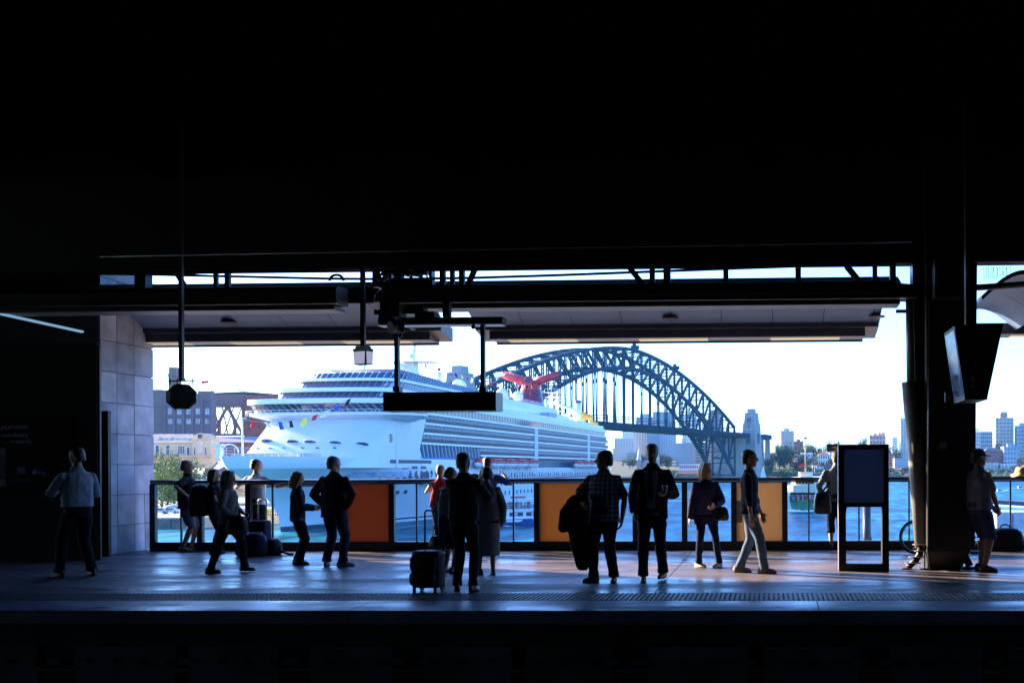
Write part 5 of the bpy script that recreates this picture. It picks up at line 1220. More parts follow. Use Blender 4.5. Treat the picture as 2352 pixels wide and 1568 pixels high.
for s, z in spots[298:]: mb.box((s - .06, -16.0, z + .285), (s + .06, -14.42, z + 2.36))
stuff(mb.build('balcony_divider_rest', M_hwhite, ship))
mb = MB()
for s, z in spots: mb.box((s + 1.0, -14.5, z + .285), (s + 1.2, -14.405, z + 2.36)); mb.box((s + .1, -14.46, z + 2.0), (s + 2.6, -14.405, z + 2.36))
stuff(mb.build('balcony_door_frame', M_hwhite, ship))
for c in (141.5, 220.2): mb = MB(); mb.box((c - 2, -16.25, 14.3), (c + 2, -14.3, 28.4)); mb.build('service_column', mat('ship_pale_grey', (0.5, .54, .6), .5), ship)
# slanted window strip over the blue panel near the bow
mb = MB(); mb.box((41.6, -15.95, 14.3), (84, -14.3, 15.6)); mb.build('side_wall', M_hull, ship)
mb = MB(); mb.hexa([(40.5, -15.9, 15.6), (83, -15.9, 15.6), (83, -14.3, 15.6), (40.5, -14.3, 15.6), (38.6, -16.08, 17.1), (80, -16.08, 17.1), (80, -14.3, 17.1), (38.6, -14.3, 17.1)]); mb.build('blue_panel', M_bstripe, ship)
mb = MB(); mb.box((38.5, -15.3, 17.101), (83, -14.3, 20.45)); mb.build('strip_window', M_door, ship)
for k in range(17):
    s = 40.5 + k * 2.55; mb = MB(); mb.hexa([(s + 1.3, -15.95, 17.105), (s + 1.8, -15.95, 17.105), (s + 1.8, -15.32, 17.105), (s + 1.3, -15.32, 17.105), (s, -15.95, 20.45), (s + .5, -15.95, 20.45), (s + .5, -15.32, 20.45), (s, -15.32, 20.45)]); mb.build('strip_mullion', M_sgrey, ship)
# lifeboat recess
mb = MB(); mb.box((84, -15.9, 13.0), (SE - 3, -14.3, 14.24)); mb.build('boat_deck', M_hwhite, ship)
mb = MB()
for k in range(44):
    s = 86 + k * 4.0; mb.bar((s, -16.0, 11.6), (s + 1.2, -17.6, 13.8), .3); mb.bar((s, -16.1, 11.2), (s, -16.1, 14.2), .22)
mb.build('davits', M_hwhite, ship)
mb = MB()
for k in range(60): s = 84 + k * 2.9; mb.box((s, -16.12, 10.9), (s + 1.5, -16.03, 12.6))
stuff(mb.build('lower_window', M_door, ship))
# side window strip, white band, glass rail on the pool deck
mb = MB(); mb.box((46, -15.9, 28.99), (SE - 8, -14.3, 30.9)); mb.build('pool_window', M_sglass, ship)
mb = MB()
for k in range(75): s = 47 + k * 2.75; mb.box((s - .07, -15.98, 28.99), (s + .07, -15.9, 30.9))
stuff(mb.build('pool_mullion', M_sgrey, ship))
mb = MB(); mb.hexa([(44, -16.2, 30.91), (SE - 6, -16.2, 30.91), (SE - 6, 16.2, 30.91), (44, 16.2, 30.91), (44, -16.2, 32.4), (SE - 9, -16.2, 32.4), (SE - 9, 16.2, 32.4), (44, 16.2, 32.4)]); mb.build('pool_deck', M_hwhite, ship)
for k in range(24):
    s = 62 + k * 7.8; mb = MB(); mb.box((s + .05, -16.1, 32.405), (s + 7.75, -16.05, 33.7)); mb.build('rail_glass', mat('rail_glass_blue', (0.22, .38, .47), .1, spec=.8, var=.3, scale=.3), ship)
# stern terraces
for i, z in enumerate(lv): mb = MB(); mb.box((SE - 6, -15.6 + i * .3, z - .28), (SE + 1.5 - i * .9, 15.6 - i * .3, z + .28)); mb.build('stern_terrace', M_hwhite, ship)
mb = MB(); mb.box((SE - 6.0, -14.2, 14.25), (SE - 2.6, 14.2, 28.4)); mb.build('stern_wall', M_door, ship)
# upper houses
mb = MB(); mb.hexa([(84, -10.5, 32.41), (214, -10.5, 32.41), (214, 10.5, 32.41), (84, 10.5, 32.41), (86, -9.8, 36.4), (210, -9.8, 36.4), (210, 9.8, 36.4), (86, 9.8, 36.4)]); mb.build('upper_house', M_hwhite, ship)
mb = MB(); mb.box((64, -12.3, 32.41), (100, 12.3, 36.0)); mb.build('forward_house', M_sgrey, ship)
mb = MB(); mb.box((62, -12.6, 36.01), (104, 12.6, 37.0)); mb.build('upper_edge', M_hwhite, ship)
mb = MB()
for k in range(21): s = 62 + k * 2; mb.box((s + .05, -12.5, 37.01), (s + 1.95, -12.42, 38.7))
stuff(mb.build('upper_screen', mat('rail_glass_blue', (.2, .3, .4), .1), ship))
mb = MB(); mb.hexa([(128, -7.5, 36.41), (205, -7.5, 36.41), (205, 7.5, 36.41), (128, 7.5, 36.41), (130, -7, 39.2), (200, -7, 39.2), (200, 7, 39.2), (130, 7, 39.2)]); mb.build('funnel_house', M_hull, ship)
mb = MB()
for z0, s0, s1, y in ((36.4, 104, 130, -9.6), (39.2, 132, 199, -6.8), (32.4, 214, 250, -10)):
    n = int((s1 - s0) / 1.6)
    for k in range(n + 1): s = s0 + (s1 - s0) * k / n; mb.bar((s, y, z0), (s, y, z0 + 1.2), .08)
    for q in (.6, 1.2): mb.bar((s0, y, z0 + q), (s1, y, z0 + q), .08)
stuff(mb.build('guard_rail', M_hwhite, ship))
mb = MB(); mb.box((160, -15.9, 32.41), (170, -12, 35.4)); mb.build('deck_kiosk', M_sgrey, ship)
# radomes
for s, y, z, r in ((108, 0, 41.2, 2.5), (138, 2.5, 41.7, 2.1), (143, -3.0, 41.3, 2.2), (163, -2.5, 41.9, 2.0)):
    mb = MB(); mb.sphere((s, y, z), r, 20, 12); rd = mb.build('radome', M_hwhite, ship)
    mb = MB(); mb.tube([(s, y, 36.4), (s, y, z - r * .8)], [.7, 1.0], 10); mb.build('pedestal', M_hwhite, rd)
mb = MB(); mb.tube([(84, -3, 37), (84, -3, 40.6)], .25, 8); mb.tube([(84, -3, 40.6), (84, -3, 41), (84, -3, 43.2), (84, -3, 43.8)], [.5, .95, .95, .5], 14); mb.build('small_radome', M_hwhite, ship)
# main mast
mb = MB(); mb.hexa([(66, -2.2, 36.4), (72.5, -2.2, 36.4), (72.5, 2.2, 36.4), (66, 2.2, 36.4), (68.5, -1.3, 45.5), (72, -1.3, 45.5), (72, 1.3, 45.5), (68.5, 1.3, 45.5)])
mb.tube([(71, 0, 45.5), (72.5, 0, 49.5), (72.8, 0, 53)], [.9, .6, .35], 10)
mb.hexa([(66, -7.5, 45.3), (74, -6.8, 45.3), (74, 6.8, 45.3), (66, 6.8, 45.3), (68, -6.5, 45.7), (73, -6.5, 45.7), (73, 6.5, 45.7), (68, 6.5, 45.7)])
mb.box((64, -3.2, 41.5), (69, 3.2, 42.0)); mb.sphere((66, 1, 43.4), 1.2, 10, 6); mb.sphere((67, -1.5, 46.6), .9, 10, 6)
for y in (-2, 1.5): mb.bar((71, y, 49.0), (75, y, 49.3), .35)
mb.bar((72.8, -1.6, 51.6), (72.8, 1.6, 51.6), .25); mb.build('radar_mast', M_hwhite, ship)
# whale tail funnel
FX = 186
def frings(zz): return [[(FX + ox + math.cos(t) * l, math.sin(t) * w, z) for t in [k * math.pi / 12 for k in range(24)]] for z, l, w, ox in zz]
mb = MB(); mb.rings(frings([(39.2, 7.5, 6.4, -1), (42, 6.2, 5.4, 0), (45, 5.2, 4.4, 1.2), (48, 4.6, 3.6, 2.4), (50.2, 4.4, 3.4, 3.2)]), smooth=True); fn = mb.build('funnel', M_sred, ship)
mb = MB(); rr = frings([(39.3, 7.55, 6.45, -1), (42, 6.25, 5.45, 0), (45, 5.25, 4.45, 1.2), (46.2, 5.05, 4.2, 1.7)]); rr = [[r[k % 24] for k in range(10, 20)] for r in rr]
for j in range(3):
    for k in range(9):
        q = [Vector(rr[j][k]), Vector(rr[j][k + 1]), Vector(rr[j + 1][k + 1]), Vector(rr[j + 1][k])]; c = sum(q, Vector()) / 4; mb.add([c + (p - c) * .94 for p in q], [(0, 1, 2, 3)])
mb.build('funnel_panel', M_sred2, fn)
for sd in (-1, 1):
    mb = MB(); mb.tube([(FX + 2.5, sd * 1.2, 49.3), (FX + 3, sd * 5.5, 50.8), (FX + 3.5, sd * 11.8, 52.8)], [2.0, 1.7, 1.55], 16); mb.build('funnel_wing', M_sred, fn)
    mb = MB(); mb.tube([(FX + 3.5, sd * 11.8, 52.8), (FX + 3.6, sd * 12.3, 52.95)], [1.35, 1.25], 16); mb.build('wing_outlet', M_boot, fn)
mb = MB(); mb.tube([(FX - .8, 0, 49.6), (FX - 2.4, 0, 49.9)], [2.05, 1.95], 20); mb.build('emblem_ring', M_sred, fn)
mb = MB(); mb.tube([(FX - 2.42, 0, 49.9), (FX - 2.6, 0, 49.9)], [1.4, 1.3], 20); mb.build('emblem', M_boot, fn)
mb = MB(); mb.hexa([(FX + 5, -3, 39.2), (FX + 10, -3, 39.2), (FX + 10, 3, 39.2), (FX + 5, 3, 39.2), (FX + 5.5, -2.2, 49), (FX + 7.5, -2.2, 49), (FX + 7.5, 2.2, 49), (FX + 5.5, 2.2, 49)]); mb.build('funnel_back', M_hwhite, fn)
mb = MB()
for k in range(6): mb.box((FX + 3 - k * .05, -5.35 + k * .28, 41.2 + k * .75), (FX + 5.2, -5.0 + k * .28, 41.5 + k * .75))
mb.build('louvre', M_boot, fn)
# aft details
mb = MB(); mb.tube([(241, -6, 32.4), (241, -6, 44.2)], [1.5, 1.5], 16); wp = mb.build('vent_pipe', M_hwhite, ship)
mb = MB(); mb.tube([(241, -6, 44.21), (241, -6, 45.4)], [1.55, 1.55], 16); mb.build('pipe_top', M_boot, wp)
mb = MB()
for a in (-1, 1):
    for b in (-1, 1): mb.bar((214 + a * 2, b * 2 - 2, 36), (214 + a * 1.6, b * 1.6 - 2, 47), .25)
for z in (39, 42, 45, 47): mb.box((211, -5, z), (217, 1, z + .2))
for k in range(5): mb.bar((211, -5 + k * 1.5, 47), (211, -5 + k * 1.5, 48.6), .12); mb.bar((211 + k * 1.5, -5, 47), (211 + k * 1.5, -5, 48.6), .12)
mb.bar((211, -5, 48.6), (211, 1, 48.6), .12); mb.bar((211, -5, 48.6), (217, -5, 48.6), .12); mb.build('slide_tower', M_hwhite, ship)
pts = [(217 + k * 1.6, -4 + 3.2 * math.sin(k * .55), 44 - k * .42) for k in range(22)]
mb = MB(); mb.tube(pts, .75, 8); mb.build('water_slide', mat('slide_green', (0.5, .62, .45), .4), ship)
mb = MB(); mb.tube([(250 + 4 * math.cos(t), -6 + 4 * math.sin(t), 40 - t * .35) for t in [k * .45 for k in range(16)]], [1.0] * 16, 8); mb.build('water_slide', M_yel, ship)
mb = MB(); mb.tube([(255 + k * 1.2, -9 + math.sin(k), 36.5 - k * .25) for k in range(9)], [1.0] * 9, 8); mb.build('water_slide', M_yel, ship)
mb = MB(); mb.box((214, -14, 32.41), (236, -9, 34.6)); mb.build('aft_house', M_hwhite, ship)
# bow fittings
bm = MB(); bm.tube([(-14.5, 0, 16), (-14.5, 0, 24.8)], [.24, .16], 8); bm.bar((-14.5, -.8, 24.8), (-14.5, .8, 24.8), .25); bm.build('bow_mast', M_hwhite, ship)
bm = MB(); bm.tube([(-16.0, 1.9 - 1.9 * math.cos(t), 17.6 + 1.7 * math.sin(t)) for t in [k * math.pi / 10 for k in range(11)]], .16, 8); bm.box((-16.6, 3.6, 16), (-15.6, 4.6, 19.0)); bm.box((-16.8, 3.2, 19.0), (-15.4, 5.6, 19.4)); bm.build('bow_crane', M_hwhite, ship)
bm = MB(); rl = [(xs(16.8) + 1 + k * 1.3, -hb_(xs(16.8) + 1 + k * 1.3, 16.8) + .2) for k in range(12)]; rl = [(s, -y) for s, y in reversed(rl)] + rl
for a in rl: bm.bar((*a, 16.8), (*a, 18.5), .09)
for a, b in zip(rl, rl[1:]):
    for z in (17.3, 17.9, 18.5): bm.bar((*a, z), (*b, z), .08)
bm.build('bow_rail', M_hwhite, ship)
bm = MB(); bm.box((-6, -8, 14.3), (3, 8, 17.6)); bm.build('fore_house', M_sgrey, ship)
# people on board: each its own small figure
fig = MB(); fig.tube([(0, -.1, 0), (0, -.1, .85)], [.1, .13], 6); fig.tube([(0, .1, 0), (0, .1, .85)], [.1, .13], 6); fig.tube([(0, 0, .8), (0, 0, 1.15), (0, 0, 1.45)], [.17, .2, .16], 8, True); fig.sphere((0, 0, 1.66), .12, 8, 6)
fig.tube([(0, -.24, 1.4), (-.15, -.27, 1.05)], [.055, .045], 6, True); fig.tube([(0, .24, 1.4), (-.15, .27, 1.05)], [.055, .045], 6, True)
FIG = []
for nm, c in (('cyan', (.03, .45, .55)), ('pink', (.5, .15, .16)), ('dark', (.02, .02, .03)), ('white', (.6, .6, .6)), ('red', (.4, .03, .03))):
    me = fig.mesh('person'); me.materials.append(cloth('tiny_' + nm, c)); FIG.append(me)
def figure(i, s, y, z, label, group):
    p = wmat(ship) @ Vector((s, y, z)); ob = bpy.data.objects.new('person', FIG[i]); COL.objects.link(ob); ob.location = p; ob.rotation_euler = (0, 0, random.uniform(0, 6)); tag(ob, label, 'person', group)
ORD = 'first second third fourth fifth sixth seventh eighth ninth tenth eleventh twelfth thirteenth fourteenth fifteenth sixteenth'.split(); FN = ('cyan', 'pink', 'black', 'white', 'red')
GP = 'people on the ship\'s decks'
figure(0, 27.2, -6.0, 31.17, 'tiny figure in cyan on the terrace above the ship\'s bridge', GP); figure(1, 28.4, -11.5, 31.17, 'tiny figure in pink on the terrace above the ship\'s bridge', GP)
for i, (s, y, z, l) in enumerate(((104.5, -11.5, 37.0, 'tiny dark figure at the rail left of the big radome'), (106.5, -9.8, 36.4, 'tiny dark figure crouched beside the big radome'))): figure(2, s, y, z, l, GP)
for i in range(14): figure((2, 2, 3, 4)[i % 4], 136 + i * 2.1 + random.uniform(-.5, .5), -15.2, 32.41, 'tiny passenger in %s, %s from the left along the glass rail below the funnel' % (FN[(2, 2, 3, 4)[i % 4]], ORD[i]), GP)
for i in range(16): figure((2, 2, 4, 0)[i % 4], 205 + i * 2.0 + random.uniform(-.5, .5), -14.6 + random.uniform(-.5, 1), 32.41, 'tiny passenger in %s, %s from the left on the after deck before the vent pipe' % (FN[(2, 2, 4, 0)[i % 4]], ORD[i]), GP)
# lifeboats hung along the side
lbh = MB(); secs = []
for x, b, zb_ in ((-5.6, .1, .9), (-5.0, .8, .4), (-3.4, 1.45, .1), (0, 1.6, 0), (3.4, 1.45, .1), (5.0, .8, .4), (5.6, .1, .9)):
    secs.append([(x, -b, 1.6), (x, -b * .95, .9 + zb_ * .3), (x, -b * .55, zb_), (x, b * .55, zb_), (x, b * .95, .9 + zb_ * .3), (x, b, 1.6)])
lbh.rings(secs); lbt = MB(); secs = []
for x, b, h in ((-5.3, .4, 1.75), (-4.4, 1.2, 2.7), (-2.5, 1.5, 3.0), (2.5, 1.5, 3.0), (4.4, 1.2, 2.7), (5.3, .4, 1.75)):
    secs.append([(x, -b, 1.61), (x, -b * .95, h - .4), (x, -b * .5, h), (x, b * .5, h), (x, b * .95, h - .4), (x, b, 1.61)])
lbt.rings(secs, smooth=False); lbw = MB()
for k in range(5): lbw.box((-3.6 + k * 1.5, -1.56, 2.0), (-2.6 + k * 1.5, -1.46, 2.5))
lf0 = thing('lifeboat', '', 'lifeboat', (0, 0, 0), 0, 'lifeboats along the ship\'s side')
lbh.build('hull', M_hwhite, lf0); lbt.build('canopy', M_orng, lf0); lbw.build('windows', M_boot, lf0)
mb = MB(); mb.box((-5.4, -1.64, 1.35), (5.4, -1.57, 1.6)); mb.build('stripe', M_rstripe, lf0)
ordw = ['first', 'second', 'third', 'fourth', 'fifth', 'sixth', 'seventh', 'eighth', 'ninth', 'tenth']
ls_ = [80, 92.5, 105, 117.5, 130, 194, 206.5, 219, 231.5, 244]
for i, s in enumerate(ls_):
    ob = lf0 if i == 0 else clone(lf0)
    p = wmat(ship) @ Vector((s, -18.2, 14.2)); ob.location = p; ob.rotation_euler = (0, 0, ship.rotation_euler.z)
    ob['label'] = 'red topped lifeboat, %s from the bow along the ship\'s side' % ordw[i]
# signal flags strung from the bow up to the bridge and from the mast aft
FC = [(.6, .03, .04), (.02, .10, .5), (.75, .7, .1), (.75, .75, .75), (.02, .02, .03)]
FM_ = [cloth('flag_%d' % i, c) for i, c in enumerate(FC)]
def bunting(label, a, b, n, sag, size):
    a, b = wmat(ship) @ Vector(a), wmat(ship) @ Vector(b); t = thing('flag_string', label, 'flags', a, 0, 'strings of signal flags')
    pt = lambda u: a.lerp(b, u) - Vector((0, 0, sag * 4 * u * (1 - u)))
    MB().tube([pt(k / 16) for k in range(17)], .04, 5).build('rope', M_sgrey, t, True)
    for k in range(n):
        u = (k + .5) / n + random.uniform(-.01, .01); p = pt(u); d = (pt(u + .01) - p).normalized() * size * random.uniform(.8, 1.3); dn = Vector((random.uniform(-.5, .5), random.uniform(-.5, .5), -1)) * size * random.uniform(.7, 1.2)
        w1 = Vector((random.uniform(-.3, .3), random.uniform(-.3, .3), 0)) * size
        m_ = MB(); g = [[p + d * i / 3 + dn * j / 2 + w1 * math.sin(i * 1.7 + j) for i in range(4)] for j in range(3)]
        m_.add([q for r in g for q in r], [(j * 4 + i, j * 4 + i + 1, j * 4 + i + 5, j * 4 + i + 4) for j in range(2) for i in range(3)]); m_.build('flag', FM_[(k * 3 + int(size * 7)) % 5], t, True)
bunting('string of signal flags rising from the bow mast to the bridge', (-14.5, -.3, 24.5), (15.6, -9, 31.2), 9, 2.5, 1.5)
bunting('string of signal flags running from the radar mast aft to the funnel', (72, -2, 46), (FX - 3, -2, 48), 22, 2.2, 1.3)
# ================================================================== ARCH BRIDGE
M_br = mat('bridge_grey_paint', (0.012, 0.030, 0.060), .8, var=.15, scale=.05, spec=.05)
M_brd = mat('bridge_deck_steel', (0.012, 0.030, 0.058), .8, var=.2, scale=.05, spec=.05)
M_gran = mat('pylon_granite', (0.27, 0.25, 0.23), .85, var=.15, scale=.12, bump=.3)
M_gran2 = mat('pylon_granite_dark', (0.10, 0.095, 0.095), .85)
BO = (-209.5, 728.0); BU = (.3728, .9279); BN = (-.9279, .3728)
def BP(l, w, z): return W(BO[0] + BU[0] * l + BN[0] * w, BO[1] + BU[1] * l + BN[1] * w, WATER + z)
o = BP(282, 15, 0)
br = thing('arch_bridge', 'great blue grey steel arch bridge spanning the harbour behind the ship', 'bridge', o)
LC, LH = 284.0, 270.0
def ztop(q): return 131.5 - 68 * abs(q) ** 1.75
def zlow(q): return 112.5 - 108 * q * q
NPAN = 28
def lattice(mb, p, q, w, t=.9, braces=True, up=None):
    """open member: two side plates with battens"""
    p, q = Vector(p), Vector(q); d = (q - p); L = d.length; d.normalize()
    s = d.cross(Vector((BN[0], BN[1], 0))); 
    ax = (RGT * BU[0] + FWD * BU[1]); s = ax - d * ax.dot(d); s = s.normalized() if s.length > .05 else Vector((0, 0, 1))
    for k in (-1, 1): mb.bar(p + s * k * w * .38, q + s * k * w * .38, t, t)
    n = max(2, int(L / 3.4))
    for i in range(n):
        a = p + d * L * (i + .3) / n; mb.bar(a - s * w * .38, a + s * w * .38, t * .5, .9)
for w in (0, 30):
    nodes = [(-1 + 2 * i / NPAN) for i in range(NPAN + 1)]
    T = [BP(LC + LH * q, w, ztop(q)) for q in nodes]; B = [BP(LC + LH * q, w, zlow(q)) for q in nodes]
    for i in range(NPAN):
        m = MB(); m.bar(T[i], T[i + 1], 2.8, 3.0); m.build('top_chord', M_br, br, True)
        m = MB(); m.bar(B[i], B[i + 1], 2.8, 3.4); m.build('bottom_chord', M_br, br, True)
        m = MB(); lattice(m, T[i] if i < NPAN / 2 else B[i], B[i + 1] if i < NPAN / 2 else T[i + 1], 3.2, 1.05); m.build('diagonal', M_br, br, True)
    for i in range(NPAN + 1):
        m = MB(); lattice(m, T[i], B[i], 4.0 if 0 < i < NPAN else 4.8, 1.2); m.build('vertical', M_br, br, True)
        if zlow(nodes[i]) > 62:
            m = MB(); d = BP(LC + LH * nodes[i], w, 57); a = B[i]
            for s in (-.8, .8): m.bar(a + Vector((s, 0, 0)), d + Vector((s * .6, 0, 0)), .95)
            m.bar(a + Vector((-1.6, 0, 0)), a.lerp(d, .25), .7); m.bar(a + Vector((1.6, 0, 0)), a.lerp(d, .25), .7)
            m.build('hanger', M_br, br, True)
for i in range(NPAN + 1):
    q = -1 + 2 * i / NPAN; l = LC + LH * q
    for zz in (ztop(q), zlow(q)):
        m = MB(); m.bar(BP(l, 0, zz), BP(l, 30, zz), 1.1)
        if i < NPAN:
            q2 = q + 2 / NPAN; z2 = ztop(q2) if zz == ztop(q) else zlow(q2); l2 = LC + LH * q2
            m.bar(BP(l, 0, zz), BP((l + l2) / 2, 15, (zz + z2) / 2), .6); m.bar(BP(l, 30, zz), BP((l + l2) / 2, 15, (zz + z2) / 2), .6)
            m.bar(BP(l2, 0, z2), BP((l + l2) / 2, 15, (zz + z2) / 2), .6); m.bar(BP(l2, 30, z2), BP((l + l2) / 2, 15, (zz + z2) / 2), .6)
        m.build('lateral_brace', M_br, br, True)
# deck
m = MB(); m.hexa([BP(-190, -9, 52.5), BP(580, -9, 52.5), BP(580, 39, 52.5), BP(-190, 39, 52.5), BP(-190, -10, 57), BP(580, -10, 57), BP(580, 40, 57), BP(-190, 40, 57)]); m.build('road_deck', M_brd, br, True)
for z, nm in ((54.2, 'deck_stringer'), (56.4, 'deck_stringer')): m = MB(); m.bar(BP(-190, -10.2, z), BP(580, -10.2, z), .5, .5); m.build(nm, M_br, br, True)
m = MB()
for k in range(140): l = -120 + k * 5; m.bar(BP(l, -10.1, 52.6), BP(l, -10.1, 56.8), .5)
stuff(m.build('deck_rib', M_br, br, True))
m = MB(); m.bar(BP(-190, -9.8, 59.4), BP(580, -9.8, 59.4), .25)
for k in range(250): l = -180 + k * 3; m.bar(BP(l, -9.8, 57), BP(l, -9.8, 59.4), .18)
stuff(m.build('deck_railing', M_br, br, True))
for k in range(11):
    l = 60 + k * 42; m = MB(); m.bar(BP(l, -7, 64), BP(l, 37, 64), .8, .7); m.bar(BP(l, -3, 57), BP(l, -3, 64), .6); m.bar(BP(l, 33, 57), BP(l, 33, 64), .6); m.build('sign_gantry', M_br, br, True)
for q, nm in ((.02, 'a'), (.37, 'b')):
    c = BP(LC + LH * q, 0, ztop(q) + 1.2); m = MB(); m.box(c + Vector((-4, -2, 0)), c + Vector((4, 2, 3.5))); m.box(c + Vector((-2.5, -2, 3.5)), c + Vector((1, 2, 6)))
    m.bar(c + Vector((-2.6, 0, 5)), c + Vector((-3.4, 0, 11)), .5); m.bar(c + Vector((2.4, 0, 4)), c + Vector((3.4, 0, 11)), .5); m.bar(c + Vector((-4.4, 0, 11)), c + Vector((-2.4, 0, 11)), .5); m.bar(c + Vector((2.4, 0, 11)), c + Vector((4.4, 0, 11)), .5); m.build('maintenance_crane', M_br, br, True)
m = MB(); c = BP(LC + LH * .12, 0, ztop(.12)); m.bar(c, c + Vector((0, 0, 18)), .25); m.build('flagpole', M_br, br, True)
# legs under the northern end and approach spans
for w in (0, 30):
    m = MB(); lattice(m, BP(LC + LH * .80, w, 52), BP(LC + LH * .99, w, 6), 5, 1.2); m.build('bearing_leg', M_br, br, True)
m = MB(); m.bar(BP(555, 0, 26), BP(555, 30, 26), 2); m.bar(BP(540, 15, 8), BP(560, 15, 50), 2.0); m.build('bearing_brace', M_br, br, True)
ap = []
AC = [(580, 17), (600, 16), (618, 12), (634, 8), (648, 8), (660, 16), (668, 32), (672, 60), (674, 95)]
for k, (l, w) in enumerate(AC):
    l2, w2 = AC[min(k + 1, 8)]; l1, w1 = AC[max(k - 1, 0)]; d = Vector((l2 - l1, w2 - w1)).normalized(); n = Vector((-d.y, d.x)) * 22
    ap.append((BP(l - n.x, w - n.y, 57), BP(l + n.x, w + n.y, 57)))
for k in range(8):
    (a, b), (c, d) = ap[k], ap[k + 1]; z = Vector((0, 0, -6)); m = MB(); m.hexa([a + z, c + z, d + z, b + z, a, c, d, b]); m.build('approach_span', M_brd, br, True)
    m = MB(); m.bar(a + Vector((0, 0, 2)), c + Vector((0, 0, 2)), .4); m.build('approach_rail', M_br, br, True)
for l, w in ((622, 4), (646, 4)):
    for dw in (-14, 14):
        m = MB(); c = BP(l, w + dw, 0); m.hexa([c + Vector((-4, -3, 0)), c + Vector((4, -3, 0)), c + Vector((4, 3, 0)), c + Vector((-4, 3, 0)), c + Vector((-3.2, -2.4, 51)), c + Vector((3.2, -2.4, 51)), c + Vector((3.2, 2.4, 51)), c + Vector((-3.2, 2.4, 51))]); m.build('approach_pier', M_gran, br, True)
# abutment wall under the northern towers
m = MB(); m.hexa([BP(572, -6, 0), BP(606, -6, 0), BP(606, 40, 0), BP(572, 40, 0), BP(574, -4, 51.5), BP(606, -4, 51.5), BP(606, 38, 51.5), BP(574, 38, 51.5)]); m.build('abutment', M_gran, br, True)
# four granite pylons
def pylon(label, l, w):
    c = BP(l, w, 0); t = thing('bridge_pylon', label, 'pylon', c, math.atan2(BU[1], BU[0]) + PSI, 'granite pylons of the bridge')
    def sec(x, y, z): return [(-x, -y, z), (x, -y, z), (x, y, z), (-x, y, z)]
    def frus(a, b, nm, mm=M_gran):
        mb = MB(); mb.hexa(sec(*a) + sec(*b)); return mb.build(nm, mm, t)
    frus((12.4, 10.4, 0), (11.6, 9.6, 30), 'base'); frus((11.4, 9.4, 30.01), (10.4, 8.4, 62), 'shaft'); frus((10.3, 8.3, 62.01), (9.9, 7.9, 70), 'shaft')
    frus((9.0, 7.2, 70.01), (7.6, 6.0, 82), 'upper_shaft'); frus((7.9, 6.3, 82.01), (7.7, 6.1, 83.4), 'cornice'); frus((5.0, 4.0, 83.41), (4.7, 3.7, 88.5), 'cap')
    for sy in (-1, 1):
        mb = MB(); y = sy * 9.5; mb.hexa([(-2.6, y - .6, 44), (2.6, y - .6, 44), (2.6, y + .2, 44), (-2.6, y + .2, 44), (-2.6, y - .6, 55), (2.6, y - .6, 55), (2.6, y + .2, 55), (-2.6, y + .2, 55)]); mb.tube([(0, y - .6, 55), (0, y + .2, 55)], 2.6, 16); mb.build('arch_opening', M_gran2, t)
    mb = MB(); x = -10.95
    mb.box((x - .25, -2.4, 44), (x + .9, 2.4, 55)); mb.tube([(x - .25, 0, 55), (x + .9, 0, 55)], 2.4, 16); mb.build('arch_opening', M_gran2, t)
    mb = MB(); mb.box((-9.2, -2.2, 71), (-8.4, 2.2, 77)); mb.box((-8.9, -.6, 63), (-10.6, .6, 69)); mb.build('panel', M_gran2, t)
    return t
pylon('near southern granite pylon rising above the ship\'s stern cabins', 0, -9); pylon('far southern granite pylon half hidden by the radar mast', 0, 42)
pylon('tall northern granite pylon standing clear to the right of the arch', 590, -9); pylon('northern granite pylon seen through the trusses of the arch', 590, 42)
for (p0, s) in ((P(962, 880, 760), 9), (P(948, 862, 765), 6)): pass
# ================================================================== NORTHERN SHORE: BUILDINGS AND TREES
WALLS = {'cream': (0.52, 0.46, 0.36), 'white': (0.62, 0.62, 0.60), 'brick': (0.25, 0.085, 0.055), 'tan': (0.42, 0.33, 0.25), 'grey': (0.30, 0.32, 0.34), 'rose': (0.45, 0.24, 0.16), 'bluegrey': (0.20, 0.25, 0.30), 'glassy': (0.14, 0.20, 0.24), 'dbrick': (0.14, 0.055, 0.045)}
for k_, c_ in WALLS.items(): mat('wall_' + k_, tuple(min(.8, x * 1.35) for x in c_), .8, var=.12, scale=.06)
M_roofr = mat('roof_red_tile', (0.34, 0.09, 0.04), .8, var=.25, scale=.2); M_roofg = mat('roof_slate', (0.10, 0.10, 0.11), .8, var=.25, scale=.2)
M_fwin = mat('far_window_glass', (0.03, 0.05, 0.075), .08, spec=.8, var=.6, scale=.08)
M_balc = mat('far_balcony', (0.55, 0.54, 0.5), .7)
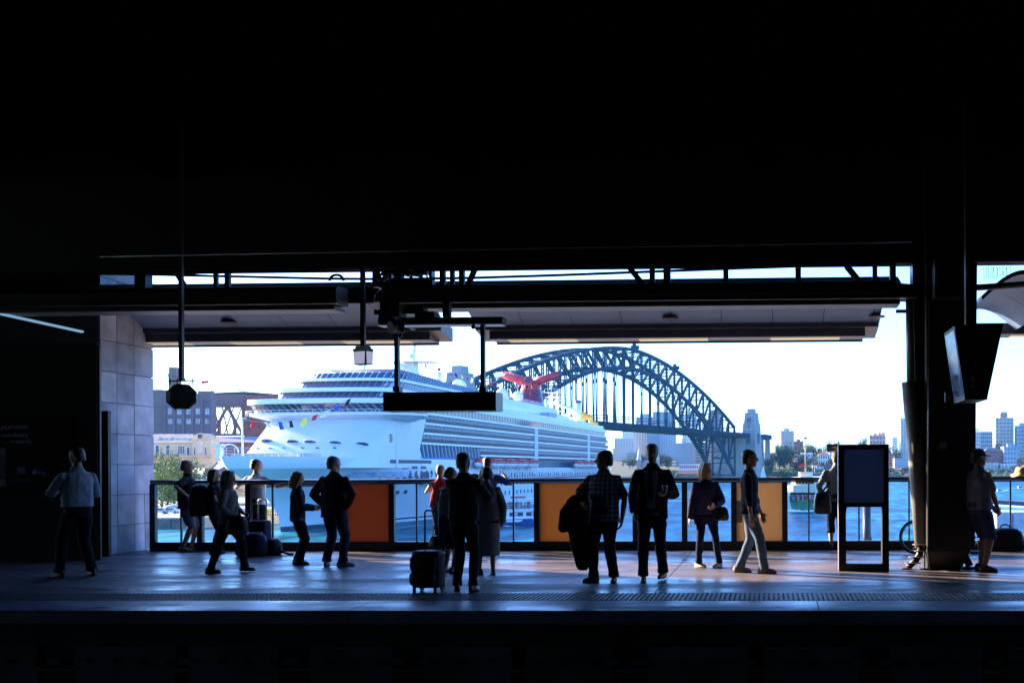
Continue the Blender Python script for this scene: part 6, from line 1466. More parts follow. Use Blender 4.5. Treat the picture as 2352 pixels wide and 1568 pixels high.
def bld(label, x0, x1, ytop, b, wall='cream', floors=6, cols=6, roof='flat', depth=16, name='apartment_building', balc=False, ybase=None, skew=0.0, cap=None, cat='building', win=(.5, .45), side_cols=3):
    a0, a1 = (x0 - CXP) / FPX * b, (x1 - CXP) / FPX * b; am = (a0 + a1) / 2; zc = hill(am, b) - 1.5
    xm = (x0 + x1) / 2; zt = P(xm, ytop, b).z
    if zt < zc + 4: zt = zc + 4
    c = W(am, b, zc); t = thing(name, label, cat, c, PSI + skew); w = a1 - a0; h = zt - zc; rh = 0
    if roof != 'flat': rh = min(h * .3, w * .22, 5.0)
    hw = w / 2; he = h - rh; mt = MATS['wall_' + wall]
    mb = MB(); mb.box((-hw, 0, 0), (hw, depth, he)); mb.build('wall', mt, t)
    if roof == 'flat':
        mb = MB(); mb.box((-hw - .2, -.2, he + .003), (hw + .2, depth + .2, he + .6)); mb.build('parapet', mt, t)
    elif roof in ('hip', 'hipg'):
        mb = MB(); e = .6; i = min(hw * .6, depth * .4)
        mb.add([(-hw - e, -e, he), (hw + e, -e, he), (hw + e, depth + e, he), (-hw - e, depth + e, he), (-hw + i, depth / 2, he + rh), (hw - i, depth / 2, he + rh)], [(0, 1, 5, 4), (1, 2, 5), (2, 3, 4, 5), (3, 0, 4), (3, 2, 1, 0)]); r_ = mb.build('roof', M_roofr if roof == 'hip' else M_roofg, t)
        mb = MB(); mb.box((hw * .3, depth * .4, he + rh * .4), (hw * .3 + 1.0, depth * .4 + 1.2, he + rh + 1.2)); mb.build('chimney', mt, r_)
    elif roof == 'gable':
        mb = MB(); mb.add([(-hw - .4, -.4, he), (hw + .4, -.4, he), (hw + .4, depth, he), (-hw - .4, depth, he), (0, -.4, he + rh), (0, depth, he + rh)], [(0, 1, 4), (1, 2, 5, 4), (2, 3, 5), (3, 0, 4, 5), (3, 2, 1, 0)]); mb.build('roof', M_roofr, t)
    if cap:
        for (u0, u1, hh) in cap: mb = MB(); mb.box((-hw + w * u0, depth * .3, he + .61), (-hw + w * u1, depth * .7, he + .6 + hh)); mb.build('roof_house', mt, t)
    fh = he / floors; mb = MB(); cw = w / cols
    for f in range(floors):
        for k in range(cols):
            x = -hw + (k + .5) * cw; z = (f + .55) * fh; ww, hh = cw * win[0] / 2, fh * win[1] / 2
            mb.box((x - ww, -.06, z - hh), (x + ww, .1, z + hh))
        for sx in (-1, 1):
            for k in range(side_cols):
                y = (k + .5) * depth / side_cols; z = (f + .55) * fh; hh = fh * win[1] / 2; mb.box((sx * hw - .1, y - depth / side_cols * .25, z - hh), (sx * hw + .1, y + depth / side_cols * .25, z + hh))
    stuff(mb.build('window', M_fwin, t))
    if balc:
        mb = MB()
        for f in range(floors): mb.box((-hw, -1.3, f * fh + .1), (hw, -.003, f * fh + .28)); mb.box((-hw, -1.35, f * fh + .281), (hw, -1.25, f * fh + 1.0))
        for k in range(cols + 1): x = -hw + k * cw; mb.box((x - .12, -1.2, .1), (x + .12, -.004, he))
        stuff(mb.build('balcony', M_balc, t))
    return t
# towers right of the bridge
bld('slab tower of sixteen storeys right of the bridge pylon', 1794, 1824, 990, 1520, 'tan', 16, 8, cap=[(.2, .65, 4)], name='tower_block')
bld('small block of flats beside the slab tower', 1824, 1845, 1014, 1560, 'dbrick', 7, 5, cap=[(.3, .7, 3)])
bld('stepped salmon apartment block on the skyline', 1997, 2034, 1000, 1500, 'rose', 6, 5, balc=True, cap=[(.02, .15, 1), (.3, .5, 3), (.6, .75, 4), (.8, 1, 5)])
bld('pale thin tower far back left of the leaning strut', 2049, 2061, 1005, 1900, 'white', 9, 4, name='tower_block', cap=[(.2, .5, 2)])
bld('tall pale balcony tower just left of the leaning strut', 2069, 2092, 961, 1480, 'white', 19, 4, balc=True, name='tower_block', cap=[(.5, 1, 5)])
bld('brick cube house on the skyline left of the stand\'s top', 1946, 1962, 1021, 1440, 'brick', 3, 4)
bld('white stepped flats behind the stand\'s top', 1972, 1998, 1021, 1460, 'white', 4, 5, balc=True)
bld('square cream villa with a red hip roof above the ferry', 1879, 1906, 1038, 1390, 'cream', 2, 5, 'hip', name='villa')
bld('white gabled house left of the ferry mast', 1840, 1866, 1040, 1400, 'white', 2, 5, 'flat', name='house')
bld('tan cottage at the left end of the hillside houses', 1825, 1842, 1043, 1395, 'rose', 2, 3, 'flat', name='house')
bld('dark brick flats with three rows of paired windows on the slope', 1896, 1934, 1064, 1330, 'dbrick', 3, 6, win=(.62, .35))
bld('white terrace house left of the dark brick flats', 1876, 1897, 1066, 1335, 'white', 3, 3, 'gable', name='house')
bld('blue grey cottage with verandas below the villa', 1857, 1877, 1078, 1318, 'bluegrey', 2, 4, 'gable', name='house', balc=True)
bld('grey house with a slate roof among trees above the ferry bow', 1830, 1851, 1062, 1350, 'grey', 2, 4, 'hipg', name='house')
bld('white house with slate roof behind the villa', 1906, 1926, 1036, 1400, 'white', 3, 4, 'hipg', name='house')
bld('maroon brick box right of the stand', 2034, 2052, 1042, 1400, 'brick', 5, 4)
bld('grey terrace block with a grid of windows right of the stand', 2055, 2092, 1053, 1360, 'grey', 4, 8)
bld('brick flats with a red gable just right of the stand', 2033, 2054, 1072, 1310, 'brick', 5, 4, 'gable')
bld('white stuccoed flats with red roof beside the big tree', 2054, 2080, 1085, 1310, 'white', 4, 5, 'hip')
bld('pale tower with balconies right of the big pillar', 2230, 2252, 992, 1420, 'white', 10, 5, balc=True, cap=[(.4, .9, 5)])
bld('grey glass balcony block beside the pale tower', 2253, 2280, 992, 1425, 'bluegrey', 9, 6, balc=True)
bld('brown tower with a water tank on its roof right of the capped man', 2287, 2328, 960, 1460, 'tan', 13, 5, balc=True, name='tower_block', cap=[(.3, .72, 7), (.33, .69, 9)])
bld('sliver of a pale tower at the edge of the view', 2338, 2380, 978, 1450, 'bluegrey', 10, 6, balc=True, name='tower_block', cap=[(.2, .6, 4)])
bld('dark brick mansion block with a hip roof above the capped man', 2262, 2304, 1027, 1350, 'dbrick', 5, 6, 'hipg')
bld('blue grey modern block right of the mansion block', 2306, 2342, 1026, 1345, 'bluegrey', 5, 5, cap=[(.3, .8, 3)])
bld('cream four storey flats behind the capped man\'s face', 2258, 2292, 1064, 1300, 'cream', 4, 4, balc=True)
bld('white four storey flats with open balconies by the shore', 2299, 2332, 1066, 1300, 'white', 4, 4, balc=True)
bld('white mansion with tall windows at the edge of the view', 2348, 2400, 1066, 1290, 'white', 4, 6, 'hip', win=(.35, .6))
# left of the northern pylon: city behind and below the deck
bld('pale tower with a curved top behind the arch', 1462, 1500, 958, 1800, 'bluegrey', 14, 6, name='tower_block', cap=[(.2, .8, 6)])
bld('broad glass tower behind the hangers', 1500, 1548, 946, 1780, 'glassy', 18, 7, name='tower_block')
bld('white tower behind the right hangers', 1568, 1598, 950, 1790, 'white', 16, 6, name='tower_block')
bld('silver tower rising just above the deck behind the arch', 1430, 1464, 985, 1700, 'white', 14, 6, name='tower_block')
bld('tall cream tower below the bridge deck', 1454, 1486, 985, 1560, 'cream', 16, 5, balc=True, name='tower_block')
bld('pale tower with blue glass below the deck', 1486, 1512, 992, 1540, 'glassy', 14, 5, name='tower_block')
bld('grey tower with a window grid below the deck', 1512, 1552, 992, 1545, 'grey', 13, 7, name='tower_block')
bld('white stepped terraces right of the ship\'s stern', 1412, 1456, 1006, 1500, 'white', 10, 7, balc=True)
bld('cream block low right of the ship\'s stern', 1408, 1452, 1030, 1440, 'cream', 5, 9)
bld('pale flats behind the fun park trees', 1440, 1470, 1040, 1420, 'tan', 6, 6, balc=True)
bld('dark office block with a stepped crown right of the suited man', 1552, 1592, 1018, 1400, 'grey', 9, 7, cap=[(.35, .55, 7)], name='office_block')
bld('silver tower with round crown behind the office blocks', 1588, 1612, 1024, 1430, 'bluegrey', 8, 5, cap=[(.2, .8, 5)], name='office_block')
bld('green glass office block with bright floor lines', 1597, 1640, 1016, 1340, 'glassy', 10, 4, win=(.9, .78), name='office_block')
bld('mid rise block under the arch bearing', 1640, 1676, 1040, 1450, 'bluegrey', 7, 7)
bld('long low waterfront pavilion with pale columns', 1560, 1660, 1066, 1290, 'white', 2, 20, win=(.6, .5), name='pavilion', depth=10)
bld('red brick station building by the water', 1626, 1662, 1072, 1280, 'brick', 2, 8, depth=10)
bld('low tan shed with a long roof at the water\'s edge', 1555, 1630, 1083, 1262, 'rose', 1, 16, 'hip', depth=9, name='shed')
# fun park gate: plain stand-in between two spired towers
fb = 1262.0; a = (1489 - CXP) / FPX * fb; zc = hill(a, fb)
fg = thing('park_gate', 'fun park gate with two pointed towers and a round panel by the water', 'gate', W(a, fb, zc), PSI)
for sx in (-1, 1):
    x = sx * 11.6; mb = MB(); mb.box((x - 2.6, -2.6, 0), (x + 2.6, 2.6, 18)); mb.build('tower', MATS['wall_rose'], fg)
    mb = MB(); mb.tube([(x, 0, 18), (x, 0, 22), (x, 0, 27), (x, 0, 33)], [2.8, 2.3, 1.5, .1], 8, smooth=False); mb.build('spire', mat('gate_spire', (0.6, .6, .56), .6), fg)
    for k in range(4): mb = MB(); mb.box((x - 2.75, -2.75, 3 + k * 4), (x + 2.75, 2.75, 3.6 + k * 4)); mb.build('band', MATS['wall_bluegrey'], fg)
mb = MB(); mb.tube([(0, -1.0, 10), (0, 1.0, 10)], 7.6, 24); mb.build('round_panel', mat('gate_panel', (0.48, 0.30, 0.24), .6), fg)
mb = MB(); mb.rings([[(math.cos(t) * r, -1.3, 10 + math.sin(t) * r) for t in [math.pi * k / 14 for k in range(15)]] for r in (7.7, 9.4)], cap=False, closed=False, smooth=False); mb.build('halo', mat('gate_blue', (0.05, .14, .4), .6), fg)

# ---- trees
def leafmat(name, c, c2):
    m = mat(name, c, .75, rgb2=c2, scale=.45, spec=.2); return m
L1 = leafmat('leaves_dark', (0.018, 0.040, 0.014), (0.055, 0.085, 0.025)); L2 = leafmat('leaves_mid', (0.030, 0.060, 0.016), (0.085, 0.115, 0.030)); L3 = leafmat('leaves_warm', (0.050, 0.060, 0.018), (0.12, 0.11, 0.035))
L4 = leafmat('leaves_bright', (0.055, 0.10, 0.02), (0.19, 0.22, 0.045))
M_bark = mat('bark', (0.06, 0.045, 0.035), .9, scale=3, bump=.5)
def crown_mesh(name, seed, n, lf, m_, lobes=9, flat=.72):
    rnd = random.Random(seed); mb = MB(); L = []
    for k in range(lobes):
        t = rnd.uniform(0, 6.28); r = rnd.uniform(0, .62); L.append((Vector((math.cos(t) * r, math.sin(t) * r, .55 + rnd.uniform(-.2, .45) * flat)), rnd.uniform(.26, .46)))
    for i in range(n):
        c, r = L[i % lobes]; d = Vector((rnd.gauss(0, 1), rnd.gauss(0, 1), rnd.gauss(0, 1) * .85)).normalized(); p = c + d * r * (1 - .45 * rnd.random() ** 2.2)
        u = Vector((rnd.gauss(0, 1), rnd.gauss(0, 1), rnd.gauss(0, 1))).normalized(); v = u.cross(d + Vector((0, 0, .01))); v = v.normalized() if v.length > .01 else Vector((0, 0, 1))
        u = (u + d * .4).normalized(); s = lf * rnd.uniform(.6, 1.3)
        mb.add([p - u * s - v * s * .3, p + v * s * .6, p + u * s, p - v * s * .55], [(0, 1, 2, 3)])
    me = mb.mesh(name); me.materials.append(m_); return me
def trunk_mesh(seed):
    rnd = random.Random(seed); mb = MB(); mb.tube([(0, 0, -.06), (.01, 0, .2), (.0, .01, .45)], [.055, .04, .028], 7)
    for k in range(6):
        t = k * 1.05 + rnd.random(); mb.tube([(0, 0, .28 + .03 * k), (.16 * math.cos(t), .16 * math.sin(t), .5 + .02 * k), (.34 * math.cos(t), .34 * math.sin(t), .68 + .05 * k)], [.022, .016, .006], 5)
    me = mb.mesh('trunk'); me.materials.append(M_bark); return me
CR = [crown_mesh('crown', 1, 620, .075, L1), crown_mesh('crown', 2, 620, .075, L2, 8), crown_mesh('crown', 3, 560, .075, L3, 10), crown_mesh('crown', 4, 620, .075, L2, 12, .5), crown_mesh('crown', 5, 620, .07, L1, 11, 1.0)]
TK = [trunk_mesh(1), trunk_mesh(2)]
ntree = [0]
def tree(label, p, w, h, kind, group=None, name='tree', crown=None):
    t = thing(name, label, 'tree', p, random.uniform(0, 6.28), group); ntree[0] += 1
    o1 = inst('crown', crown or CR[kind], t, (0, 0, 0), (0, 0, 0), (w / 1.7, w / 1.7, h / 1.12)); o2 = inst('trunk', TK[ntree[0] % 2], t, (0, 0, 0), (0, 0, 0), (w / 1.9, w / 1.9, h / 1.12)); return t
GT = 'trees on the northern shore'
KN = ['dark green', 'mid green', 'olive green', 'spreading green', 'tall dark']
def ftree(where, dx, ytop, b, wpx, kind, hmul=1.0):
    a = (dx - CXP) / FPX * b; z = hill(a, b) - .5; zt = P(dx, ytop, b).z; h = max(5, (zt - z) * hmul); w = wpx / FPX * b
    tree('%s tree %s' % (KN[kind], where), W(a, b, z), w, h, kind, GT)
LAND = [('right of the bridge approach', 1790, 1030, 1345, 46, 0), ('on the dark slope above the lawn', 1815, 1028, 1350, 44, 4), ('at the top of the dark slope beside the slab tower', 1776, 1040, 1350, 40, 0), ('low on the dark slope beside the lawn', 1838, 1050, 1330, 34, 0),
    ('over the shore below the pylon', 1765, 1068, 1290, 34, 0), ('at the waterline under the lawn', 1800, 1078, 1275, 44, 1), ('at the waterline right of the lawn', 1836, 1082, 1272, 40, 0), ('left edge of the dark slope', 1754, 1078, 1280, 26, 1),
    ('behind the small block of flats', 1852, 1018, 1500, 22, 3), ('on the skyline left of the villa', 1864, 1022, 1460, 36, 0), ('on the skyline above the villa', 1884, 1024, 1470, 30, 1), ('on the skyline between villa and brick cube', 1906, 1016, 1480, 26, 4), ('tallest on the skyline left of the brick cube', 1922, 1014, 1490, 30, 0),
    ('on the ridge right of the brick cube', 1976, 1008, 1560, 22, 3), ('on the ridge left of the salmon block', 1988, 1004, 1570, 20, 0), ('between the cottage and the villa', 1866, 1048, 1375, 22, 1), ('below the villa beside the white house', 1912, 1052, 1350, 26, 0), ('under the tan cottage', 1848, 1060, 1345, 26, 2),
    ('beside the dark brick flats', 1862, 1074, 1312, 18, 0), ('on the lawn in front of the dark brick flats', 1928, 1088, 1298, 20, 1), ('left of the pale thin tower', 2042, 1022, 1440, 24, 2), ('big round one right of the stand', 2062, 1030, 1400, 30, 2), ('large by the shore left of the leaning strut', 2080, 1072, 1282, 38, 0), ('low bush by the shore right of the stand', 2046, 1088, 1278, 26, 1),
    ('beside the pale tower right of the pillar', 2240, 1040, 1330, 24, 1), ('under the pale tower', 2250, 1060, 1300, 20, 2), ('in the gap between mansion block and white flats', 2296, 1062, 1310, 16, 1), ('on the shore under the cream flats', 2272, 1082, 1275, 26, 2), ('on the shore under the white flats', 2306, 1076, 1275, 30, 1), ('at the shore beneath the blue grey block', 2330, 1068, 1278, 30, 0), ('right of the white flats', 2342, 1046, 1310, 22, 2), ('at the shore by the edge of the view', 2350, 1078, 1274, 24, 1), ('on the shore behind the capped man\'s chest', 2254, 1086, 1274, 20, 1),
    ('on the ridge right of the brown tower', 2334, 1014, 1500, 14, 1), ('behind the fun park gate', 1470, 1042, 1330, 46, 3), ('large behind the left gate tower', 1446, 1050, 1320, 42, 1), ('broad right of the fun park gate', 1512, 1040, 1330, 48, 3), ('beside the suited man\'s shoulder', 1534, 1046, 1330, 36, 2), ('low behind the round gate panel', 1489, 1056, 1300, 40, 1), ('small beside the brick station building', 1652, 1082, 1265, 18, 1),
    ('at the left edge of the ridge by the slab tower', 1786, 1018, 1520, 18, 3), ('between the two skyline blocks', 1848, 1030, 1440, 24, 0), ('dark, right beside the northern pylon', 1772, 1052, 1310, 40, 0), ('dark, above the lawn in the middle of the slope', 1800, 1044, 1340, 46, 0), ('tall, at the right end of the dark slope', 1850, 1046, 1340, 34, 4), ('dark, behind the lawn\'s right end', 1828, 1060, 1318, 40, 0), ('on the crest behind the dark slope', 1806, 1022, 1420, 40, 0), ('on the crest right of the slab tower', 1832, 1030, 1410, 34, 1), ('in the dip under the villa', 1892, 1062, 1345, 24, 0), ('on the ridge behind the white gabled house', 1858, 1026, 1440, 30, 4),
    ('on the ridge above the mansion block', 2290, 1016, 1440, 24, 0), ('between the grey glass block and mansion block', 2266, 1044, 1360, 24, 0),
    ('low in front of the white stepped flats', 1990, 1028, 1420, 24, 1), ('beside the salmon block', 2038, 1016, 1470, 14, 1)]
for w_ in LAND: ftree(*w_)
mb = MB(); rnd = random.Random(5)
for k in range(2600):
    a = rnd.uniform(-130, 420); b = shore_b(a) + rnd.uniform(2, 60) ** 1.0; z = hill(a, b); s = rnd.uniform(.6, 2.0)
    p = W(a, b, z + rnd.uniform(0, 2.4)); u = Vector((rnd.gauss(0, 1), rnd.gauss(0, 1), rnd.gauss(0, 1))).normalized() * s; v = Vector((rnd.gauss(0, 1), rnd.gauss(0, 1), rnd.gauss(0, 1))).normalized() * s
    mb.add([p - u, p + v, p + u, p - v * .7], [(0, 1, 2, 3)])
stuff(tag(mb.build('shrubs', L2), 'low shrubs along the far shore', 'shrubs'))
# small cars and boats lined along the far bay read as specks
mb = MB()
for k in range(26): a = (1868 + k * 2.6 - CXP) / FPX * 1296; mb.box(W(a, 1294, hill(a, 1294) + .2), W(a + 1.1, 1296, hill(a, 1294) + 1.6))
stuff(tag(mb.build('parked_cars_far', MATS['wall_white']), 'row of tiny parked cars along the far bay', 'cars'))
# ================================================================== WESTERN SHORE BUILDINGS, QUAY LIFE
M_cream = mat('cream_stucco', (0.60, 0.44, 0.24), .8, var=.1, scale=.3); M_creamr = mat('cream_tile_roof', (0.62, 0.46, 0.32), .8, var=.15, scale=.4)
M_purp = mat('warehouse_render', (0.135, 0.095, 0.115), .85, var=.12, scale=.2); M_tanw = mat('chimney_stone', (0.17, 0.11, 0.09), .85, var=.15, scale=.3)
M_lwin = mat('old_window_glass', (0.25, 0.28, 0.32), .15, spec=.8, var=.6, scale=.3); M_brk = mat('brick_abutment', (0.20, 0.075, 0.055), .9, var=.25, scale=.3)
M_slate = mat('slate_roof', (0.13, 0.11, 0.15), .7, var=.15, scale=.3)
def zone(dx, dy, b): return P(dx, dy, b)
def blockP(mb, x0, y0, x1, y1, b, d, back=None):
    p, q = P(x0, y1, b), P(x1, y0, b); z0, z1 = p.z, q.z; a0, a1 = (x0 - CXP) / FPX * b, (x1 - CXP) / FPX * b
    c = [W(a0, b, z0), W(a1, b, z0), W(a1, b + d, z0), W(a0, b + d, z0), W(a0, b, z1), W(a1, b, z1), W(a1, b + d, z1), W(a0, b + d, z1)]
    return mb.hexa(c)
# warehouse with arched windows and chimney tower
B1 = 430.0
wh = thing('warehouse', 'mauve warehouse with five bays of arched windows and a flag', 'building', P(450, 1050, B1))
m = MB(); blockP(m, 375, 918, 484, 1075, B1, 5); m.build('wall', M_purp, wh, True)
for k in range(6): m = MB(); x = 376 + k * 21.2; blockP(m, x, 912, x + 4.5, 1060, B1 - .7, .699); m.build('pilaster', M_purp, wh, True)
m = MB(); blockP(m, 374, 909, 485, 918.5, B1 - .4, 5); m.build('parapet', M_purp, wh, True)
m = MB(); blockP(m, 340, 902, 375, 1075, B1 + 3, 5); m.build('side_wing', M_tanw, wh, True)
m = MB(); blockP(m, 455, 897, 486, 909, B1 + 2, 3); m.build('roof_block', M_tanw, wh, True)
m = MB(); blockP(m, 352, 894, 372, 902, B1 + 4, 10); m.build('roof_block', M_tanw, wh, True)
for k in range(5):
    for y0, y1, arch in ((940, 951, True), (961.5, 973, False)):
        x = 386 + k * 21.4; m = MB(); blockP(m, x - 1, y0, x + 11, y1 + .6, B1 - .12, .1)
        if arch: c = P(x + 5, y0, B1 - .1); m.tube([c, c + FWD * .2], 6 / FPX * B1, 14)
        f = m.build('window', M_tanw, wh, True)
        for j in (0, 1):
            m = MB(); blockP(m, x + .2 + j * 5.2, y0 - (3 if arch else 0) + .4, x + 4.4 + j * 5.2, y1, B1 - .2, .07); g = m.build('pane', M_lwin, f, False); g.location = -wh.location
m = MB(); p = P(497, 880, B1 + 5) - Vector((0, 0, 0)); q = P(459, 897, B1 + 5); m.tube([q, q + Vector((0, 0, 5.0))], .12, 6); m.build('flagpole', M_tanw, wh, True)
m = MB(); q2 = P(462, 875, B1 + 5); m.add([q2, q2 + RGT * 3.2 + Vector((0, 0, .3)), q2 + RGT * 3.2 + Vector((0, 0, -.9)), q2 + Vector((0, 0, -1.2))], [(0, 1, 2, 3)]); m.build('flag', FM_[0], wh, True)
ct = thing('chimney_tower', 'square brick chimney tower with a flared top left of the hanging drum', 'chimney', P(397, 1000, B1 + 22))
for (x0, x1, y0, y1, dz) in ((388, 405.5, 880, 1000, 0), (387, 407, 864, 880.2, -.4), (386, 408, 857, 864.2, -.7), (388.5, 405, 843, 857.2, 0)): m = MB(); blockP(m, x0, y0, x1, y1, B1 + 22 + dz, 3.2 - 2 * dz); m.build('shaft', M_tanw, ct, True)
# southern bridge approach: steel span between brick abutments
ba = thing('brick_abutment', 'massive red brick abutment of the bridge approach beside the bow', 'abutment', P(550, 1000, 455))
m = MB(); blockP(m, 561, 906, 650, 1075, 455, 30); m.build('wall', M_brk, ba, True)
m = MB(); blockP(m, 484, 940, 486.5, 1060, 452, 3); m.build('edge', M_brk, ba, True)
for k in range(6): m = MB(); blockP(m, 563 + k * 4.5, 945, 566 + k * 4.5, 955, 454.6, .39); m.build('slot', M_gran2, ba, True)
sp_ = thing('truss_span', 'latticed steel approach span with bright gaps between brick piers', 'bridge span', P(520, 960, 458))
m = MB(); blockP(m, 484, 905, 562, 930, 458, 14); m.build('deck_girder', mat('approach_steel', (0.17, 0.10, 0.09), .7), sp_, True)
M_as = MATS['approach_steel']
for w in (0, 10):
    for a_, b_ in (((486, 1000), (486, 932)), ((559, 1000), (559, 932)), ((486, 1000), (522, 934)), ((522, 934), (559, 1000)), ((486, 998), (559, 998)), ((486, 933), (559, 933)), ((504, 967), (504, 998)), ((540, 967), (540, 998))):
        m = MB(); m.bar(P(*a_, 458 + w), P(*b_, 458 + w), 1.1 if w == 0 else .9, 1.1); m.build('truss_bar', M_as, sp_, True)
    for k in range(8):
        x = 488 + k * 9; m = MB(); m.bar(P(x, 998, 459 + w), P(x + (22 if k % 2 else -14), 934, 459 + w), .5); m.build('lattice_bar', M_as, sp_, True)
m = MB(); z = P(520, 904, 458)
for k in range(30): x = 486 + k * 5.5; m.bar(P(x, 905, 458), P(x, 896, 458), .14)
m.bar(P(484, 897, 458), P(650, 897, 458), .16); stuff(m.build('railing', M_as, sp_, True))
# slate roofed sheds
sh_ = thing('slate_shed', 'long slate roofed brick shed under the approach span', 'shed', P(560, 1050, 390))
m = MB(); p = [P(470, 1015, 395), P(640, 1015, 395), P(640, 1002, 412), P(480, 1002, 412)]; m.extr(p, (0, 0, -.4)); m.build('roof', M_slate, sh_, True)
m = MB(); blockP(m, 470, 1016, 650, 1090, 396, 14); m.build('wall', M_brk, sh_, True)
# cream building with dormers and rounded gable
B2 = 345.0
cb = thing('cream_hall', 'cream stucco hall with arched dormers and a round gable end', 'building', P(430, 1080, B2))
m = MB(); blockP(m, 330, 1014, 444, 1075, B2, 16); m.build('wall', M_cream, cb, True)
m = MB(); blockP(m, 442, 1008, 484, 1075, B2 - 1.5, 6); m.build('end_bay', M_cream, cb, True)
c = P(463, 1012, B2 - 1.5); r = 20 / FPX * B2; m = MB(); m.extr([c + RGT * r * math.cos(t) + Vector((0, 0, r * .85 * math.sin(t))) for t in [math.pi * k / 14 for k in range(15)]], FWD * 5); m.build('round_gable', M_cream, cb, True)
c2 = c - FWD * .5; m = MB(); rs = []
for rr_, off in ((r * 1.05, 0), (r * .88, 0)): rs.append([c2 + RGT * rr_ * math.cos(t) + Vector((0, 0, rr_ * .85 * math.sin(t))) for t in [math.pi * k / 16 for k in range(17)]])
m.rings(rs, cap=False, closed=False, smooth=False); m.build('gable_band', M_creamr, cb, True)
m = MB(); m.extr([P(330, 1010, B2 - 1), P(446, 1010, B2 - 1), P(446, 997, B2 + 8), P(330, 997, B2 + 8)], (0, 0, -.35)); rf = m.build('roof', M_creamr, cb, True)
for k in range(38): x = 332 + k * 3; m = MB(); m.bar(P(x, 1009.5, B2 - 1), P(x, 996.5, B2 + 8), .12, .16); q = m.build('tile_roll', M_creamr, rf); q.location = -cb.location
m = MB(); blockP(m, 330, 1011, 444, 1016, B2 - .8, 2); m.build('cornice', M_hwhite, cb, True)
m = MB(); blockP(m, 328, 1046, 486, 1049, B2 - 2.2, 2); m.build('string_course', M_cream, cb, True)
for x in (370, 397, 424):
    cc = P(x, 1011, B2 - .9); w_ = 8.5 / FPX * B2; m = MB(); m.extr([cc + RGT * w_ * math.cos(t) + Vector((0, 0, w_ * .95 * math.sin(t))) for t in [math.pi * k / 8 for k in range(9)]], FWD * 5); dm_ = m.build('dormer', M_cream, cb, True)
    cc = cc - FWD * .05; w2 = w_ * .66; m = MB(); m.extr([cc + RGT * w2 * math.cos(t) + Vector((0, 0, .1 + w2 * .9 * math.sin(t))) for t in [math.pi * k / 8 for k in range(9)]], FWD * .04); g = m.build('pane', M_lwin, dm_); g.location = -cb.location
for x, w_, y0, y1 in ((361, 7, 1023, 1045), (385.5, 7, 1023, 1045), (411, 2.4, 1024, 1042), (416, 2.4, 1024, 1042), (421, 2.4, 1024, 1042), (432, 5, 1027, 1045), (447, 2.5, 1027, 1044), (472, 2.5, 1027, 1044)):
    m = MB(); blockP(m, x - w_ * .7, y0 - 1, x + w_ * .7, y1 + 1, B2 - (.2 if x < 444 else 1.7), .15); f = m.build('window', M_hwhite, cb, True)
    m = MB(); blockP(m, x - w_ / 2, y0, x + w_ / 2, y1, B2 - (.3 if x < 444 else 1.8), .08); g = m.build('pane', M_sglass, f); g.location = -cb.location
c = P(459, 998, B2 - 1.7); m = MB(); blockP(m, 454.5, 997, 463.5, 1006, B2 - 1.75, .1); m.tube([P(459, 997, B2 - 1.75), P(459, 997, B2 - 1.65)], 4.5 / FPX * B2, 12); m.build('arched_window', M_sglass, cb, True)
m = MB(); blockP(m, 453, 1012, 467, 1040, B2 - 1.62, .1); m.build('plaque', M_creamr, cb, True)
# chapel-like hall nearer the bow
B3 = 318.0
chp = thing('yellow_chapel', 'yellow gabled hall with a tall arched window by the bow', 'building', P(520, 1100, B3))
m = MB(); m.extr([P(488, 1140, B3), P(556, 1140, B3), P(556, 1098, B3), P(531, 1062, B3), P(506, 1092, B3), P(488, 1092, B3)], FWD * 14); m.build('wall', M_cream, chp, True)
m = MB(); m.extr([P(470, 1092, B3 - .5), P(505, 1092, B3 - .5), P(533, 1059, B3 - .5), P(500, 1059, B3 + 4)], (0, 0, -.3)); m.build('roof', M_slate, chp, True)
m = MB(); blockP(m, 497, 1088, 505, 1108, B3 - .2, .15); m.tube([P(501, 1088, B3 - .2), P(501, 1088, B3 - .05)], 4 / FPX * B3, 12); m.build('arched_window', M_purp, chp, True)
m = MB(); m.tube([P(530, 1077, B3 - .2), P(530, 1077, B3 - .02)], 4 / FPX * B3, 14); m.build('round_window', M_purp, chp, True)
# trees on the quay
CL = crown_mesh('crown', 11, 2600, .036, L4, 14, .9)
for i, (dx, yt, b, w, wp_) in enumerate(((372, 1052, 300, 13, 'tallest bright'), (398, 1066, 292, 12, 'round bright'), (424, 1070, 296, 12, 'bushy bright'), (352, 1075, 285, 12, 'leafy bright'), (385, 1092, 275, 11, 'low bright'), (450, 1082, 300, 10, 'pale bright'))):
    a = (dx - CXP) / FPX * b; zt = P(dx, yt, b).z; h = zt - ZQ + 1
    tree('%s green tree on the quay left of the %s' % (wp_, ('walking woman', 'ship', 'cream hall', 'man in polo', 'ship\'s bow', 'chapel')[i]), W(a, b, ZQ), w, h, 1, 'trees on the western quay', crown=CL)
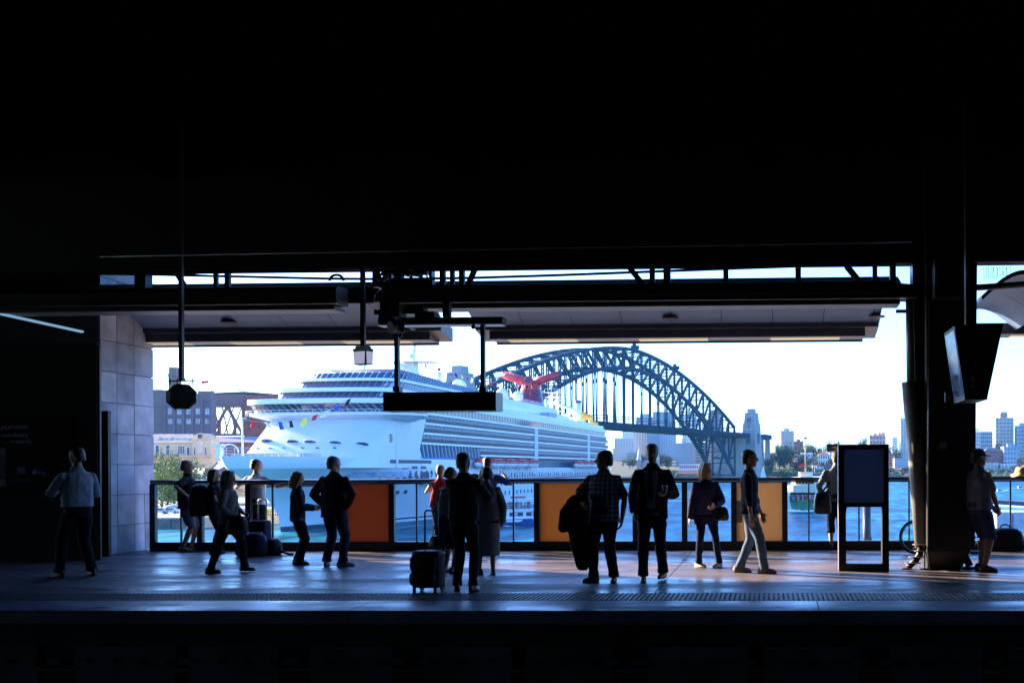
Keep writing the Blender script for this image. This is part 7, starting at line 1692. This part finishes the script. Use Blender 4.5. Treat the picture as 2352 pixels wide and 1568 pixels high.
# cars
def car(label, dx, b, rot, m_):
    p = W((dx - CXP) / FPX * b, b, ZQ); t = thing('parked_car', label, 'car', p, PSI + rot, 'cars parked on the quay')
    mb = MB(); prof = [(-2.15, .35), (-2.2, .75), (-1.9, .95), (-1.35, 1.0), (-.7, 1.45), (.75, 1.48), (1.35, 1.05), (2.0, .95), (2.2, .7), (2.15, .35)]
    mb.extr([(x, -.85, z) for x, z in prof], (0, 1.7, 0)); mb.build('body', m_, t)
    for sy in (-.86, .855): mb = MB(); mb.extr([(-1.2, sy, 1.0), (-.66, sy, 1.38), (.7, sy, 1.40), (1.2, sy, 1.04)], (0, .005, 0)); mb.build('side_window', M_sglass, t)
    for x in (-1.35, 1.35):
        for y in (-.88, .68): mb = MB(); mb.tube([(x, y, .33), (x, y + .2, .33)], .33, 14); mb.build('wheel', S_black, t)
    return t
car('pale hatchback parked under the quay trees behind the man in polo', 392, 262, .1, mat('car_white', (.6, .62, .64), .3)); car('silver car parked left of the pale hatchback', 366, 260, .25, mat('car_silver', (.35, .38, .42), .3)); car('blue grey car behind the pale hatchback', 407, 272, 0, mat('car_blue', (.12, .18, .25), .3))
# quay fence, bollards, barrier, workers
rf_ = thing('quay_railing', 'thin pale railing along the edge of the western quay', 'railing', W(-190, 239, ZQ))
for k in range(60): a = -215 + k * 1.4; m = MB(); m.bar(W(a, 239, ZQ), W(a, 239, ZQ + 1.3), .07); m.build('upright', M_trim, rf_, True)
for z in (.5, 1.3): m = MB(); m.bar(W(-215, 239, ZQ + z), W(-132, 239, ZQ + z), .08); m.build('rail', M_trim, rf_, True)
p0, p1 = P(611, 1155, 248), P(640, 1156, 246); p0.z = p1.z = ZQ
ob_ = thing('orange_barrier', 'orange mesh barrier on the quay under the bow', 'barrier', p0)
for k in range(9): q = p0.lerp(p1, k / 8); m = MB(); m.bar(q, q + Vector((0, 0, 1.2)), .12); m.build('upright', M_orng, ob_, True)
for z in (.4, .8, 1.2): m = MB(); m.bar(p0 + Vector((0, 0, z)), p1 + Vector((0, 0, z)), .1); m.build('rail', M_orng, ob_, True)
me = fig.mesh('person'); me.materials.append(cloth('hi_vis', (.45, .60, .05)))
for i, dx in enumerate((617, 621)):
    ob = bpy.data.objects.new('person', me); COL.objects.link(ob); p = P(dx, 1150, 250 + i); ob.location = (p.x, p.y, ZQ); tag(ob, ('worker in a yellow vest behind the orange barrier', 'second worker in a yellow vest a step further back by the barrier')[i], 'person', 'workers on the quay')
us = thing('market_umbrella', 'flat grey canvas umbrella on the quay seen through the glass', 'umbrella', W(-137.5, 243, ZQ)); c = us.location.copy()
MB().rings([[c + Vector((math.cos(t) * r, math.sin(t) * r, z)) for t in [k * math.pi / 8 for k in range(16)]] for r, z in ((2.6, 2.3), (1.4, 2.75), (.1, 3.1))]).build('canopy', M_sgrey, us, True); MB().tube([c, c + Vector((0, 0, 2.9))], .06, 6).build('pole', M_sgrey, us, True)

# ================================================================== BOATS
M_fg = mat('ferry_green', (0.02, 0.17, 0.075), .45, var=.12, scale=.4); M_fc = mat('ferry_cream', (0.66, 0.57, 0.38), .5, var=.06, scale=.3)
p = P(1843, 1173, 312); fx = W((1843 - CXP) / FPX * 312, 312, WATER)
fy = thing('harbour_ferry', 'green and cream double deck ferry coming bow first towards the station', 'ferry', fx, PSI - R_(9))
def fsec(y, w0, w1, z0, z1): return [(-w0, y, z0), (w0, y, z0), (w1, y, z1), (-w1, y, z1)]
m = MB(); m.rings([fsec(-.5, .15, 1.2, -1, 3.3), fsec(3, 1.6, 3.2, -1, 3.2), fsec(8, 3.6, 5.0, -1, 3.1), fsec(18, 4.8, 5.6, -1, 3.0), fsec(44, 4.8, 5.6, -1, 3.0), fsec(58, .4, 1.4, -1, 3.3)], smooth=False); m.build('hull', M_fg, fy)
m = MB(); m.rings([fsec(1.2, .8, .9, 3.301, 3.5), fsec(8, 4.9, 5.0, 3.2, 3.5), fsec(44, 5.7, 5.7, 3.2, 3.5), fsec(57, 1, 1, 3.31, 3.5)], smooth=False); m.build('main_deck', mat('ferry_band', (0.5, .22, .08), .6), fy)
def rbox(nm, y0, y1, w, z0, z1, mm, cut=1.6):
    m = MB(); m.prism([(-w, y0 + cut), (-w + cut, y0), (w - cut, y0), (w, y0 + cut), (w, y1), (-w, y1)], z0, z1); return m.build(nm, mm, fy)
rbox('lower_saloon', 8, 46, 4.9, 3.51, 5.9, mat('ferry_shadow', (0.04, .04, .045), .7)); rbox('upper_deck', 5.2, 48, 5.7, 5.91, 6.25, M_fc); rbox('upper_bulwark', 5.2, 48, 5.7, 6.26, 8.2, M_fc, 2.2); rbox('wheelhouse', 8, 46, 4.6, 8.21, 10.3, M_fc, 1.8); rbox('roof', 6.4, 47, 5.5, 10.31, 10.7, M_fc, 2)
rbox('upper_roof_house', 9, 13, 2.2, 10.71, 12.4, M_fc, .6)
for k in range(6): m = MB(); x = -3.0 + k * 1.0; m.box((x + .06, 7.92, 8.6), (x + .94, 8.05, 9.9)); m.build('front_window', M_sglass, fy)
for s in (-1, 1):
    for k in range(14): m = MB(); m.box((s * 4.6 - .05, 10.5 + k * 2.4, 8.6), (s * 4.6 + .05, 12.4 + k * 2.4, 9.9)); m.build('side_window', M_sglass, fy)
m = MB(); m.tube([(0, 11, 12.3), (0, 11, 24.5)], [.28, .16], 8); m.bar((-1.2, 11, 20.8), (1.2, 11, 20.8), .16); m.bar((-.6, 11, 23.4), (.6, 11, 23.4), .5); ms_ = m.build('mast', mat('mast_buff', (.5, .33, .16), .5), fy)
m = MB(); m.add([(-.2, 11, 15.5), (-2.6, 11.2, 14.4), (-2.2, 11.2, 13.6), (-.2, 11, 14.2)], [(0, 1, 2, 3)]); m.build('flag', FM_[0], ms_)
m = MB(); rnd = random.Random(3)
for k in range(110):
    x = rnd.uniform(-4.6, 4.6); y = rnd.choice((rnd.uniform(3.2, 5), rnd.uniform(7.2, 7.9))); z = 3.5; m.tube([(x, y, z), (x, y, z + 1.4)], .22, 5, True); m.sphere((x, y, z + 1.62), .14, 5, 3)
stuff(m.build('passengers', cloth('crowd', (.3, .2, .2), var=.9, scale=1.3), fy))
m = MB(); m.rings([[(-3.5, -2, .1), (3.5, -2, .1), (1, 0, .5), (-1, 0, .5)], [(-6.5, 8, .05), (6.5, 8, .05), (5, 9, .5), (-5, 9, .5)]], smooth=False); stuff(m.build('bow_wave', mat('foam', (.75, .78, .8), .8), fy))
bb = W((1192 - CXP) / FPX * 246, 246, WATER)
cbt = thing('tour_boat', 'small blue and white tour boat with a crowded open upper deck behind the glass', 'boat', bb, PSI + R_(20))
m = MB(); m.rings([[(-4.2, -1.6, -.5), (-4.2, 1.6, -.5), (-4.3, 2.1, 1.5), (-4.3, -2.1, 1.5)], [(2, -1.7, -.5), (2, 1.7, -.5), (2.2, 2.2, 1.7), (2.2, -2.2, 1.7)], [(5.6, -.1, -.3), (5.6, .1, -.3), (6.6, .3, 2.4), (6.6, -.3, 2.4)]], smooth=False); m.build('hull', mat('boat_blue', (.02, .07, .25), .4), cbt)
m = MB(); m.box((-3.6, -1.9, 1.5), (3.2, 1.9, 3.9)); m.build('cabin', M_hwhite, cbt); m = MB(); m.box((-4.2, -2.2, 3.91), (3.8, 2.2, 4.1)); m.build('upper_deck', M_hwhite, cbt)
for x in (-3.9, -.3, 3.5):
    for y in (-2.1, 2.1): m = MB(); m.bar((x, y, 4.1), (x, y, 6.5), .1); m.build('post', M_hwhite, cbt)
m = MB(); m.box((-4.1, -2.2, 6.5), (3.7, 2.2, 6.65)); m.build('awning', M_hwhite, cbt); m = MB(); m.box((-2, -1, 6.66), (1.5, 1, 7.1)); m.build('raft_box', M_orng, cbt)
for x in (-2.6, -.6, 1.4): m = MB(); m.box((x, -1.95, 2.3), (x + 1.3, -1.88, 3.3)); m.build('window', M_sglass, cbt)
m = MB()
for z in (4.6, 5.1):
    for y in (-2.15, 2.15): m.bar((-4.1, y, z), (3.7, y, z), .07)
m.build('rail', M_hwhite, cbt)
for x in (-1.0, 2.9):
    m = MB(); m.rings([[(x + math.cos(t) * (.42 + .1 * math.cos(u)), -2.02 + .1 * math.sin(u), 2.9 + math.sin(t) * (.42 + .1 * math.cos(u))) for u in [k * math.pi / 3 for k in range(6)]] for t in [k * math.pi / 8 for k in range(17)]], cap=False); m.build('lifebuoy', M_orng, cbt)
m = MB(); m.rings([[(-3.4, -3.2, .9), (-3.4, -2.3, .9), (-3.4, -2.3, 1.4), (-3.4, -3.2, 1.4)], [(-.6, -3.2, .9), (-.6, -2.3, .9), (-.6, -2.3, 1.4), (-.6, -3.2, 1.4)], [(.4, -2.8, 1.2), (.4, -2.6, 1.2), (.4, -2.6, 1.5), (.4, -2.8, 1.5)]]); m.build('dinghy', M_hwhite, cbt)
m = MB()
for k in range(26): x, y = random.uniform(-3.6, 3.2), random.uniform(-1.8, 1.8); m.tube([(x, y, 4.1), (x, y, 5.4)], .2, 5, True); m.sphere((x, y, 5.62), .13, 5, 3)
stuff(m.build('passengers', MATS['cloth_crowd'], cbt))
m = MB()
for k in range(40): c = Vector((random.uniform(-12, -3), random.uniform(-3, 3), .02)); m.sphere(c, random.uniform(.3, .9), 5, 3, (1.8, 1, .15))
stuff(m.build('wake', MATS['foam'], cbt))
# sailing boats and launches
def sail(label, dx, dyw, hgt, sl=True):
    b = 14.0 * FPX / max(4, (dyw - (HZ - ROLL * (dx - CXP)))); p = W((dx - CXP) / FPX * b, b, WATER); t = thing('sailing_boat', label, 'boat', p, 0, 'small sailing boats')
    m = MB(); m.rings([[(-3.5, -.8, .2), (-3.5, .8, .2), (-3.6, .9, 1.0), (-3.6, -.9, 1.0)], [(1, -1, 0), (1, 1, 0), (1, 1.2, 1.0), (1, -1.2, 1.0)], [(4.4, -.05, .6), (4.4, .05, .6), (4.8, .1, 1.2), (4.8, -.1, 1.2)]], smooth=False); m.build('hull', M_hwhite, t)
    m = MB(); m.tube([(0, 0, 1), (0, 0, hgt)], .12, 6); m.build('mast', M_trim, t)
    if sl:
        m = MB(); m.extr([(-.1, 0, 2), (-.1, 0, hgt - .5), (-3.6, .5, 2)], (0, .05, 0)); m.build('mainsail', M_hwhite, t); m = MB(); m.extr([(.2, 0, 1.6), (.2, 0, hgt - 2), (3.8, -.3, 1.6)], (0, .05, 0)); m.build('jib', M_hwhite, t)
sail('white sailing boat under the pylon left of the tan board', 1753, 1101, 17); sail('bare masted yacht just right of the ferry\'s mast', 1866, 1110, 20, False); sail('second bare masted yacht beside the ferry', 1871, 1112, 17, False)
def launch(label, dx, dyw, L=7, nm='motor_launch'):
    b = 14.0 * FPX / (dyw - (HZ - ROLL * (dx - CXP))); p = W((dx - CXP) / FPX * b, b, WATER); t = thing(nm, label, 'boat', p, 0, 'motor launches')
    m = MB(); m.rings([[(-L / 2, -1, 0), (-L / 2, 1, 0), (-L / 2, 1.1, 1), (-L / 2, -1.1, 1)], [(L * .2, -1, 0), (L * .2, 1, 0), (L * .22, 1.2, 1.1), (L * .22, -1.2, 1.1)], [(L * .45, -.05, .3), (L * .45, .05, .3), (L * .52, .1, 1.5), (L * .52, -.1, 1.5)]], smooth=False); m.build('hull', M_hwhite, t)
    m = MB(); m.hexa([(-1.6, -.8, 1.0), (1, -.8, 1.0), (1, .8, 1.0), (-1.6, .8, 1.0), (-1.4, -.7, 2.2), (.4, -.7, 2.2), (.4, .7, 2.2), (-1.4, .7, 2.2)]); m.build('cabin', M_hwhite, t); m = MB(); m.box((-1.3, -.83, 1.4), (.5, -.74, 2.0)); m.build('window', M_sglass, t)
    m = MB()
    for k in range(14): m.sphere((-L / 2 - k * 1.0, random.uniform(-1, 1), .05), random.uniform(.4, .8), 5, 3, (2, 1, .15))
    stuff(m.build('wake', MATS['foam'], t))
launch('white motor launch right of the capped man', 2297, 1132); launch('larger white launch with its bow up at the edge of the view', 2344, 1125, 12)
m = MB()
for k in range(60): m.sphere(P(0, 0, 1) * 0 + W((2042 + k * .9 - CXP) / FPX * 700, 700 + random.uniform(-2, 2), WATER + .05), random.uniform(.5, 1.1), 5, 3, (2, 1, .12))
stuff(tag(m.build('boat_wake', MATS['foam']), 'white wake streak on the water right of the stand', 'wake'))
m = MB()
for k in range(70): m.sphere(W((1545 + random.uniform(-24, 24) - CXP) / FPX * 420, 420 + random.uniform(-6, 6), WATER + .05), random.uniform(.5, 1.2), 5, 3, (2.2, 1, .1))
stuff(tag(m.build('boat_wake', MATS['foam']), 'churned white water behind the suited man\'s elbow', 'wake'))
# ferry wharf at the lower right
wf = thing('ferry_wharf', 'ferry wharf with a dark roof, white rails and gangways below the station', 'wharf', P(2330, 1180, 95))
for (x0, x1, yy0, yy1, b0_, b1_, m_, nm) in ((2255, 2420, 1146, 1156, 122, 132, M_steelm, 'roof'), (2262, 2430, 1160, 1170, 104, 112, M_hwhite, 'white_beam'), (2262, 2430, 1172, 1177, 100, 110, M_hwhite, 'white_beam')):
    p, q = P(x0, yy0, b0_), P(x1, yy1, b0_); m = MB(); m.hexa([p + Vector((0, 0, -.5)), q + Vector((0, 0, -.5)), q + FWD * (b1_ - b0_) + Vector((0, 0, -.5)), p + FWD * (b1_ - b0_) + Vector((0, 0, -.5)), p, q, q + FWD * (b1_ - b0_), p + FWD * (b1_ - b0_)]); m.build(nm, m_, wf, True)
m = MB(); p, q = P(2258, 1147.5, 121), P(2282, 1147.5, 121); m.bar(p, q, .6, .4); m.build('red_sign', M_orng, wf, True)
for k in range(12): x = 2264 + k * 9; m = MB(); m.bar(P(x, 1178, 100), P(x - 5, 1216, 94), .22); m.build('gangway_rail', M_hwhite, wf, True)
for y in (1190, 1204): m = MB(); m.hexa([P(2258, y, 98), P(2345, y + 6, 92), P(2345, y + 6, 92) + FWD * 3, P(2258, y, 98) + FWD * 3, P(2258, y - 9, 98), P(2345, y - 3, 92), P(2345, y - 3, 92) + FWD * 3, P(2258, y - 9, 98) + FWD * 3]); m.build('gangway', M_hwhite, wf, True)
for x in (2290, 2328): m = MB(); m.box(P(x, 1215, 90), P(x, 1176, 90) + RGT * 1.4 + FWD * 1.4); m.build('pier_post', M_sgrey, wf, True)
# far right foreground flag pole seen through the stand's legs
fp = thing('flag_pole', 'dark pole with a furled green flag seen between the stand\'s legs', 'flag pole', P(1992, 1245, 60))
b_, t_ = P(1991, 1300, 60), P(1991, 1155, 60); m = MB(); m.tube([b_, t_], .25, 8); m.build('pole', M_steel, fp, True)
m = MB(); m.extr([P(1995, 1190, 60), P(2000, 1225, 60), P(2008, 1262, 60), P(1995, 1262, 60)], FWD * .1); m.build('flag', M_fg, fp, True)
# ================================================================== AIR
hm = bpy.data.materials.new('haze_air'); hm.use_nodes = True
_n = hm.node_tree.nodes; _n.clear(); _o = _n.new('ShaderNodeOutputMaterial'); _v = _n.new('ShaderNodeVolumePrincipled')
_v.inputs['Color'].default_value = (0.16, 0.55, 1.0, 1); _v.inputs['Density'].default_value = 0.000035; _v.inputs['Anisotropy'].default_value = 0.35
hm.node_tree.links.new(_v.outputs[0], _o.inputs['Volume'])
mb = MB(); mb.box((-2700, -80, WATER - 6), (2700, 3100, WATER + 162)); stuff(mb.build('haze', hm))
# ================================================================== apply the remesh modifiers
_dg = bpy.context.evaluated_depsgraph_get()
for _o in REMESH:
    _me = bpy.data.meshes.new_from_object(_o.evaluated_get(_dg))
    _old = _o.data; _o.modifiers.clear(); _o.data = _me
    _me.polygons.foreach_set('use_smooth', [True] * len(_me.polygons))
    _me.name = _o.name
